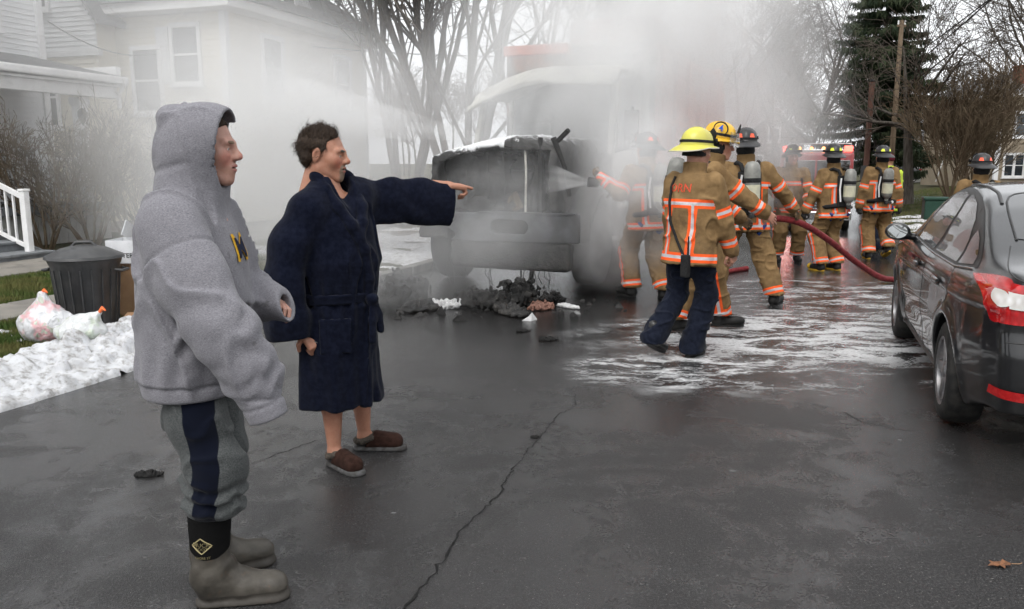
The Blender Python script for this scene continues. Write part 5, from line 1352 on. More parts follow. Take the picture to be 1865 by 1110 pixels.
M_CARD = M('cardboard', (.36, .22, .12), (.30, .18, .10), rough=.85, scale=8, bump=.1)
M_WBOX = M('white_carton', (.68, .69, .71), (.58, .59, .61), rough=.6, scale=5)
def cartons():
    a = thing('cardboard_carton', 'brown cardboard carton standing beside the black bin, under a white box', 'carton', W(6.50, -6.08, .09), -ALPHA + .1)
    MB().box((-.25, -.22, 0), (.3, .22, .55)).build('box', M_CARD, a, bevel=.006)
    MB().box((-.252, -.03, .551), (.302, .03, .553)).build('tape', M('parcel_tape', (.5, .38, .22), rough=.3), a)
    w = thing('white_carton', 'white open carton with black print stacked on the brown carton', 'carton', W(6.45, -6.1, .645), .05)
    bx = MB().box((-.24, -.2, 0), (.3, .2, .012)).box((-.24, -.2, .012), (-.232, .2, .22)).box((.292, -.2, .012), (.3, .2, .22)).box((-.231, -.2, .012), (.291, -.192, .22)).box((-.231, .192, .012), (.291, .2, .22)).build('box', M_WBOX, w)
    MB().bar((-.2, .2, .22), (-.16, .24, .36), .008, .3, (0, 1, 0)).build('flap', M_WBOX, w)
    me = text_mesh('GUTTER', .062, .0008); me.transform(Matrix.Translation((-.10, -.2035, .075)) @ Matrix.Rotation(R(90), 4, 'X')); link('lettering', me, M('black_print', (.03, .03, .03)), w)
    c = thing('cardboard_sheet', 'torn brown cardboard sheet sticking up out of the white carton', 'cardboard', W(6.45, -6.02, .66), .2)
    MB().prism([(-.05, .0), (.2, .0), (.22, .3), (.14, .46), (.06, .42), (.05, .3), (-.04, .27)], .008).build('sheet', M_CARD, c)
    MB().prism([(-.03, .0), (.15, .0), (.1, .12)], .006, Matrix.Translation((0, .03, .0))).build('torn_piece', M_CARD, c)
    d = thing('cardboard_sheet', 'flat brown cardboard lying at the end of the snow bank by the bin', 'cardboard', W(5.75, -5.62, .17), .3)
    MB().prism([(-.1, 0), (.35, .0), (.42, .02), (.4, .05), (-.05, .06)], .3).build('sheet', M_CARD, d, bevel=.004)
    MB().box((-.02, .02, .061), (.3, .25, .066)).build('folded_flap', M_CARD, d)
cartons()
ub = thing('utility_box', 'dark green utility box standing on the far right verge', 'utility box', W(26.4, 3.75, .0), -ALPHA)
M_GRN = M('utility_green', (.018, .05, .035), (.025, .06, .045), rough=.55, scale=5)
MB().box((-.32, -.3, 0), (.32, .3, .55)).build('cabinet', M_GRN, ub, bevel=.02)
MB().box((-.35, -.33, .55), (.35, .33, .64)).build('cap', M_GRN, ub, bevel=.03)
MB().box((-.28, -.312, .06), (.28, -.302, .5)).build('door', M_GRN, ub, bevel=.004)
lf = thing('dead_leaf', 'dry brown leaf lying on the road at the lower right', 'leaf', (1.965, 3.087, .002), .2)
ol = [(-.06, 0), (-.035, .012), (-.03, .03), (-.012, .016), (.0, .034), (.014, .016), (.03, .026), (.034, .008), (.055, .002), (.034, -.010), (.026, -.026), (.01, -.014), (-.004, -.03), (-.018, -.014), (-.034, -.022), (-.04, -.006)]
m_ = MB(); m_.add([(0, 0, .006)] + [(x, y, .002 + .012 * abs(math.sin(x * 60))) for x, y in ol], [(0, i + 1, (i + 1) % len(ol) + 1) for i in range(len(ol))]).build('blade', M('dead_leaf', (.22, .10, .05), (.14, .07, .04), rough=.7, scale=60), lf, fix=False)
MB().tube([(.05, 0, .004), (.08, -.008, .004), (.095, -.006, .006)], .0015, 4).build('stalk', M_CARD, lf)
# pale flecks: bits of litter and ash flakes on the road
for (x, y, s) in ((1.16, 4.13, .022), (1.52, 4.62, .02), (1.30, 4.6, .016), (2.27, 4.62, .016), (.05, 4.3, .012), (1.08, 2.95, .008), (-.55, 3.6, .014), (.9, 3.3, .008), (-.35, 4.95, .02), (1.75, 3.7, .008)):
    o = MB().add([(-s, -s * .4, 0), (s * .6, -s * .5, 0), (s, s * .2, 0), (-s * .3, s * .5, 0), (0, 0, s * .2)], [(0, 1, 4), (1, 2, 4), (2, 3, 4), (3, 0, 4), (3, 2, 1, 0)]).build('ash_flake', M_GREYASH)
    o.location = (x, y, .001); tag(o, 'tiny pale flake on the dark wet road', 'flake', 'pale flakes on the road')
# ---------------------------------------------------------------- people: shared anatomy
def head0(P, jawk=1., ears=True, mouth=.0022):
    A = P.copy(); A[..., 0] = np.abs(A[..., 0])
    d = smin(ell((0, -.018, .035), (.076, .097, .086))(P), ell((0, .026, -.03), (.062, .066, .085))(P), .04)
    d = smin(d, cone((.045 * jawk, -.005, -.06), (.018 * jawk, .068, -.098), .022, .018)(A), .03)
    d = smin(d, ell((0, .076, -.1), (.024, .018, .018))(P), .02)
    d = smin(d, ell((.042, .058, -.022), (.022, .02, .024))(A), .035)
    d = smin(d, cone((.008, .089, .020), (.045, .076, .024), .0085, .008)(A), .02)
    d = smax(d, -ell((.032, .097, .001), (.018, .017, .012))(A), .012)
    d = smin(d, ell((.031, .0745, .001), .0125)(A), .002)
    d = smin(d, cone((.019, .0845, .0075), (.044, .078, .0055), .0045, .004)(A), .004)
    d = smin(d, cone((.020, .084, -.0075), (.042, .078, -.006), .0042, .004)(A), .006)
    d = smin(d, cone((0, .087, .02), (0, .107, -.018), .0085, .0125)(P), .014)
    d = smin(d, ell((0, .110, -.022), (.0135, .013, .0115))(P), .010)
    d = smin(d, ell((.0125, .103, -.027), (.008, .011, .0075))(A), .008)
    d = smin(d, ell((0, .078, -.062), (.03, .022, .028))(P), .02)
    d = smin(d, cone((0, .101, -.053), (.022, .089, -.057), .0062, .004)(A), .007)
    d = smin(d, cone((0, .098, -.0665), (.019, .088, -.065), .0072, .004)(A), .007)
    d = smax(d, -ell((0, .104, -.0595), (.025, .022, mouth))(P), .003)
    if ears:
        Re = rotm(0, -.25, .12)
        e = smax(ell((.079, -.012, -.004), (.0085, .019, .033), Re)(A), -ell((.089, -.007, -.002), (.008, .010, .018), Re)(A), .006)
        d = smin(d, e, .010)
    d = smin(d, cone((0, -.022, -.055), (0, -.045, -.21), .058, .068)(P), .035)
    return d
def head_xf(c, yaw, pitch=0, roll=0, s=1., **kw):
    c = V3(*c); Rm = rotm(yaw, pitch, roll)
    loc = lambda P: ((P - c) @ Rm) / F32(s)
    f = lambda P: head0(loc(P).astype(F32), **kw) * s
    return f, loc
def blob(q, c, r):
    a = (q - V3(*c)) / V3(*r); return np.clip(1.3 - (a * a).sum(-1), 0, 1)
def head_attrs(loc, beard=None):
    def ab(v): q = loc(v).copy(); q[:, 0] = np.abs(q[:, 0]); return q
    at = {'lip': lambda v: np.maximum(blob(ab(v), (.0, .1, -.053), (.026, .02, .006)), blob(ab(v), (0, .1, -.0665), (.023, .02, .0075))),
          'eyew': lambda v: blob(ab(v), (.031, .086, .0005), (.0105, .008, .0042)),
          'iris': lambda v: blob(ab(v), (.031, .088, .0005), (.005, .008, .0046)),
          'brow': lambda v: blob(ab(v), (.027, .094, .0235), (.022, .014, .0065)),
          'pink': lambda v: np.maximum(blob(ab(v), (.04, .075, -.03), (.03, .03, .03)), blob(ab(v), (0, .118, -.022), (.016, .014, .014)))}
    at['beard'] = (lambda v: beard(ab(v))) if beard else (lambda v: np.zeros(len(v)))
    return at
def skin_mat(name, c, hair=(.05, .03, .02), beardc=(.2, .14, .1), bw=.0):
    b = NB(name); v = b.coord('Object')
    col = b.mix(b.step(b.noise(v, 40, 6, .75), .3, .7), c, tuple(x * k for x, k in zip(c, (.88, .80, .76))))
    col = b.mix(b.math('MULTIPLY', b.attr('pink').outputs['Fac'], .55), col, (c[0] * 1.02, c[1] * .62, c[2] * .6))
    col = b.mix(b.math('MULTIPLY', b.attr('lip').outputs['Fac'], .8), col, (c[0] * .72, c[1] * .42, c[2] * .46))
    n = b.noise(v, 260, 3)
    bd = b.step(b.math('ADD', b.attr('beard').outputs['Fac'], b.math('MULTIPLY', b.math('SUBTRACT', n, .5), 1.1)), .35, .75)
    col = b.mix(bd, col, b.mix(b.noise(v, 120, 2), beardc, tuple(min(1, x * 2.2 + .08) for x in beardc)))
    br = b.step(b.math('ADD', b.attr('brow').outputs['Fac'], b.math('MULTIPLY', b.math('SUBTRACT', n, .5), .9)), .3, .6)
    col = b.mix(br, col, hair)
    col = b.mix(b.step(b.attr('eyew').outputs['Fac'], .25, .5), col, (.5, .46, .44)); col = b.mix(b.step(b.attr('iris').outputs['Fac'], .3, .5), col, (.02, .018, .016))
    b.principled(Base_Color=col, Roughness=.46, Subsurface_Weight=.12, Subsurface_Radius=(.02, .008, .004), Normal=b.bump(b.noise(v, 150, 4), .3, .003), Specular_IOR_Level=.3); return b.m
FING_L = (.075, .083, .077, .060)
def hand_f(wrist, d, back, curls, left=False, s=1., spread=.05, thumb=(.5, .35), glove=0.):
    """palm box and five jointed fingers; d: wrist to knuckles, back: normal of the back of the hand; curls: 4 x (j1, j2, j3) radians"""
    y = V3(*d); y /= np.linalg.norm(y); z = V3(*back); z = z - y * (z @ y); z /= np.linalg.norm(z); x = np.cross(y, z)
    if left: x = -x
    w = V3(*wrist)
    Wp = lambda a, b, c: w + (x * a + y * b + z * c) * s
    pr = [rbox((0, 0, 0), (.040 * s + glove, .048 * s + glove, .014 * s + glove), .013 * s, None)]
    cen = Wp(0, .048, 0); Rm = np.stack([x, y, z], 1).astype(F32)
    palm = rbox(cen, (.040 * s + glove, .049 * s + glove, .0145 * s + glove), .013 * s, Rm)
    parts = [(palm, 0)]
    g = glove * .8
    for i, (bx, L) in enumerate(zip((.030, .0105, -.0105, -.030), FING_L)):
        p = np.array([bx, .090 - .004 * abs(i - 1), .001]); ang = 0; sp = (1.5 - i) * spread
        r = (.0098, .0098, .0093, .0083)[i] * s + g
        for j, fr in enumerate((.46, .30, .24)):
            ang += curls[i][j]; dv = np.array([math.sin(sp) * math.cos(ang), math.cos(ang) * math.cos(sp), -math.sin(ang)])
            q = p + dv * L * fr
            parts.append((cone(Wp(*p), Wp(*q), r, r * .93), .006 if j == 0 else .002)); p = q; r *= .93
    tp = np.array([.030, .022, -.006]); a, b_ = thumb
    dv = np.array([math.cos(a) * .9, math.sin(a) + .25, -b_]); dv /= np.linalg.norm(dv)
    q = tp + dv * .040; parts.append((cone(Wp(*tp), Wp(*q), .0145 * s + g, .0115 * s + g), .010))
    dv2 = np.array([dv[0] * .35, dv[1] + .35, dv[2] - .12]); dv2 /= np.linalg.norm(dv2); q2 = q + dv2 * .032
    parts.append((cone(Wp(*q), Wp(*q2), .0115 * s + g, .0095 * s + g), .003))
    parts.append((cone(Wp(0, -.07, 0), Wp(0, .01, 0), .026 * s + g, .027 * s + g, tuple(z), .75), .014))
    def f(P):
        r = parts[0][0](P)
        for gk, k in parts[1:]: r = smin(r, gk(P), k * s)
        return r
    return f
def merge_obj(name, pieces, mat, parent, attr_names):
    """several surfaces of one body in one mesh; pieces: (f, lo, hi, h, attrs)"""
    V, Q, A, o = [], [], {k: [] for k in attr_names}, 0
    for f, lo, hi, h, at in pieces:
        v, q = mesh_sdf(f, lo, hi, h, 1); V.append(v); Q.append(q + o); o += len(v)
        for k in attr_names: A[k].append(at[k](v.astype(F32)) if at and k in at else np.zeros(len(v)))
    v = np.concatenate(V); me = np_mesh(name, v, np.concatenate(Q))
    if len(me.vertices) == len(v):
        for k in attr_names: set_attr(me, k, np.concatenate(A[k]))
    me.shade_smooth(); me.materials.append(mat)
    ob = bpy.data.objects.new(name, me); COL.objects.link(ob); ob.parent = parent; return ob
HA = ('lip', 'eyew', 'iris', 'brow', 'pink', 'beard')
def strands(name, f, n, box, length, mat, parent, flow, seed, mask=None, w=.0016, lift=.5):
    """short hair ribbons rooted on surface f"""
    r = np.random.RandomState(seed); lo, hi = np.array(box[0]), np.array(box[1])
    P = (lo + (hi - lo) * r.rand(n * 6, 3)).astype(F32)
    d = f(P); P = P[np.abs(d) < .012]
    for _ in range(3):
        g, dd = grad(f, P, .003); P = (P - dd[:, None] * g / np.maximum((g * g).sum(1), .2)[:, None]).astype(F32)
    if mask is not None: P = P[mask(P)]
    P = P[:n]; g, _ = grad(f, P, .003); g /= np.linalg.norm(g, axis=1, keepdims=True) + 1e-9
    fl = flow(P) + r.normal(0, .35, P.shape); fl -= g * (fl * g).sum(1, keepdims=True); fl /= np.linalg.norm(fl, axis=1, keepdims=True) + 1e-9
    L = length * r.uniform(.5, 1.2, (len(P), 1)); side = np.cross(g, fl) * w
    lf = lift * r.uniform(.3, 1.3, (len(P), 1))
    p0 = P - g * .004; p1 = P + fl * L * .5 + g * L * lf * .5; p2 = P + fl * L + g * L * lf * .55
    v = np.stack([p0 - side, p0 + side, p1 - side * .8, p1 + side * .8, p2], 1).reshape(-1, 3)
    k = np.arange(len(P)) * 5
    f3 = np.concatenate([np.stack([k, k + 1, k + 3], 1), np.stack([k, k + 3, k + 2], 1), np.stack([k + 2, k + 3, k + 4], 1)])
    return link(name, np_mesh(name, v, f3), mat, parent, 180)
def fabric(name, c, c2, scale=60, stretch=(1, 1, 1), rough=.92, bump=.35, bscale=350, sheen=.25, wr=.0, fine=(1, 1, 1)):
    b = NB(name); v = b.coord('Object', stretch); v0 = b.coord('Object')
    col = b.mix(b.step(b.noise(v, scale, 5, .65), .36, .66), c, c2)
    h = b.noise(b.coord('Object', fine), bscale, 2)
    nr = b.bump(h, bump, .002)
    if wr: nr = b.bump(b.noise(v0, 11, 5, .6, .8), wr, .03, nr)
    b.principled(Base_Color=col, Roughness=rough, Sheen_Weight=sheen, Sheen_Roughness=.5, Normal=nr, Specular_IOR_Level=.06); return b.m

# ---------------------------------------------------------------- the man in the grey hooded sweatshirt
def hooded_man():
    p = thing('person', 'man in a grey hooded sweatshirt, sweatpants and rubber boots, hood up, facing the truck', 'person', (-1.10, 2.92, 0))
    SK = skin_mat('skin_fair', (.43, .25, .20), (.14, .085, .05), (.26, .17, .12))
    hc = (.030, .0, 1.652); yaw = R(-90 + 3)
    hf, hl = head_xf(hc, yaw, R(-4), 0, 1.05)
    stub = lambda q: .33 * np.maximum(blob(q, (.03, .07, -.08), (.05, .05, .03)), blob(q, (0, .1, -.044), (.03, .02, .006)))
    curl = [(.6, .9, .6)] * 4
    lw = (.122, .230, 1.077); lh = hand_f(lw, (.9, -.15, -.12), (.1, .35, 1), [(.5, .7, .5), (.6, .8, .5), (.7, .8, .6), (.8, .8, .6)], True, 1.0)
    rw = (.245, -.262, .86); rh = hand_f(rw, (.3, .05, -.9), (.2, -1, 0), curl, False, 1.)
    trunk = U(.06, cone((-.05, 0, .95), (-.04, 0, 1.35), .13, .15), cone((-.04, -.15, 1.40), (-.04, .15, 1.40), .06, .06))
    arms = U(.02, chain([(-.02, -.19, 1.40), (.12, -.28, 1.10), rw], [.05, .045, .03]), chain([(-.02, .19, 1.40), (.0, .28, 1.12), lw], [.05, .045, .03]))
    legs = U(.03, chain([(-.05, -.1, .95), (.02, -.13, .52), (-.01, -.12, .12)], [.085, .055, .04]), chain([(-.05, .1, .95), (-.02, .1, .52), (-.09, .11, .12)], [.085, .055, .04]))
    merge_obj('body', [(hf, (-.14, -.14, 1.42), (.22, .14, 1.82), .0042, head_attrs(hl, stub)), (lh, (.08, .08, .98), (.36, .32, 1.17), .004, None), (rh, (.15, -.36, .68), (.40, -.16, .95), .0045, None),
                       (U(.04, trunk, arms, legs), (-.3, -.4, .05), (.35, .4, 1.55), .022, None)], SK, p, HA)
    hairf = lambda P: np.maximum(ell((0, -.018, .037), (.080, .102, .091))((hl(P)).astype(F32)) * 1.05, -(hl(P)[..., 2] - .085 - .9 * (hl(P)[..., 1] - .075))) + .002 * vnoise(P, 120, 3)
    sdf_obj('hair', hairf, (-.12, -.12, 1.66), (.17, .12, 1.80), .005, M('short_brown_hair', (.035, .02, .012), (.02, .012, .008), rough=.7, scale=150, bump=.6, bscale=300), p)
    # sweatshirt
    tor = stack([(.785, -.055, .0, .174, .222), (.835, -.056, 0, .180, .226), (.85, -.058, 0, .188, .233), (.95, -.050, 0, .186, .232), (1.15, -.040, 0, .188, .232), (1.28, -.038, 0, .182, .222), (1.38, -.040, 0, .150, .195), (1.46, -.035, 0, .112, .135), (1.51, -.02, 0, .09, .10)], .05)
    ra = [(-.035, -.185, 1.395), (.06, -.25, 1.22), (.15, -.285, 1.06), (.225, -.275, .92), (.268, -.26, .80)]
    rarm = chain(ra, [.112, .106, .102, .088, .068], .05, (0, 1, 0), .72)
    rcuff = cone((.262, -.262, .82), (.290, -.253, .735), .068, .066)
    la = [(-.035, .185, 1.395), (.0, .26, 1.22), (.03, .275, 1.10), (.12, .24, 1.085), (.235, .195, 1.06)]
    larm = chain(la, [.10, .092, .085, .074, .060], .04)
    hood = Uk(ell((.035, 0, 1.672), (.166, .124, .136)), (ell((-.072, 0, 1.752), (.056, .07, .050)), .025), (cone((-.02, 0, 1.60), (-.03, 0, 1.46), .115, .13), .05), (cone((.035, 0, 1.56), (.02, 0, 1.47), .085, .075), .04))
    hood = SUB(hood, (ell((.09, 0, 1.662), (.150, .104, .117)), .010), (cone((.06, 0, 1.62), (.13, 0, 1.56), .085, .062), .02))
    hood = CUT(hood, (.110, 0, 1.66), (.99, 0, -.11), .008)
    arm_ax = np.array(ra, F32)
    def folds(P):
        z = P[..., 2]; x = P[..., 0]; y = P[..., 1]
        n1 = fbm(P, (6.5, 6.5, 2.0), 3, 2); n2 = np.abs(vnoise(P + .30 * P[..., [2, 2, 0]], (8, 8, 2.6), 5)); n3 = vnoise(P, (22, 22, 10), 7)
        w = .010 * n1 - .013 * np.exp(-(n2 / .11) ** 2) + .0025 * n3
        hem = np.exp(-((z - .90) / .06) ** 2); w = w + hem * .006 * np.sin(np.arctan2(y, x + .05) * 16 + 3 * n1)
        # slack rings where the sleeve bunches above cuff and at the elbow
        t = (P - V3(.06, -.25, 1.22)) @ V3(.40, -.02, -.91)
        slv = (y < -.15) * (x > -.02)
        w = w + slv * .009 * np.sin(t * 58 + 5 * n1 + 2.2 * n3) * np.exp(-((t - .44) / .12) ** 2) + slv * .006 * np.sin(t * 46 + 6 * n1) * np.exp(-((t - .17) / .08) ** 2)
        cf_ = np.clip(((P - V3(.20, -.27, .97)) @ V3(.30, .06, -.95)) / .18, 0, 1) * slv; lf_ = sm01(.12, .20, x) * (y > .1)
        return w * (1 - .75 * np.maximum(cf_ ** 2, lf_))
    def hoodie0(P):
        d = smin(tor(P), rarm(P), .05); d = smin(d, larm(P), .05)
        d = d + folds(P) * sm01(.79, .85, P[..., 2])
        d = smin(d, hood(P) + .55 * folds(P + V3(.3, .1, .2)) * (1 - .85 * sm01(.05, .10, P[..., 0])) + .006 * np.exp(-(np.abs(P[..., 2] - 1.60 - .25 * P[..., 0]) / .012) ** 2) * sm01(.05, -.05, P[..., 0]), .018)
        d = smin(d, rcuff(P), .012)
        # armhole seams as shallow stitched grooves
        sd = np.abs((P - V3(.02, -.215, 1.30)) @ V3(.38, -.45, -.81))
        d = d + .006 * np.exp(-(sd / .007) ** 2) * (P[..., 1] < -.12)
        d = d + .004 * np.exp(-((P[..., 2] - .84 + .02 * P[..., 0]) / .006) ** 2)
        d = d + .004 * np.exp(-(((P - V3(.266, -.26, .808)) @ V3(.30, .06, -.95)) / .005) ** 2) * (P[..., 1] < -.15) * (P[..., 0] > .16)
        return d
    cn = V3(.30, .06, -.95)
    hoodie = lambda P: smax(smax(hoodie0(P), ((P - V3(.283, -.255, .757)) @ cn) + 0 * P[..., 0], .004) if True else 0, np.where(P[..., 1] < .10, -1, ((P - V3(.236, .19, 1.06)) @ V3(.93, -.2, .30))), .004)
    hoodie = SUB(hoodie, (cone((.277, -.257, .775), (.30, -.25, .70), .040, .052), .006), (cone((.17, .215, 1.075), (.32, .16, 1.03), .036, .046), .006))
    b = NB('heather_grey_fleece'); v = b.coord('Object', (1, 1, 3.2)); v0 = b.coord('Object')
    hth = b.noise(v, 170, 5, .78); col = b.mix(b.step(hth, .32, .68), (.110, .108, .122), (.265, .26, .282))
    col = b.mix(b.math('MULTIPLY', b.step(b.noise(v0, 7, 4, .6), .45, .75), .35), col, (.15, .146, .162))
    col = b.mix(b.math('MULTIPLY', b.step(b.noise(v0, 19, 3), .68, .72), .5), col, (.09, .085, .085))
    nr = b.bump(b.noise(v0, 420, 2), .3, .002); nr = b.bump(b.noise(v0, 24, 4, .6, .6), .3, .012, nr)
    b.principled(Base_Color=col, Roughness=.95, Sheen_Weight=.15, Normal=nr, Specular_IOR_Level=.08)
    hd = sdf_obj('hooded_sweatshirt', hoodie, (-.30, -.44, .66), (.40, .42, 1.84), .0082, b.m, p)
    # chest letter
    for (sz, dp, mt, nm) in ((.135, .001, M('gold_felt', (.62, .36, .03), (.5, .28, .03), rough=.9, scale=90), 'letter_border'), (.098, .0035, M('navy_felt', (.012, .016, .035), rough=.9), 'letter')):
        me = text_mesh('M', sz, .0005); bm = bmesh.new(); bm.from_mesh(me); bmesh.ops.subdivide_edges(bm, edges=bm.edges[:], cuts=3, use_grid_fill=True); bm.to_mesh(me); bm.free()
        co = np.zeros(len(me.vertices) * 3, F32); me.vertices.foreach_get('co', co); co = co.reshape(-1, 3)
        q = np.stack([np.full(len(co), .4), -.085 + co[:, 0] * 1.0, 1.30 + co[:, 1]], 1)
        Q = surf_project(hoodie, q, (-1, .28, 0)); g, _ = grad(hoodie, Q, .01); g /= np.linalg.norm(g, axis=1, keepdims=True)
        Q = Q + g * (.004 + dp + co[:, 2:3]); me.vertices.foreach_set('co', Q.astype(F32).ravel()); me.update(); link(nm, me, mt, hd)
    # sweatpants
    def pants(P):
        n = fbm(P, (10, 10, 6), 3, 4); n2 = np.abs(vnoise(P, (9, 9, 13), 6))
        rl = chain([(-.055, -.10, .95), (-.02, -.105, .70), (.042, -.125, .53), (.028, -.12, .40), (.016, -.12, .36)], [.090, .098, .097, .092, .080], .04)(P)
        ll = chain([(-.055, .10, .95), (-.045, .10, .70), (-.03, .10, .53), (-.07, .105, .40), (-.08, .108, .35)], [.090, .098, .105, .098, .080], .04)(P)
        d = smin(rl, ll, .03); d = smin(d, rbox((-.06, 0, .92), (.115, .14, .12), .09)(P), .06)
        z = P[..., 2]
        bunch = np.exp(-((z - .42) / .06) ** 2)
        return (d + .008 * n - .010 * np.exp(-(n2 / .18) ** 2) + bunch * .012 * np.sin(z * 105 + 6 * n + 9 * P[..., 0])).astype(F32)
    pants = CUT(CUT(pants, (0, 0, .352), (0, 0, -1), .02), (0, 0, 1.02), (0, 0, 1), .02)
    def stripe(v):
        z = v[:, 2]; xc = np.interp(z, [.35, .45, .55, .75, 1.], [.022, .030, .045, .018, -.02])
        w = np.interp(z, [.35, .5, 1.], [.037, .046, .05])
        return np.where(v[:, 1] < -.1, w - np.abs(v[:, 0] - xc), -.2) + np.where(v[:, 1] > .12, .2 + w - np.abs(v[:, 0] + .05), 0)
    b = NB('grey_sweatpants'); v = b.coord('Object'); col = b.mix(b.step(b.noise(v, 180, 4, .7), .35, .65), (.045, .050, .050), (.090, .094, .094))
    col = b.mix(b.step(b.attr('stripe').outputs['Fac'], -.001, .001), col, (.004, .0055, .012))
    b.principled(Base_Color=col, Roughness=.95, Sheen_Weight=.08, Normal=b.bump(b.noise(v, 380, 2), .3, .002), Specular_IOR_Level=.06)
    sdf_obj('sweatpants', pants, (-.30, -.32, .32), (.26, .32, 1.06), .0085, b.m, p, {'stripe': stripe})
    # rubber boots
    def boot(heel, toe, ank, top, lbl):
        h_, t_ = np.array(heel, float), np.array(toe, float); dv = t_ - h_; L = np.linalg.norm(dv); dv /= L; sd = np.array((-dv[1], dv[0], 0))
        at = lambda u, z, s=0: tuple(h_ + dv * u * L + sd * s + np.array((0, 0, z)))
        f = Uk(cone(at(.16, .055), at(.82, .050), .048, .046), (cone(at(.55, .068), at(.85, .052), .047, .041), .03), (cone(at(.2, .10), ank, .052, .056), .04), (cone(ank, top, .060, .079), .05), (cone(at(.22, .15), at(.48, .075), .050, .042), .04))
        sole = lambda P: smax(smin(cone(at(.12, .0), at(.86, .0), .047, .050)(P), cone(at(.45, 0), at(.8, 0), .042, .052)(P), .03), np.maximum(P[..., 2] - .040, -P[..., 2] + .002), .006)
        g = lambda P: smin(smax(f(P) + .0035 * fbm(P, 18, 3, 3) + .005 * np.exp(-((P[..., 2] - .17) / .02) ** 2) * np.sin(P[..., 0] * 60), .022 - P[..., 2], .01), sole(P), .006)
        g = CUT(g, (0, 0, top[2]), (0, 0, 1), .006)
        fr = dv.astype(F32)
        def neo(v):
            c = V3(*top); u = np.abs((v - c) @ sd.astype(F32)) + .6 * np.maximum((v - c) @ fr, 0)
            k = (v - c) @ fr
            return v[:, 2] - (.205 + .9 * np.clip(np.abs(k - .0) - .02, 0, 1) ** 1.3 * 1.3)
        lo = np.minimum(np.minimum(h_, t_), np.array(top)) - .12; hi = np.maximum(np.maximum(h_, t_), np.array(top)) + .12
        return sdf_obj('boot', g, (lo[0], lo[1], -.02), (hi[0], hi[1], top[2] + .03), .0062, M_BOOT, p, {'neo': neo, 'sole': lambda v: .043 - v[:, 2]}), g
    b = NB('rubber_boot'); v = b.coord('Object'); rub = b.mix(b.step(b.noise(v, 9, 5, .65), .35, .7), (.040, .036, .030), (.085, .077, .065))
    rub = b.mix(b.math('MULTIPLY', b.step(b.noise(v, 14, 5, .7), .58, .75), .7), rub, (.16, .09, .05))
    isn = b.step(b.attr('neo').outputs['Fac'], -.002, .002); iss = b.step(b.attr('sole').outputs['Fac'], -.002, .002)
    col = b.mix(isn, b.mix(b.math('MULTIPLY', iss, .6), rub, (.05, .045, .04)), b.mix(b.noise(v, 300, 2), (.005, .005, .005), (.010, .010, .010)))
    b.principled(Base_Color=col, Specular_IOR_Level=b.mixf(isn, .3, .06), Roughness=b.mixf(isn, .42, .9), Normal=b.bump(b.math('ADD', b.noise(v, 40, 4), b.math('MULTIPLY', iss, -1.)), .3, .006)); M_BOOT = b.m
    b1, bf = boot((-.055, -.125, 0), (.265, -.055, 0), (-.005, -.122, .12), (.010, -.12, .36), 1)
    boot((-.155, .075, 0), (.13, .225, 0), (-.09, .11, .12), (-.08, .108, .36), 2)
    MO = M('boot_print', (.35, .30, .16), rough=.7)
    def on_boot(pts, off=.0025):
        q = np.array([(x, -.5, z) for x, z in pts], F32); Q = surf_project(bf, q, (0, 1, 0)); return Q + V3(0, -off, 0)
    dia = [(.0, .292), (.036, .262), (.0, .232), (-.036, .262)]
    dense = [(a[0] + (c[0] - a[0]) * i / 6, a[1] + (c[1] - a[1]) * i / 6) for a, c in zip(dia, dia[1:] + dia[:1]) for i in range(6)]; dense.append(dense[0])
    MB().tube([tuple(q) for q in on_boot(dense)], .0022, 5).build('diamond_logo', MO, b1, smooth=60)
    for tx, sz, zz in (('MUCK', .022, .2655), ('BOOT', .016, .249), ('CHORE ST', .012, .215)):
        me = text_mesh(tx, sz, .0006); co = np.zeros(len(me.vertices) * 3, F32); me.vertices.foreach_get('co', co); co = co.reshape(-1, 3)
        me.vertices.foreach_set('co', on_boot([(c[0], zz + c[1]) for c in co], .002).astype(F32).ravel()); me.update(); link('logo_lettering', me, MO, b1)
    return p
hooded_man()

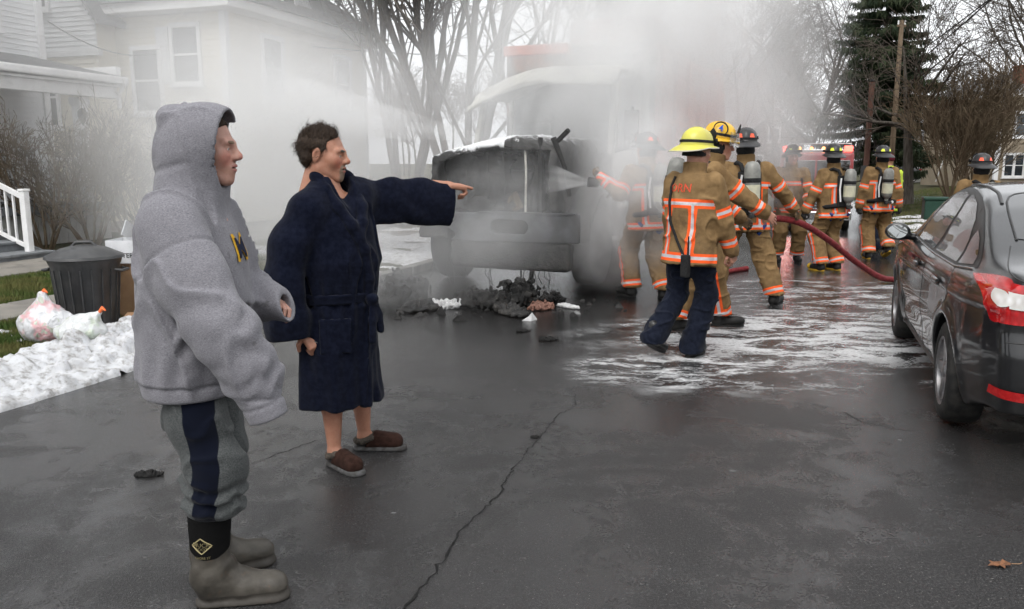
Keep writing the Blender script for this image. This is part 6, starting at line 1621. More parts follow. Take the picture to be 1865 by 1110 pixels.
# ---------------------------------------------------------------- the man in the navy bathrobe
def robe_man():
    p = thing('person', 'man in a navy bathrobe and brown slippers pointing at the burnt truck', 'person', (-.88, 4.25, 0))
    SK = skin_mat('skin_ruddy', (.40, .205, .140), (.045, .03, .022), (.11, .07, .045))
    hc = (-.072, .0, 1.642); yaw = R(-90 - 6)
    hf, hl = head_xf(hc, yaw, R(-6), 0, 1.10, mouth=.0045)
    goat = lambda q: np.maximum(np.maximum(blob(q, (.0, .088, -.098), (.03, .035, .028)), blob(q, (.022, .085, -.062), (.010, .02, .03))), .9 * blob(q, (.0, .1, -.043), (.026, .02, .007))) + .30 * blob(q, (.035, .06, -.075), (.05, .05, .04))
    # pointing left hand: index straight, the rest folded
    lwr = (.512, .436, 1.475); pdir = np.array((.62, .40, -.08))
    lh = hand_f(lwr, tuple(pdir), (-.10, -.20, 1), [(.05, .05, .05), (.9, 1.2, .7), (1.0, 1.3, .8), (1.05, 1.3, .8)], True, 1.16, .04, (.25, .55))
    rwr = (-.165, -.170, .765); rh = hand_f(rwr, (.45, .0, -.72), (.45, -.80, .30), [(.75, 1.2, .8), (.85, 1.25, .8), (.95, 1.25, .8), (1.0, 1.25, .8)], False, 1.06, .02, (.3, .6))
    sh_r, sh_l = (-.15, -.15, 1.44), (.10, .14, 1.45)
    trunk = U(.04, cone((-.03, .03, .95), (-.05, 0, 1.25), .11, .12), cone((-.11, -.11, 1.40), (.05, .09, 1.40), .05, .05), cone((-.05, 0, 1.35), (-.085, 0, 1.56), .085, .066))
    arms = U(.02, chain([(-.13, -.13, 1.41), (-.25, -.185, 1.12), rwr], [.045, .042, .031]), chain([(.06, .11, 1.41), (.29, .275, 1.43), lwr], [.036, .030, .027]))
    legs = U(.03, chain([(-.08, -.04, .9), (-.065, -.02, .48), (-.075, -.035, .33), (-.07, -.045, .10)], [.09, .056, .057, .034]), chain([(.0, .12, .9), (.03, .17, .48), (.035, .195, .33), (.045, .212, .10)], [.09, .056, .057, .034]),
             cone((-.07, -.045, .07), (.04, -.14, .045), .034, .03), cone((.04, .21, .07), (.17, .222, .045), .034, .03))
    merge_obj('body', [(hf, (-.26, -.15, 1.40), (.16, .15, 1.80), .0042, head_attrs(hl, goat)), (lh, (.38, .30, 1.30), (.80, .66, 1.60), .0042, None), (rh, (-.30, -.28, .60), (.02, -.06, .92), .0042, None),
                       (U(.04, trunk, arms), (-.4, -.35, .85), (.6, .55, 1.62), .016, None), (legs, (-.2, -.25, .02), (.3, .3, .55), .0075, None)], SK, p, HA)
    # hair
    def hair0(q):
        d = ell((0, -.026, .040), (.0835, .102, .090))(q)
        side = ell((0, -.042, -.02), (.080, .060, .055))(q)
        d = smin(d, side, .03)
        line = np.interp(q[..., 2], [-.08, -.03, .0, .03, .06, .085, .12], [-.055, -.035, .005, .024, .030, .066, .09])  # hairline y at each height
        d = smax(d, (q[..., 1] - line) * .8, .006)
        ear = ell((.082, -.012, -.006), (.02, .023, .036))(np.stack([np.abs(q[..., 0]), q[..., 1], q[..., 2]], -1))
        d = smax(d, -ear, .006); return smax(d, -.075 - q[..., 2], .01)
    hairf = lambda P: hair0(hl(P).astype(F32)) * 1.1 + .004 * fbm(P, (70, 70, 30), 2, 4) + .005 * vnoise(P, 28, 8)
    b = NB('brown_hair'); v = b.coord('Object'); z = hl
    col = b.mix(b.step(b.noise(b.coord('Object', (1, 1, .3)), 160, 4, .7), .3, .7), (.012, .007, .004), (.042, .025, .015))
    col = b.mix(b.math('MULTIPLY', b.step(b.attr('grey').outputs['Fac'], .3, 1.), .5), col, (.16, .14, .125))
    b.principled(Base_Color=col, Roughness=.65, Specular_IOR_Level=.25, Normal=b.bump(b.noise(b.coord('Object', (1, 1, .3)), 220, 3), .8, .004)); MH = b.m
    grey = lambda v: np.maximum(blob(np.abs(hl(v)) * V3(1, 0, 0) + hl(v) * V3(0, 1, 1), (.075, .022, -.005), (.03, .03, .045)), .7 * blob(hl(v), (0, -.07, -.06), (.08, .05, .02)))
    ho = sdf_obj('hair', hairf, (-.26, -.15, 1.52), (.08, .15, 1.82), .0048, MH, p, {'grey': grey})
    def flow(P):
        q = hl(P); f = np.stack([q[..., 0] * 0, .25 - 1.2 * (q[..., 2] < .05), -.6 + 1.6 * (q[..., 2] > .06)], -1)
        Rm = rotm(yaw, R(-6)); return f @ Rm.T
    st_ = strands('hair_strands', hairf, 5200, ((-.26, -.15, 1.54), (.08, .15, 1.81)), .032, MH, ho, flow, 3, None, .0011, .45)
    strands('hair_strands', hairf, 500, ((-.26, -.15, 1.66), (.08, .15, 1.81)), .055, MH, ho, flow, 8, None, .001, .8)
    # robe
    ps = math.atan2(-.75, -.66); Rb = rotm(ps); cb = V3(-.035, .02, 0)
    tob = lambda P: (P - cb) @ Rb
    st0 = stack([(.335, 0, .0, .228, .188), (.5, 0, 0, .222, .186), (.72, 0, .0, .212, .180), (.87, 0, .01, .198, .172), (.91, 0, .01, .193, .168), (.96, 0, .012, .203, .178), (1.1, 0, .022, .214, .192), (1.28, 0, .01, .212, .168), (1.40, 0, -.005, .20, .135), (1.46, 0, -.01, .145, .105), (1.51, 0, -.02, .10, .085)], .04)
    ra = [(-.135, -.14, 1.36), (-.225, -.18, 1.20), (-.262, -.195, 1.0), (-.258, -.18, .82), (-.248, -.17, .70)]
    rsl = chain(ra, [.095, .100, .108, .118, .124], .05, (.5, .85, 0), .72)
    la = [(.06, .10, 1.405), (.22, .22, 1.395), (.38, .33, 1.385), (.56, .46, 1.365)]
    sidev = (-.6, .8, 0)
    lsl = chain(la, [.105, .112, .118, .124], .04, sidev, .40)
    shl = chain([(-.135, -.140, 1.375), (-.07, -.03, 1.455), (.07, .115, 1.425)], [.090, .070, .095], .05)
    insl = cone((-.25, -.17, .82), (-.248, -.17, .62), .082, .104, (.5, .85, 0), .66)
    def robe0(P):
        q = tob(P); th = np.arctan2(q[..., 0], q[..., 1]); z = P[..., 2]
        n = fbm(P, (6, 6, 3), 3, 3); n2 = np.abs(vnoise(P, (10, 10, 4), 6))
        sk = sm01(.95, .35, z)
        d = st0(q.astype(F32)) + sk * (.010 * np.sin(th * 6 + 3.5 * n) + .004 * np.sin(th * 13 + 1)) + (1 - sk) * (.010 * n - .011 * np.exp(-(n2 / .15) ** 2))
        gather = np.exp(-((z - .93) / .09) ** 2); d = d + gather * .007 * np.sin(th * 18 + 4 * n)
        d = d - .030 * np.exp(-((th + .15 + .35 * (z - .6)) / .035) ** 2) * (z < .9) * .5          # overlapping front edge
        fold = .008 * fbm(P, (5, 5, 9), 3, 8)
        s1 = rsl(P) + fold + .007 * np.sin((P[..., 0] * 30 + P[..., 1] * 22) + 4 * n) * sm01(1.3, .8, z)
        s1 = smax(s1, -insl(P), .006); s1 = smax(s1, .725 + .12 * (P[..., 0] + .25) - z, .006)
        u = (P - V3(.06, .10, 1.42)) @ V3(.80, .60, 0)
        s2 = lsl(P) + (.008 * fbm(P, (9, 9, 5), 3, 9) + .007 * np.sin((z * .85 + u * .55) * 52 + 5 * n) * sm01(0, .12, u) * sm01(1.46, 1.36, z) * sm01(1.26, 1.33, z)) * (1 - .8 * sm01(.42, .58, u))
        d = smin(d, shl(P) + .006 * n, .05); d = smin(d, s1, .045); d = smin(d, s2, .05)
        return d.astype(F32)
    cuffn = V3(.80, .58, -.10)
    def robe(P):
        d = robe0(P)
        d = smax(d, (P - V3(.533, .445, 1.36)) @ cuffn, .006)
        d = smax(d, .335 - P[..., 2], .006)
        return d
    # neck opening: V down the chest, in the body frame
    nk = lambda P: (lambda q: smin(cone((0, .02, 1.64), (0, .0, 1.47), .082, .074)(q), cone((0, .08, 1.50), (.0, .21, 1.33), .062, .016)(q), .02))(tob(P).astype(F32))
    robe = SUB(robe, (nk, .008), (cone((.45, .385, 1.375), (.64, .52, 1.355), .088, .100, sidev, .34), .006), (stack([(.2, -.035, .02, .155, .155), (.50, -.035, .02, .14, .14), (.52, -.035, .02, .02, .02)]), .004))
    MRB = fabric('navy_fleece', (.0028, .0040, .0105), (.0065, .0085, .0185), 40, (1, 1, 1), .97, .5, 260, .06)
    rb = sdf_obj('bathrobe', robe, (-.46, -.40, .28), (.64, .60, 1.64), .0088, MRB, p)
    # shawl collar: a thick soft band from the nape down both sides of the V
    def band(pts, r):
        Q = []
        for x, y, z in pts: Q.append(tuple((Rb @ V3(x, y, z)) + cb))
        return chain(Q, [r * k for k in np.linspace(1, .8, len(Q))], .02)
    col_r = [(0, -.100, 1.585), (.065, -.072, 1.575), (.096, -.01, 1.53), (.096, .06, 1.465), (.075, .13, 1.375), (.035, .180, 1.29), (-.02, .205, 1.17), (-.05, .20, 1.02), (-.055, .185, .93)]
    col_l = [(0, -.100, 1.585), (-.065, -.072, 1.575), (-.096, -.01, 1.525), (-.095, .06, 1.455), (-.07, .13, 1.38), (-.035, .175, 1.30), (.0, .2, 1.22)]
    cf = U(.02, band(col_r, .034), band(col_l, .034)); cfn = lambda P: cf(P) + .004 * fbm(P, 14, 2, 2)
    sdf_obj('collar', cfn, (-.30, -.32, .88), (.28, .24, 1.66), .009, MRB, rb)
    # tie belt with a knot and hanging ends
    bl = lambda P: (lambda q: smax(smax(st0(q) - .012, -(st0(q) + .02), .004), np.abs(P[..., 2] - .915 - .03 * q[..., 1]) - .027, .01) + .003 * fbm(P, 20, 2, 1))(tob(P).astype(F32))
    bo = sdf_obj('belt', bl, (-.30, -.26, .85), (.22, .30, .98), .0085, MRB, p)
    kb = lambda x, y, z: tuple((Rb @ V3(x, y, z)) + cb)
    kn = U(.015, ell(kb(-.06, .205, .91), (.035, .035, .035)), chain([kb(-.06, .21, .90), kb(-.05, .22, .80), kb(-.045, .222, .70)], [.020, .024, .026], .01, kb(0, 1, 0), .45), chain([kb(-.07, .21, .90), kb(-.10, .208, .82), kb(-.11, .21, .745)], [.02, .024, .025], .01, kb(0, 1, 0), .45))
    sdf_obj('belt_knot', lambda P: kn(P) + .003 * fbm(P, 22, 2, 3), (-.25, -.32, .62), (.25, .2, .98), .008, MRB, bo)
    pk = rbox(kb(.13, .145, .735), (.080, .006, .09), .005, rotm(ps - .62)); sdf_obj('pocket', lambda P: pk(P) + .003 * fbm(P, 14, 2, 6), (-.4, -.35, .58), (.1, .1, .88), .0085, MRB, rb)
    # slippers
    MS = M('brown_suede', (.022, .010, .007), (.040, .019, .014), rough=.95, scale=40, bump=.3, bscale=250); MF = M('grey_pile_lining', (.055, .046, .038), (.11, .095, .08), rough=1., scale=120, bump=1., bscale=220, bdist=.01); MSO = M('slipper_sole', (.045, .042, .04), (.1, .1, .1), rough=.6, scale=30)
    def slipper(heel, toe):
        h_, t_ = np.array((*heel, 0.)), np.array((*toe, 0.)); dv = t_ - h_; L = np.linalg.norm(dv); dv /= L; sd = np.array((-dv[1], dv[0], 0))
        at = lambda u, z, s=0: tuple(h_ + dv * u * L + sd * s + np.array((0, 0, z)))
        lo = np.minimum(h_, t_) - .1; hi = np.maximum(h_, t_) + .1; bx = ((lo[0], lo[1], -.02), (hi[0], hi[1], .14))
        up = Uk(cone(at(.22, .045), at(.80, .042), .043, .046), (cone(at(.38, .075), at(.78, .048), .040, .040), .03)); up = CUT(CUT(up, (0, 0, .022), (0, 0, -1), .004), at(.30, .06), tuple(-dv * .8 + np.array((0, 0, .5))), .01)
        stch = lambda P: up(P) + .003 * np.exp(-((np.sqrt((((P - V3(*at(.62, 0))) @ dv.astype(F32)) / (.36 * L)) ** 2 + (((P - V3(*at(.62, 0))) @ sd.astype(F32)) / .031) ** 2) - 1) / .12) ** 2)
        o = sdf_obj('slipper', stch, *bx, .0058, MS, p)
        so = lambda P: smax(smin(cone(at(.12, 0), at(.86, 0), .042, .049)(P), cone(at(.5, 0), at(.8, 0), .042, .050)(P), .03), np.maximum(P[..., 2] - .026, .002 - P[..., 2]), .006)
        sdf_obj('sole', so, *bx, .006, MSO, o)
        cu = chain([at(.42, .088, .0), at(.36, .078, .035), at(.2, .060, .043), at(.08, .056, .026), at(.05, .056, 0), at(.08, .056, -.026), at(.2, .060, -.043), at(.36, .078, -.035), at(.42, .088, 0)], [.017] * 9, .008)
        sdf_obj('cuff', lambda P: cu(P) + .004 * fbm(P, 60, 2, 2), *bx, .0058, MF, o)
    slipper((-.105, -.005), (.095, -.195)); slipper((-.015, .21), (.275, .222))
    # small dark key or lighter held in the lowered hand
    k = tag(MB().tube([(-.135, -.175, .715), (-.09, -.18, .70), (-.06, -.182, .685)], [.006, .005, .004], 6).build('cigarette_lighter', M('dark_metal_small', (.03, .03, .03), rough=.4), None, smooth=60), 'small dark stick held in the lowered hand of the man in the bathrobe', 'lighter')
    k.location = (-.88, 4.25, 0)
    return p
robe_man()
# ---------------------------------------------------------------- fire crew
def ik(a, b, l1, l2, pole):
    a, b, pole = np.array(a, float), np.array(b, float), np.array(pole, float)
    d = b - a; L = np.linalg.norm(d); L2 = min(L, (l1 + l2) * .999); d /= L
    x = (l1 * l1 - l2 * l2 + L2 * L2) / (2 * L2); h = math.sqrt(max(l1 * l1 - x * x, 0))
    pp = pole - d * pole.dot(d); pp /= np.linalg.norm(pp) + 1e-9
    return a + d * x + pp * h, a + d * L2
def mat_turnout():
    b = NB('turnout_tan'); v = b.coord('Object')
    n = b.noise(v, 9, 6, .65)
    col = b.mix(b.step(n, .3, .72), (.235, .150, .070), (.150, .092, .042))
    col = b.mix(b.math('MULTIPLY', b.step(b.noise(v, 3, 6, .72), .48, .72), .75), col, (.075, .050, .030))
    bd = b.attr('band').outputs['Fac']
    wear = b.math('MULTIPLY', b.step(b.noise(v, 30, 4, .7), .5, .8), .45)
    org = b.mix(wear, (.85, .11, .025), (.5, .09, .03)); sil = b.mix(wear, (.46, .44, .45), (.30, .29, .30))
    on = b.step(bd, .0375, .0355); ins = b.step(bd, .0135, .0120)
    col = b.mix(on, col, org); col = b.mix(ins, col, sil)
    h = b.noise(v, 300, 2)
    nr = b.bump(h, .3, .002); nr = b.bump(b.noise(v, 26, 5, .6, .7), .5, .012, nr)
    b.principled(Base_Color=col, Roughness=b.mixf(ins, .85, .4), Normal=nr, Specular_IOR_Level=b.mixf(ins, .12, .6)); return b.m
M_TURN = mat_turnout()
M_BLKRUB = M('black_rubber', (.014, .014, .014), (.03, .029, .028), rough=.5, scale=14, bump=.2, bscale=60)
M_STRAP = M('black_webbing', (.013, .013, .014), (.022, .022, .022), rough=.8, scale=60)
M_BLUE = M('blue_webbing', (.02, .05, .20), (.015, .04, .15), rough=.75, scale=60)
M_TANK = M('grey_composite_tank', (.22, .22, .20), (.14, .14, .13), rough=.35, rough2=.6, scale=9)
M_TANKL = M('pale_tank_label', (.52, .50, .36), (.40, .39, .30), rough=.4, scale=12)
M_HBLK = M('black_helmet', (.016, .016, .018), (.04, .039, .038), rough=.32, rough2=.6, scale=7)
M_HYEL = M('yellow_helmet', (.72, .42, .02), (.62, .36, .02), rough=.35, scale=6)
M_HLIM = M('lime_helmet', (.58, .55, .07), (.50, .46, .10), rough=.35, scale=6)
M_TETO = NB('orange_tetrahedron'); M_TETO.principled(Base_Color=(.9, .12, .05), Roughness=.3); M_TETO = M_TETO.m
M_TETY = NB('lime_tetrahedron'); M_TETY.principled(Base_Color=(.75, .85, .05), Roughness=.3); M_TETY = M_TETY.m
M_VISOR = NB('clear_visor'); M_VISOR.principled(Base_Color=(.92, .93, .93), Roughness=.06, Transmission_Weight=.92, IOR=1.15, Alpha=.55); M_VISOR = M_VISOR.m
M_NAVYP = fabric('navy_work_trousers', (.0065, .0085, .016), (.012, .015, .026), 30, rough=.9, sheen=.05)
M_SHOE = M('black_shoe', (.012, .012, .012), (.022, .022, .022), rough=.35, scale=30)
M_BYEL = M('yellow_boot_toe', (.55, .33, .02), (.35, .22, .03), rough=.5, scale=20)
M_GLOVE = M('tan_work_glove', (.16, .10, .05), (.05, .04, .03), rough=.85, scale=20)
M_GLOVEB = M('black_work_glove', (.018, .018, .018), (.035, .033, .03), rough=.8, scale=20)
M_BRIMW = M('pale_brim_edge', (.6, .56, .46), (.5, .47, .4), rough=.5, scale=20)
SKC = skin_mat('skin_crew', (.44, .235, .17), (.06, .04, .03), (.15, .1, .08))

def helmet(parent, c, yaw, pitch, shell_mat, tet_mat, visor=False, number=None, brim_edge=False, roll=0):
    Rm = Matrix.Translation(Vector(c)) @ Matrix.Rotation(yaw, 4, 'Z') @ Matrix.Rotation(pitch, 4, 'X') @ Matrix.Rotation(roll, 4, 'Y')
    n = 48; rings = []
    def rad(a, kx, ky): return kx * math.sin(a), ky * math.cos(a)          # a = 0 at the front
    prof = [(.02, .128), (.30, .124), (.55, .112), (.76, .092), (.90, .062), (.98, .028), (1.0, .0), (1.03, -.012)]
    v = []; f = []
    for u, z in prof:
        for k in range(n):
            a = 2 * math.pi * k / n; x, y = rad(a, .116 * u, .142 * u)
            rb = 1 + .03 * max(0, math.cos(4 * a)) ** 8 * (.3 < u < .95); v.append((x * rb, y * rb, z * (1 + .05 * max(0, math.cos(4 * a)) ** 8 * (u < .95))))
    def brim(k, u):                                                           # wide duck-tail at the back
        a = 2 * math.pi * k / n; cb_ = math.cos(a)
        e = .018 + .012 * abs(math.sin(a)) + (.020 * max(cb_, 0) + .075 * max(-cb_, 0) ** 1.5)
        x, y = rad(a, .119 + e * u, .145 + e * u)
        return (x, y, -.014 - (.012 + .045 * max(-cb_, 0) + .01 * abs(math.sin(a))) * u ** 1.3 + .008 * max(cb_, 0) * u)
    for u in (.0, .5, 1.0): v += [brim(k, u) for k in range(n)]
    v += [tuple(np.array(brim(k, 1.0)) - (0, 0, .009)) for k in range(n)]
    v += [tuple(np.array(brim(k, .5)) - (0, 0, .008)) for k in range(n)]
    for k in range(n): a = 2 * math.pi * k / n; x, y = rad(a, .108, .135); v.append((x, y, -.02))
    for k in range(n): a = 2 * math.pi * k / n; x, y = rad(a, .04, .05); v.append((x, y, .095))
    nr = len(v) // n
    for i in range(nr - 1):
        for k in range(n): f.append((i * n + k, i * n + (k + 1) % n, (i + 1) * n + (k + 1) % n, (i + 1) * n + k))
    f.append(tuple(range(n))[::-1]); f.append(tuple((nr - 1) * n + k for k in range(n)))
    hm = MB().add([tuple(Rm @ Vector(p)) for p in v], f).build('helmet', shell_mat, parent, smooth=50)
    def shp(a, u): x, y = rad(a, .116 * u, .142 * u); z = np.interp(u, [.02, .3, .55, .76, .9, .98, 1.], [.128, .124, .112, .092, .062, .028, 0]); return Vector((x * 1.035, y * 1.035, z * 1.035 + .001))
    for a0 in (.55, -.55, 2.55, -2.55):
        q = [shp(a0 - .26, .985), shp(a0 - .13, .99), shp(a0, .992), shp(a0 + .13, .99), shp(a0 + .26, .985), shp(a0 + .16, .90), shp(a0, .89), shp(a0 - .16, .90)]
        if tet_mat: MB().add([tuple(Rm @ p) for p in q] + [tuple(Rm @ (p * .97)) for p in q], [(0, 1, 2, 6, 7), (2, 3, 4, 5, 6)] + [(i, (i + 1) % 8, (i + 1) % 8 + 8, i + 8) for i in range(8)]).build('reflective_patch', tet_mat, hm)
    band = MB().lathe([(1.0, .004), (1.03, .006), (1.035, .022), (1.0, .026), (.98, .015)], n, Rm @ Matrix.Diagonal((.118, .144, 1, 1)), True).build('helmet_band', M_STRAP, hm, smooth=50)
    if brim_edge:
        pts = [Rm @ (Vector(brim(k, 1.0)) - Vector((0, 0, .004))) for k in range(n)]; pts.append(pts[0])
        MB().tube(pts, .006, 6, False).build('brim_edge', M_BRIMW, hm, smooth=60)
    if visor:
        vv = []; m_ = 18
        for i in range(m_ + 1):
            a = -1.15 + 2.3 * i / m_
            for j, (r, z) in enumerate(((.166, .03), (.182, -.03), (.186, -.085))): x, y = r * math.sin(a) * .92, r * math.cos(a); vv.append(tuple(Rm @ Vector((x, y, z + .02))))
        ff = [(i * 3 + j, (i + 1) * 3 + j, (i + 1) * 3 + j + 1, i * 3 + j + 1) for i in range(m_) for j in range(2)]
        o = MB().add(vv, ff).build('visor', M_VISOR, hm, smooth=180, fix=False); md = o.modifiers.new('Solid', 'SOLIDIFY'); md.thickness = .003
    else:
        vv = []; m_ = 14
        for i in range(m_ + 1):
            a = -1.0 + 2.0 * i / m_
            for (r, z) in ((.168, .045), (.176, .012)): vv.append(tuple(Rm @ Vector((r * math.sin(a) * .9, r * math.cos(a), z))))
        o = MB().add(vv, [(i * 2, i * 2 + 2, i * 2 + 3, i * 2 + 1) for i in range(m_)]).build('goggle_strip', M_STRAP, hm, smooth=180, fix=False); md = o.modifiers.new('Solid', 'SOLIDIFY'); md.thickness = .012
    MB().add([tuple(Rm @ Vector(p)) for p in [(-.035, .152, .02), (.035, .152, .02), (.05, .16, .09), (0, .163, .135), (-.05, .16, .09), (-.035, .143, .02), (.035, .143, .02), (.05, .15, .09), (0, .153, .135), (-.05, .15, .09)]],
             [(0, 1, 2, 3, 4), (9, 8, 7, 6, 5), (0, 5, 6, 1), (1, 6, 7, 2), (2, 7, 8, 3), (3, 8, 9, 4), (4, 9, 5, 0)]).build('front_shield', M_STRAP, hm)
    if number:
        me = text_mesh(number, .085, .002); dsc = MB().lathe([(.001, .0), (.055, -.004), (.057, -.010), (.001, -.008)], 28)
        loc = Rm @ Matrix.Translation(shp(1.95, .80) * 1.03) @ Matrix.Rotation(R(20), 4, 'Z') @ Matrix.Rotation(R(48), 4, 'Y')
        # number disc on the right side of the shell
        base = Rm @ Matrix.Translation((.117, -.02, .060)) @ Matrix.Rotation(R(90), 4, 'Z') @ Matrix.Rotation(R(70), 4, 'X')
        me.transform(base @ Matrix.Translation((0, 0, .012))); link('number', me, M('blue_numeral', (.02, .08, .42), rough=.5), hm)
        MB().lathe([(.064, .0), (.066, .008), (.058, .010), (.056, .0)], 28, base, True).build('number_ring', M_STRAP, hm, smooth=50)
    return hm

def air_pack(parent, base, up, back, yaw):
    """breathing set on the back: base point low on the back, up axis, back = outward normal"""
    b_, u, n = Vector(base), Vector(up).normalized(), Vector(back).normalized(); x = u.cross(n).normalized(); n = x.cross(u)
    Mx = Matrix((x, n, u)).transposed().to_4x4(); Mx.translation = b_                   # local: x side, y outward, z up
    MB().box((-.12, .0, -.06), (.12, .035, .40), Mx).build('back_plate', M_STRAP, parent, bevel=.015)
    tk = MB().lathe([(.001, -.035), (.03, -.03), (.03, .0), (.055, .02), (.078, .06), (.082, .10), (.082, .40), (.075, .45), (.05, .485), (.001, .495)], 24, Mx @ Matrix.Translation((0, .115, .0)) @ Matrix.Rotation(R(-3), 4, 'X')).build('air_tank', M_TANK, parent, smooth=50)
    MB().lathe([(.0835, .09), (.0835, .25)], 24, Mx @ Matrix.Translation((0, .115, 0)) @ Matrix.Rotation(R(-3), 4, 'X')).build('tank_label', M_TANKL, tk, smooth=60)
    MB().lathe([(.086, .275), (.088, .28), (.088, .315), (.086, .32)], 24, Mx @ Matrix.Translation((0, .115, 0)) @ Matrix.Rotation(R(-3), 4, 'X')).build('tank_strap', M_STRAP, tk, smooth=40)
    vl = MB().lathe([(.001, -.095), (.03, -.09), (.032, -.05), (.025, -.035), (.001, -.035)], 14, Mx @ Matrix.Translation((0, .115, 0))).tube([Mx @ Vector((.02, .115, -.06)), Mx @ Vector((.08, .10, -.065)), Mx @ Vector((.10, .08, -.06))], .022, 8).build('valve', M_BLKRUB, tk, smooth=50)
    MB().lathe([(.001, .004), (.022, .004), (.024, .0), (.001, 0)], 16, Mx @ Matrix.Translation((.10, .108, -.055)) @ Matrix.Rotation(R(-90), 4, 'X')).build('gauge', M('gauge_face', (.7, .68, .66), rough=.3), tk, smooth=40)
    for sx in (-1, 1):
        MB().tube([Mx @ Vector((sx * .07, .02, .40)), Mx @ Vector((sx * .09, .0, .47)), Mx @ Vector((sx * .11, -.08, .50)), Mx @ Vector((sx * .13, -.20, .46)), Mx @ Vector((sx * .14, -.31, .30)), Mx @ Vector((sx * .16, -.28, .05)), Mx @ Vector((sx * .15, -.10, -.03)), Mx @ Vector((sx * .10, .01, -.02))], .024, 7).build('shoulder_strap', M_STRAP, parent, smooth=70)
    MB().tube([Mx @ Vector((.12, .02, -.04)), Mx @ Vector((.21, -.08, -.05)), Mx @ Vector((.20, -.22, -.06)), Mx @ Vector((.08, -.33, -.07)), Mx @ Vector((-.08, -.33, -.07)), Mx @ Vector((-.20, -.22, -.06)), Mx @ Vector((-.21, -.08, -.05)), Mx @ Vector((-.12, .02, -.04))], .03, 7).build('waist_belt', M_STRAP, parent, smooth=70)
    MB().tube([Mx @ Vector((-.085, .05, .36)), Mx @ Vector((-.11, .05, .2)), Mx @ Vector((-.10, .06, .02))], .012, 6).build('hose_line', M_TRIM, parent, smooth=60)

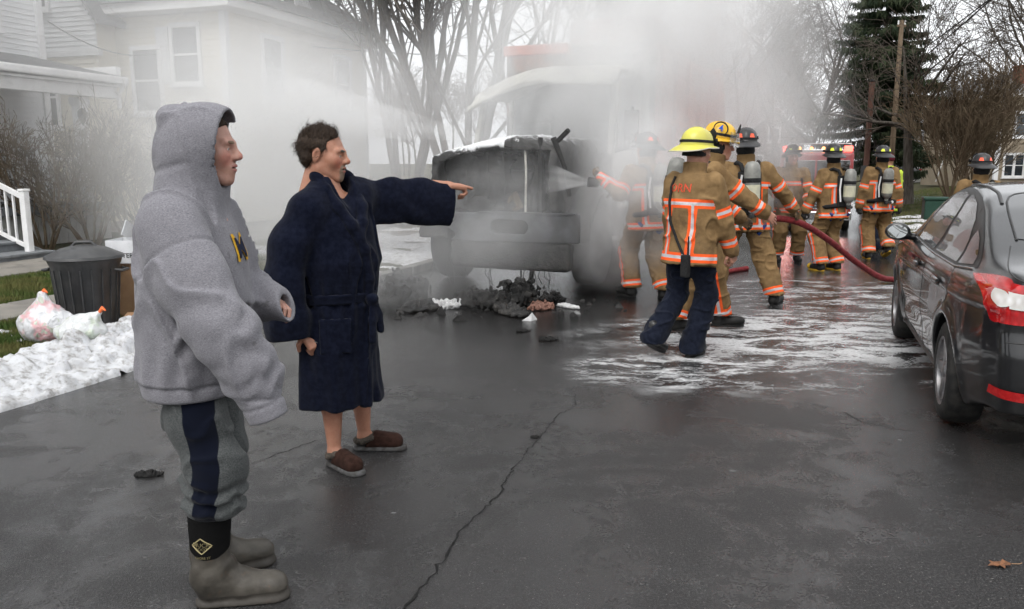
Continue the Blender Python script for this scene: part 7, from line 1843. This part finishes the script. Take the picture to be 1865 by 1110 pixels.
def crew(name_label, loc, yaw, pelvis=(0, 0, .96), lean=(0, 0), feetL=(-.13, 0, 0), feetR=(.13, 0, 0), toeL=0., toeR=0., liftL=0., liftR=0., handL=(-.34, .06, .86), handR=(.34, .06, .86), poleL=(-.6, -.6, -.2), poleR=(.6, -.6, -.2),
         head_yaw=0., head_pitch=0., shell=None, tet=None, pack=True, trousers='tan', visor=False, number=None, brim_edge=False, gloves=('tan', 'tan'), harness=False, boots='black', h=.0115, hat='helmet', group='firefighters at the burnt truck', coat_mat=None, seed=1, face_detail=.006, curls=None, size=1.):
    p = thing('person', name_label, 'person', loc, yaw, group); p.scale = (size,) * 3
    pel = np.array(pelvis, float); up = np.array((lean[0], lean[1], 1.)); up /= np.linalg.norm(up)
    sh = pel + up * .50; neck = pel + up * .575
    ux, uy = np.array((1., 0, 0)), np.array((0, 1., 0))
    ux = ux - up * ux.dot(up); ux /= np.linalg.norm(ux); uy = np.cross(up, ux)
    B = lambda x, y, z: pel + ux * x + uy * y + up * z          # body frame from the pelvis
    sL, sR = B(-.20, 0, .485), B(.20, 0, .485)
    eL, wL = ik(sL, handL, .30, .27, poleL); eR, wR = ik(sR, handR, .30, .27, poleR)
    hL, hR = pel + ux * -.095 + (0, 0, -.02), pel + ux * .095 + (0, 0, -.02)
    aL, aR = np.array(feetL) + (0, 0, .10 + liftL), np.array(feetR) + (0, 0, .10 + liftR)
    kL, aL = ik(hL, aL, .44, .44, (-.15, 1, 0)); kR, aR = ik(hR, aR, .44, .44, (.15, 1, 0))
    rnd = np.random.RandomState(seed); o_ = rnd.uniform(0, 4, 3).astype(F32)
    # coat
    tr = np.stack([ux, uy, up], 1).astype(F32); pl_ = pel.astype(F32)
    tb = lambda P: (P - pl_) @ tr
    st = stack([(-.17, 0, .0, .245, .185), (-.05, 0, 0, .235, .180), (.12, 0, .01, .222, .168), (.32, 0, .01, .232, .170), (.44, 0, 0, .215, .145), (.51, 0, -.01, .15, .115), (.575, 0, -.005, .098, .098)], .05)
    armL = chain([sL, eL, wL], [.088, .078, .064], .03); armR = chain([sR, eR, wR], [.088, .078, .064], .03)
    col = lambda P: (lambda q: smax(np.abs(np.sqrt(q[..., 0] ** 2 + (q[..., 1] + .0) ** 2) - .083) - .012, np.abs(q[..., 2] - .60) - .05, .01))(tb(P))
    def seams(P):
        q = P + o_
        n2 = np.abs(vnoise(q, (8, 8, 6), 5)); return .012 * fbm(q, (6, 6, 5), 3, 2) - .012 * np.exp(-(n2 / .15) ** 2) + .003 * vnoise(q, 24, 4)
    def coat(P):
        d = smin(smin(st(tb(P)), armL(P), .05), armR(P), .05) + seams(P)
        return smin(d, col(P), .012)
    def band(v):
        q = tb(v); dt = st(q); dl, dr = armL(v), armR(v)
        r = np.full(len(v), .2)
        tor = (dt < np.minimum(dl, dr) + .002)
        bt = np.minimum(np.abs(q[:, 2] - .315), np.abs(q[:, 2] + .115))
        vert = np.where((q[:, 2] < .315) & (q[:, 2] > -.115), np.abs(np.abs(q[:, 0]) - .115), .2)
        vert = np.where(q[:, 1] < .02, vert, .2)
        r = np.where(tor, np.minimum(bt, vert), r)
        for d, s_, e_, w_ in ((dl, sL, eL, wL), (dr, sR, eR, wR)):
            ax1 = (e_ - s_).astype(F32); L1 = np.linalg.norm(ax1); t1 = (v - s_.astype(F32)) @ (ax1 / L1); ax2 = (w_ - e_).astype(F32); L2 = np.linalg.norm(ax2); t2 = (v - e_.astype(F32)) @ (ax2 / L2)
            m = np.minimum(np.abs(t1 - .235), np.where(t1 > .2, np.abs(t2 - .195), .2))
            r = np.where(~tor & (d <= np.minimum(dl, dr) + 1e-6), m, r)
        return r
    allp = np.array([sL, sR, eL, eR, wL, wR, pel + up * -.2, pel + up * .66]); lo = allp.min(0) - .16; hi = allp.max(0) + .16
    lo[:2] = np.minimum(lo[:2], pel[:2] - .32); hi[:2] = np.maximum(hi[:2], pel[:2] + .32)
    ct = sdf_obj('turnout_coat', coat, lo, hi, h, coat_mat or M_TURN, p, {'band': band})
    # trousers
    if trousers == 'tan':
        lL = chain([hL, kL, aL + (0, 0, .02)], [.128, .108, .105], .04); lR = chain([hR, kR, aR + (0, 0, .02)], [.128, .108, .105], .04)
    else:
        lL = chain([hL, kL, aL - (0, 0, .03)], [.112, .088, .098], .04); lR = chain([hR, kR, aR - (0, 0, .03)], [.112, .088, .098], .04)
    def pant(P):
        q = P + o_; n2 = np.abs(vnoise(q, (8, 8, 12), 6))
        d = smin(lL(P), lR(P), .03); d = smin(d, rbox(pel + up * .02, (.16, .13, .13), .1)(P), .06)
        return d + .010 * fbm(q, (8, 8, 7), 3, 4) - .013 * np.exp(-(n2 / .16) ** 2)
    zb = lambda a: a[2] + (.01 if trousers == 'tan' else -.065)
    def pant2(P):
        d = pant(P); dl, dr = lL(P), lR(P)
        return smax(d, np.where(dl < dr, zb(aL) - P[..., 2], zb(aR) - P[..., 2]), .008)
    def pband(v):
        if trousers != 'tan': return np.full(len(v), .2)
        dl, dr = lL(v), lR(v); r = np.full(len(v), .2)
        for d, od, k_, a_, sx in ((dl, dr, kL, aL, -1), (dr, dl, kR, aR, 1)):
            ax = (a_ - k_).astype(F32); L = np.linalg.norm(ax); t = (v - k_.astype(F32)) @ (ax / L)
            e = v - k_.astype(F32) - t[:, None] * (ax / L); out = (e @ ux.astype(F32)) * sx; fw = e @ uy.astype(F32)
            vs_ = np.where((out > .02) & (t > -.05), np.abs(fw), .2)
            m = np.minimum(np.abs(t - (L - .055)), vs_); r = np.where(d <= od, m, r)
        return r
    ap = np.array([hL, hR, kL, kR, aL, aR, pel]); lo = ap.min(0) - .17; hi = ap.max(0) + .17
    sdf_obj('trousers', pant2, lo, hi, h, M_TURN if trousers == 'tan' else M_NAVYP, p, {'band': pband})
    # boots
    for a_, toe, lift in ((aL, toeL, liftL), (aR, toeR, liftR)):
        dv = np.array((math.sin(toe), math.cos(toe), 0.)); pit = min(lift * 4.5, 1.0); dvp = dv * math.cos(pit) + np.array((0, 0, -math.sin(pit)))
        hl_ = a_ + (0, 0, -.05); t_ = hl_ + dvp * .19
        low = boots == 'shoe'
        f = Uk(cone(hl_ - dv * .03, t_, .047, .043), (cone(hl_, a_ + (0, 0, .08), .055, .062 if not low else .04), .03))
        dn = np.array((0, 0, -1.)) * math.cos(pit) - dv * math.sin(pit)
        g = CUT(f, tuple(hl_ + dn * .048), tuple(dn), .006)
        bo = sdf_obj('boot' if not low else 'shoe', g, np.minimum(hl_, t_) - .12, np.maximum(a_ + (0, 0, .1), t_) + .12, .011, M_SHOE if low else M_BLKRUB, p)
        so = MB(); sp = []
        for k in range(20):
            an = 2 * math.pi * k / 20; sd = np.array((-dv[1], dv[0], 0)); sp.append(hl_ + dvp * (.075 + .152 * math.cos(an)) + sd * .05 * math.sin(an) * (1 + .12 * math.cos(an)))
        so.add([tuple(q + dn * .030) for q in sp] + [tuple(q + dn * .052) for q in sp], [tuple(range(20)), tuple(range(39, 19, -1))] + [(k, k + 20, (k + 1) % 20 + 20, (k + 1) % 20) for k in range(20)]).build('sole', M_BYEL if boots == 'yellow' else M_BLKRUB, bo, smooth=40)
        if boots == 'yellow':
            tc = ell(t_ + dvp * .005, .049); sdf_obj('toe_cap', CUT(tc, tuple(hl_ + dn * .03), tuple(dn), .004), t_ - .08, t_ + .09, .011, M_BYEL, bo)
    # body: head, neck, hands on one hidden trunk
    hc = neck + up * .155 + uy * .02
    hf, hl = head_xf(tuple(hc), head_yaw, head_pitch, 0, 1.04)
    fwd = np.array((-math.sin(head_yaw), math.cos(head_yaw), 0))
    cu = curls or ([(.7, .9, .6)] * 4, [(.7, .9, .6)] * 4)
    dl_ = (wL - eL); dr_ = (wR - eR); nl = np.cross(dl_, (0, 0, 1.)); nr_ = np.cross((0, 0, 1.), dr_)
    if np.linalg.norm(nl) < .05: nl = -ux
    if np.linalg.norm(nr_) < .05: nr_ = ux
    fl = hand_f(tuple(wL + dl_ / np.linalg.norm(dl_) * .01), tuple(dl_), tuple(np.cross(nl, dl_) * .6 - ux * .25), cu[0], True, 1.05, .05, (.4, .4), .004 if gloves[0] else 0)
    fr = hand_f(tuple(wR + dr_ / np.linalg.norm(dr_) * .01), tuple(dr_), tuple(np.cross(dr_, nr_) * .6 + ux * .25), cu[1], False, 1.05, .05, (.4, .4), .004 if gloves[1] else 0)
    bx = lambda w: (np.array(w) - .19, np.array(w) + .19)
    core = U(.05, cone(pel, pel + up * .4, .11, .12), cone(B(-.15, 0, .45), B(.15, 0, .45), .05, .05), cone(pel + up * .4, tuple(hc), .09, .06), chain([sL, eL, wL], [.05, .04, .03]), chain([sR, eR, wR], [.05, .04, .03]), chain([hL, kL, aL], [.07, .05, .04]), chain([hR, kR, aR], [.07, .05, .04]))
    al = np.array([sL, sR, eL, eR, wL, wR, kL, kR, aL, aR, hc])
    pcs = [(hf, np.array(hc) - (.15, .15, .2), np.array(hc) + (.15, .15, .15), face_detail, head_attrs(hl)), (core, al.min(0) - .1, al.max(0) + .1, .03, None)]
    for gl, f, w, nm in ((gloves[0], fl, wL, 'glove'), (gloves[1], fr, wR, 'glove')):
        if gl: sdf_obj('glove', f, *bx(w), .0065, {'tan': M_GLOVE, 'black': M_GLOVEB}[gl], p)
        else: pcs.insert(1, (f, *bx(w), .0055, None))
    merge_obj('body', pcs, SKC, p, HA)
    hcv = Vector(hc) + Vector(fwd) * -.012 * 1
    if hat == 'helmet':
        helmet(p, tuple(hcv + Vector((0, 0, .072))), head_yaw, head_pitch, shell or M_HBLK, tet, visor, number, brim_edge)
        fl_ = lambda P: smax(smax(ell((0, -.03, -.03), (.094, .100, .085))(hl(P).astype(F32)), -(ell((0, .06, -.03), (.07, .10, .12))(hl(P).astype(F32))), .01), -hl(P)[..., 2] - .085 + (0 if not brim_edge else .055), .01) + .004 * fbm(P, 20, 2, 3)
        sdf_obj('ear_flap', fl_, np.array(hc) - .15, np.array(hc) + (.15, .15, .1), .009, M_STRAP, p)
    else:
        be = lambda P: smax(ell((0, -.02, .045), (.088, .108, .100))(hl(P).astype(F32)), .03 - hl(P)[..., 2] + .25 * hl(P)[..., 1], .01) + .002 * np.sin(np.arctan2(hl(P)[..., 0], hl(P)[..., 1]) * 40)
        sdf_obj('knit_cap', be, np.array(hc) - .15, np.array(hc) + .17, .008, M('maroon_knit', (.10, .01, .02), (.07, .01, .016), rough=.95, scale=60), p)
    if pack: air_pack(p, B(0, -.175, .06), up, -uy, 0)
    if harness:
        for sx, hh_, kk_ in ((-1, hL, kL), (1, hR, kR)):
            m = hh_ + (kk_ - hh_) * .42
            MB().tube([B(sx * .20, .02, .0), B(sx * .17, -.16, -.11), tuple(m + uy * -.128 + ux * -.02 * sx), tuple(m + ux * -.10 * sx - uy * .04 + (0, 0, .07)), tuple(m + uy * .12)], .020, 6).build('harness_strap', M_BLUE, p, smooth=70)
    return p, dict(B=B, coat=coat, up=up, uy=uy, ux=ux, ct=ct, wL=wL, wR=wR)

def yaw_to(fx, fy): return math.atan2(-fx, fy)          # person-local +y faces (fx, fy)
# A: officer walking away in front, lime helmet, navy trousers, radio on a strap
def officer():
    yw = yaw_to(.76, .65); loc = (1.46, 6.76, 0)
    Ri = Matrix.Rotation(-yw, 3, 'Z'); L_ = lambda x, y, z=0: tuple(Ri @ Vector((x - loc[0], y - loc[1], z)))
    p, k = crew('officer in a tan turnout coat, lime yellow helmet and navy trousers walking past the foam', loc, yw, pelvis=(.0, .0, .955), lean=(0, .06), feetL=L_(1.17, 6.68), feetR=L_(1.50, 6.74), liftL=.10, toeL=-.15, toeR=-.15,
                handL=(-.30, .16, .80), handR=(.27, .24, .80), poleL=(-.6, -.8, 0), poleR=(.5, -.9, 0), head_yaw=-.25, head_pitch=-.05, shell=M_HLIM, tet=None, pack=False, trousers='navy', brim_edge=True, boots='shoe', gloves=(None, None), h=.0095, face_detail=.005, seed=3)
    B = k['B']; ct = k['coat']
    def on_back(pts, off):
        q = np.array([B(x, -.5, z) for x, z in pts], F32); d = k['uy']; Q = surf_project(ct, q, tuple(d)); return Q - (d * off).astype(F32)
    st = [(.10, .535), (.075, .45), (.06, .33), (.02, .20), (-.045, .06), (-.09, -.03)]
    st = [(-.14, .53), (-.125, .42), (-.115, .30), (-.08, .18), (-.02, .06), (.05, -.05), (.085, -.10)]
    MB().tube([tuple(q) for q in on_back(crom(st, 5), .008)], .012, 6).build('radio_strap', M_STRAP, p, smooth=70)
    rq = on_back([(.12, -.17)], .035)[0]
    Rb_ = Matrix.Rotation(0, 4, 'Z')
    rd = MB().box((-.035, -.025, -.10), (.035, .025, .08), Matrix.Translation(Vector(rq.tolist()))).build('radio', M_STRAP, p, bevel=.01)
    MB().tube([Vector(rq.tolist()) + Vector((.02, 0, .08)), Vector(rq.tolist()) + Vector((.022, 0, .23))], [.009, .006], 7).build('aerial', M_STRAP, rd, smooth=60)
    MB().tube([tuple(q) for q in on_back([(.075, -.09), (.09, -.105), (.10, -.115)], .02)], .008, 6).build('strap_clip', M_CHROME, p, smooth=60)
    me = text_mesh('ORN', .095, .0006); co = np.zeros(len(me.vertices) * 3, F32); me.vertices.foreach_get('co', co); co = co.reshape(-1, 3)
    Q = on_back([(-.02 + c[0], .435 + c[1]) for c in co], .004); me.vertices.foreach_set('co', Q.astype(F32).ravel()); me.update(); link('back_lettering', me, M_TETO, k['ct'])
    # tail of the coat pocket flap
    return p
officer()
# B: firefighter in profile behind the officer, yellow helmet with the number 4 and raised visor
crew('firefighter with a yellow helmet numbered 4 and clear visor, arm held out', (1.80, 7.85, 0), yaw_to(1, -.10), pelvis=(0, -.02, .97), lean=(0, .20), feetL=(.12, -.22, 0), feetR=(-.10, .22, 0), handR=(.12, .58, 1.05), handL=(-.25, .38, 1.02), poleR=(.5, -.6, -.6), poleL=(-.6, -.5, -.5),
     head_yaw=0., head_pitch=-.18, shell=M_HYEL, tet=None, visor=True, number='4', gloves=('tan', None), seed=4, size=1.05, curls=([(.7, .9, .6)] * 4, [(.35, .4, .3), (.3, .4, .3), (.4, .5, .3), (.5, .5, .4)]))
# C: broad back, legs apart, hand on the hose
crew('firefighter from behind with legs apart, right hand on the red hose', (2.68, 9.42, 0), yaw_to(.06, 1), pelvis=(-.02, 0, .95), lean=(-.02, .08), feetL=(-.30, .08, 0), feetR=(.30, -.12, 0), toeL=-.5, toeR=.6, handR=(.60, .22, .95), handL=(-.25, .35, 1.0), poleR=(.6, -.5, -.3),
     head_yaw=-.2, tet=M_TETO, gloves=('tan', 'tan'), harness=True, seed=5, h=.0125, size=1.06)
# D: facing us through the smoke
crew('firefighter facing us, dimmed by smoke, between the broad back and the crew further off', (4.52, 13.5, 0), yaw_to(-.1, -1), pelvis=(0, 0, .96), feetL=(-.16, .02, 0), feetR=(.16, 0, 0), handR=(.22, .30, 1.05), handL=(-.2, .32, 1.0), tet=M_TETY, pack=True, gloves=('black', 'black'), seed=6, h=.017, face_detail=.01)
# E
crew('firefighter from behind turned left, black helmet with lime patches, elbow bent', (4.78, 12.35, 0), yaw_to(-.45, .9), pelvis=(0, 0, .95), lean=(0, .04), feetL=(-.15, .02, 0), feetR=(.15, -.02, 0), handL=(-.36, .22, .80), handR=(.30, .25, 1.0), poleL=(-1, -.6, .1), head_yaw=-.5, tet=M_TETY, gloves=('black', 'black'), harness=True, boots='yellow', seed=7, h=.016, face_detail=.01)
# F
crew('firefighter walking away on the far right of the crew, lime patches on the helmet', (6.18, 13.95, 0), yaw_to(.05, 1), pelvis=(0, 0, .96), feetL=(-.14, -.06, 0), feetR=(.16, -.12, 0), liftR=.10, handL=(-.32, .05, .84), handR=(.36, .02, .80), tet=M_TETY, gloves=('black', 'black'), harness=True, boots='yellow', seed=8, h=.016, face_detail=.01, head_yaw=.15)
# G: hose man close to the truck
NOZ = (.78, 9.75, 1.35)
def hose_man():
    loc = (1.62, 9.85, 0); yw = yaw_to(-.35, .94); Ri = Matrix.Rotation(-yw, 3, 'Z'); L_ = lambda x, y, z=0: tuple(Ri @ Vector((x - loc[0], y - loc[1], z)))
    return crew('firefighter wrapped in smoke beside the truck cab, aiming the hose nozzle', loc, yw, pelvis=(0, 0, .94), lean=(-.02, .06), feetL=L_(1.46, 9.90), feetR=L_(1.80, 9.72), toeL=-.3, toeR=.4, handL=L_(1.08, 9.75, 1.36), handR=L_(1.35, 9.95, 1.2), poleL=(-.4, -.3, -.8), poleR=(.4, -.5, -.8),
                head_yaw=.3, tet=M_TETO, gloves=('tan', 'tan'), harness=True, size=1.05, seed=9, h=.015, face_detail=.008)
hose_man()
# H: behind the parked car
crew('firefighter seen from the shoulders up behind the parked car, orange patches on a black helmet', (6.3, 11.2, 0), yaw_to(.05, 1), pelvis=(0, 0, .80), feetL=(-.15, 0, 0), feetR=(.15, 0, 0), handL=(-.32, .1, .75), handR=(.32, .1, .75), tet=M_TETO, gloves=('black', 'black'), seed=10, h=.016, face_detail=.01)
# I: helper with a knitted cap
M_HIVIS = M('lime_hi_vis', (.45, .60, .05), (.4, .5, .05), rough=.7, scale=8)
crew('helper in a maroon knit cap and lime vest behind the walking firefighter', (6.85, 15.2, 0), yaw_to(-.2, 1), pelvis=(0, 0, .90), handL=(-.30, .1, .8), handR=(.32, .1, .8), tet=None, pack=False, trousers='navy', hat='cap', gloves=('black', 'black'), seed=12, h=.02, face_detail=.01, coat_mat=M_HIVIS, group='firefighters at the burnt truck')

# ---------------------------------------------------------------- hoses and water
M_HOSE = M('red_hose_jacket', (.20, .022, .026), (.12, .018, .02), rough=.5, rough2=.75, scale=25, bump=.25, bscale=200)
hs = thing('fire_hose', 'red fire hose running from the crew down to the road behind the parked car', 'hose', (3.3, 9.6, 0))
_hp = crom([(-1.5, .28, 1.12), (-1.0, .25, 1.02), (-.45, .12, .97), (.0, .03, .93), (.5, .35, .70), (1.0, .75, .40), (1.5, 1.15, .14), (1.85, 1.45, .045), (2.4, 1.7, .035), (3.2, 1.5, .035), (3.9, 2.2, .035)], 8)
MB().tube(_hp, .038, 12).build('hose_line', M_HOSE, hs, smooth=80)
MB().tube([_hp[0], tuple(np.array(_hp[0]) + (-.12, .02, .02))], [.045, .04], 12).build('coupling', M_CHROME, hs, smooth=40)
hn = thing('hose_nozzle', 'hose nozzle held in the smoke by the firefighter beside the cab', 'nozzle', (1.35, 9.95, 1.2))
MB().tube([(0, 0, 0), (-.20, -.15, .13), (-.34, -.20, .17)], [.03, .03, .028], 10).build('nozzle_pipe', M_CHROME, hn, smooth=60)
MB().tube([(-.34, -.20, .17), (-.46, -.21, .18)], [.05, .06], 12).build('spray_head', M_BLKRUB, hn, smooth=40)
MB().tube([(-.18, -.14, .12), (-.20, -.13, .02), (-.23, -.15, .0)], .014, 6).build('grip', M_BLKRUB, hn, smooth=60)
MB().tube(crom([(0, 0, 0), (.25, .1, -.12), (.55, .2, -.4), (.8, .4, -.9), (1.0, .9, -1.17), (1.4, 1.6, -1.17), (2.2, 2.4, -1.17)], 7), .036, 10).build('attack_line', M_HOSE, hn, smooth=80)
# far hose along the right verge
tag(MB().tube([(*XY(s, 3.35 + .12 * math.sin(s * .6)), .12 + float(ground_z(s, 3.4))) for s in np.linspace(17, 44, 50)], .04, 8).build('supply_hose', M('orange_hose', (.5, .16, .04), rough=.7), None, smooth=80), 'orange supply hose lying along the far right kerb', 'hose')
# ---------------------------------------------------------------- smoke and spray
def smoke_mat(name, D, lo, hi, scale, col=(.998, .998, .999), absorb=.0, seed=0., rise=(0, 0, 0)):
    b = NB(name); o = b.coord('Object')
    r = b.n('VectorMath', {'operation': 'LENGTH'}, i0=o).outputs['Value']
    pos = b.n('NewGeometry').outputs['Position']
    mp = b.n('Mapping', None, i0=pos, i1=(seed, seed * .7, seed * 1.3), i3=(1, 1, .8)).outputs[0]
    n = b.noise(mp, scale, 3, .55, .6)
    fall = b.step(b.math('ADD', r, b.math('MULTIPLY', b.math('SUBTRACT', n, .5), .5)), 1.0, .25)
    den = b.math('MULTIPLY', b.math('MULTIPLY', fall, b.step(n, lo, hi)), D)
    sc = b.n('VolumeScatter', None, Color=(*col, 1), Density=den, Anisotropy=.25)
    if absorb:
        ab = b.n('VolumeAbsorption', None, Color=(.35, .35, .36, 1), Density=b.math('MULTIPLY', den, absorb))
        ad = b.n('AddShader'); b.t.links.new(sc.outputs[0], ad.inputs[0]); b.t.links.new(ab.outputs[0], ad.inputs[1]); b.t.links.new(ad.outputs[0], b.out.inputs['Volume'])
    else: b.t.links.new(sc.outputs[0], b.out.inputs['Volume'])
    b.m.cycles.volume_step_rate = 1.0 if hasattr(b.m.cycles, 'volume_step_rate') else 1.0
    return b.m
def puff(label, c, r, mat, rz=0):
    bm = bmesh.new(); bmesh.ops.create_icosphere(bm, subdivisions=3, radius=1.); me = bpy.data.meshes.new('smoke'); bm.to_mesh(me); bm.free()
    me.materials.append(mat); o = bpy.data.objects.new('smoke', me); COL.objects.link(o); o.location = c; o.scale = r; o.rotation_euler = (0, 0, rz)
    return tag(o, label, 'smoke', kind='stuff')
puff('thick white steam rolling in front of the cream house', (-3.7, 13.3, 1.9), (4.4, 2.7, 2.7), smoke_mat('steam_white', .9, .25, .62, .45))
puff('high thin veil of smoke over both left houses', (-6.8, 13.8, 5.0), (5.8, 2.9, 3.9), smoke_mat('steam_veil', .34, .2, .7, .35, seed=3.))
puff('grey smoke pouring from the burnt bonnet and cab', (.6, 10.9, 2.7), (2.2, 1.5, 2.3), smoke_mat('smoke_cab', 1.45, .32, .66, .9, (.995, .995, .995), .0, 7.))
puff('smoke blowing along the top of the orange truck body', (2.5, 12.4, 3.6), (2.6, 1.7, 3.0), smoke_mat('smoke_body', 1.9, .25, .7, .6, seed=11.))
puff('low dirty smoke drifting over the road under the truck', (-1.5, 9.2, .55), (2.0, 1.0, .95), smoke_mat('smoke_low', .9, .3, .68, 1.0, (.96, .96, .96), .06, 15.))
puff('grey smoke curling round the trash bin', (-3.1, 8.3, .8), (1.5, .9, 1.0), smoke_mat('smoke_bin', .65, .3, .7, 1.1, (.95, .95, .945), .08, 19.))
puff('smoke around the firefighter with the nozzle', (1.45, 9.1, 1.45), (.85, .55, 1.25), smoke_mat('smoke_crew', 2.6, .25, .6, 1.3, seed=23.))
puff('pinkish smoke thinning out behind the fire crew', (4.0, 15.4, 2.2), (2.6, 1.8, 2.3), smoke_mat('smoke_tail', .75, .2, .7, .7, seed=29.))
puff('wisp of smoke hanging before the firefighter who faces us', (4.15, 13.0, 1.6), (.75, .35, 1.1), smoke_mat('smoke_wisp', 1.8, .25, .65, 1.5, seed=33.))
puff('dark smoke wrapped round the right front wheel of the truck', (1.15, 10.0, .75), (.75, .6, .85), smoke_mat('smoke_wheel', 2.2, .25, .6, 1.4, (.9, .9, .9), .15, 37.))
puff('pale smoke seeping out over the truck bumper', (-.1, 9.5, 1.0), (1.5, .5, 1.0), smoke_mat('smoke_bumper', 1.3, .34, .7, 1.3, (.97, .97, .97), .03, 41.))
# water spray fan from the nozzle
def spray(label, a, b_, r0, r1, D):
    a, b_ = Vector(a), Vector(b_); d = b_ - a; L = d.length
    q = d.to_track_quat('Z', 'Y').to_matrix().to_4x4(); q.translation = a
    b = NB('water_mist'); o = b.coord('Object'); z = b.n('SeparateXYZ', None, i0=o).outputs[2]
    n = b.noise(b.coord('Object', (1, 1, .25)), 6, 3)
    den = b.math('MULTIPLY', b.math('MULTIPLY', b.step(n, .3, .6), b.step(z, L, L * .3)), D)
    sc = b.n('VolumeScatter', None, Color=(.98, .98, .98, 1), Density=den, Anisotropy=.3); b.t.links.new(sc.outputs[0], b.out.inputs['Volume'])
    o = MB().lathe([(r0, 0), (r0 + (r1 - r0) * .5, L * .5), (r1, L)], 20).build('water_spray', b.m); o.matrix_world = q
    return tag(o, label, 'spray', kind='stuff')
spray('white cone of water spray leaving the hose nozzle', (.88, 9.74, 1.38), (.35, 10.1, 1.42), .03, .22, 5.)
spray('fan of water arching over the bonnet from the far side of the truck', (-.5, 12.0, 1.95), (-4.3, 12.7, 2.65), .06, .6, 2.4)
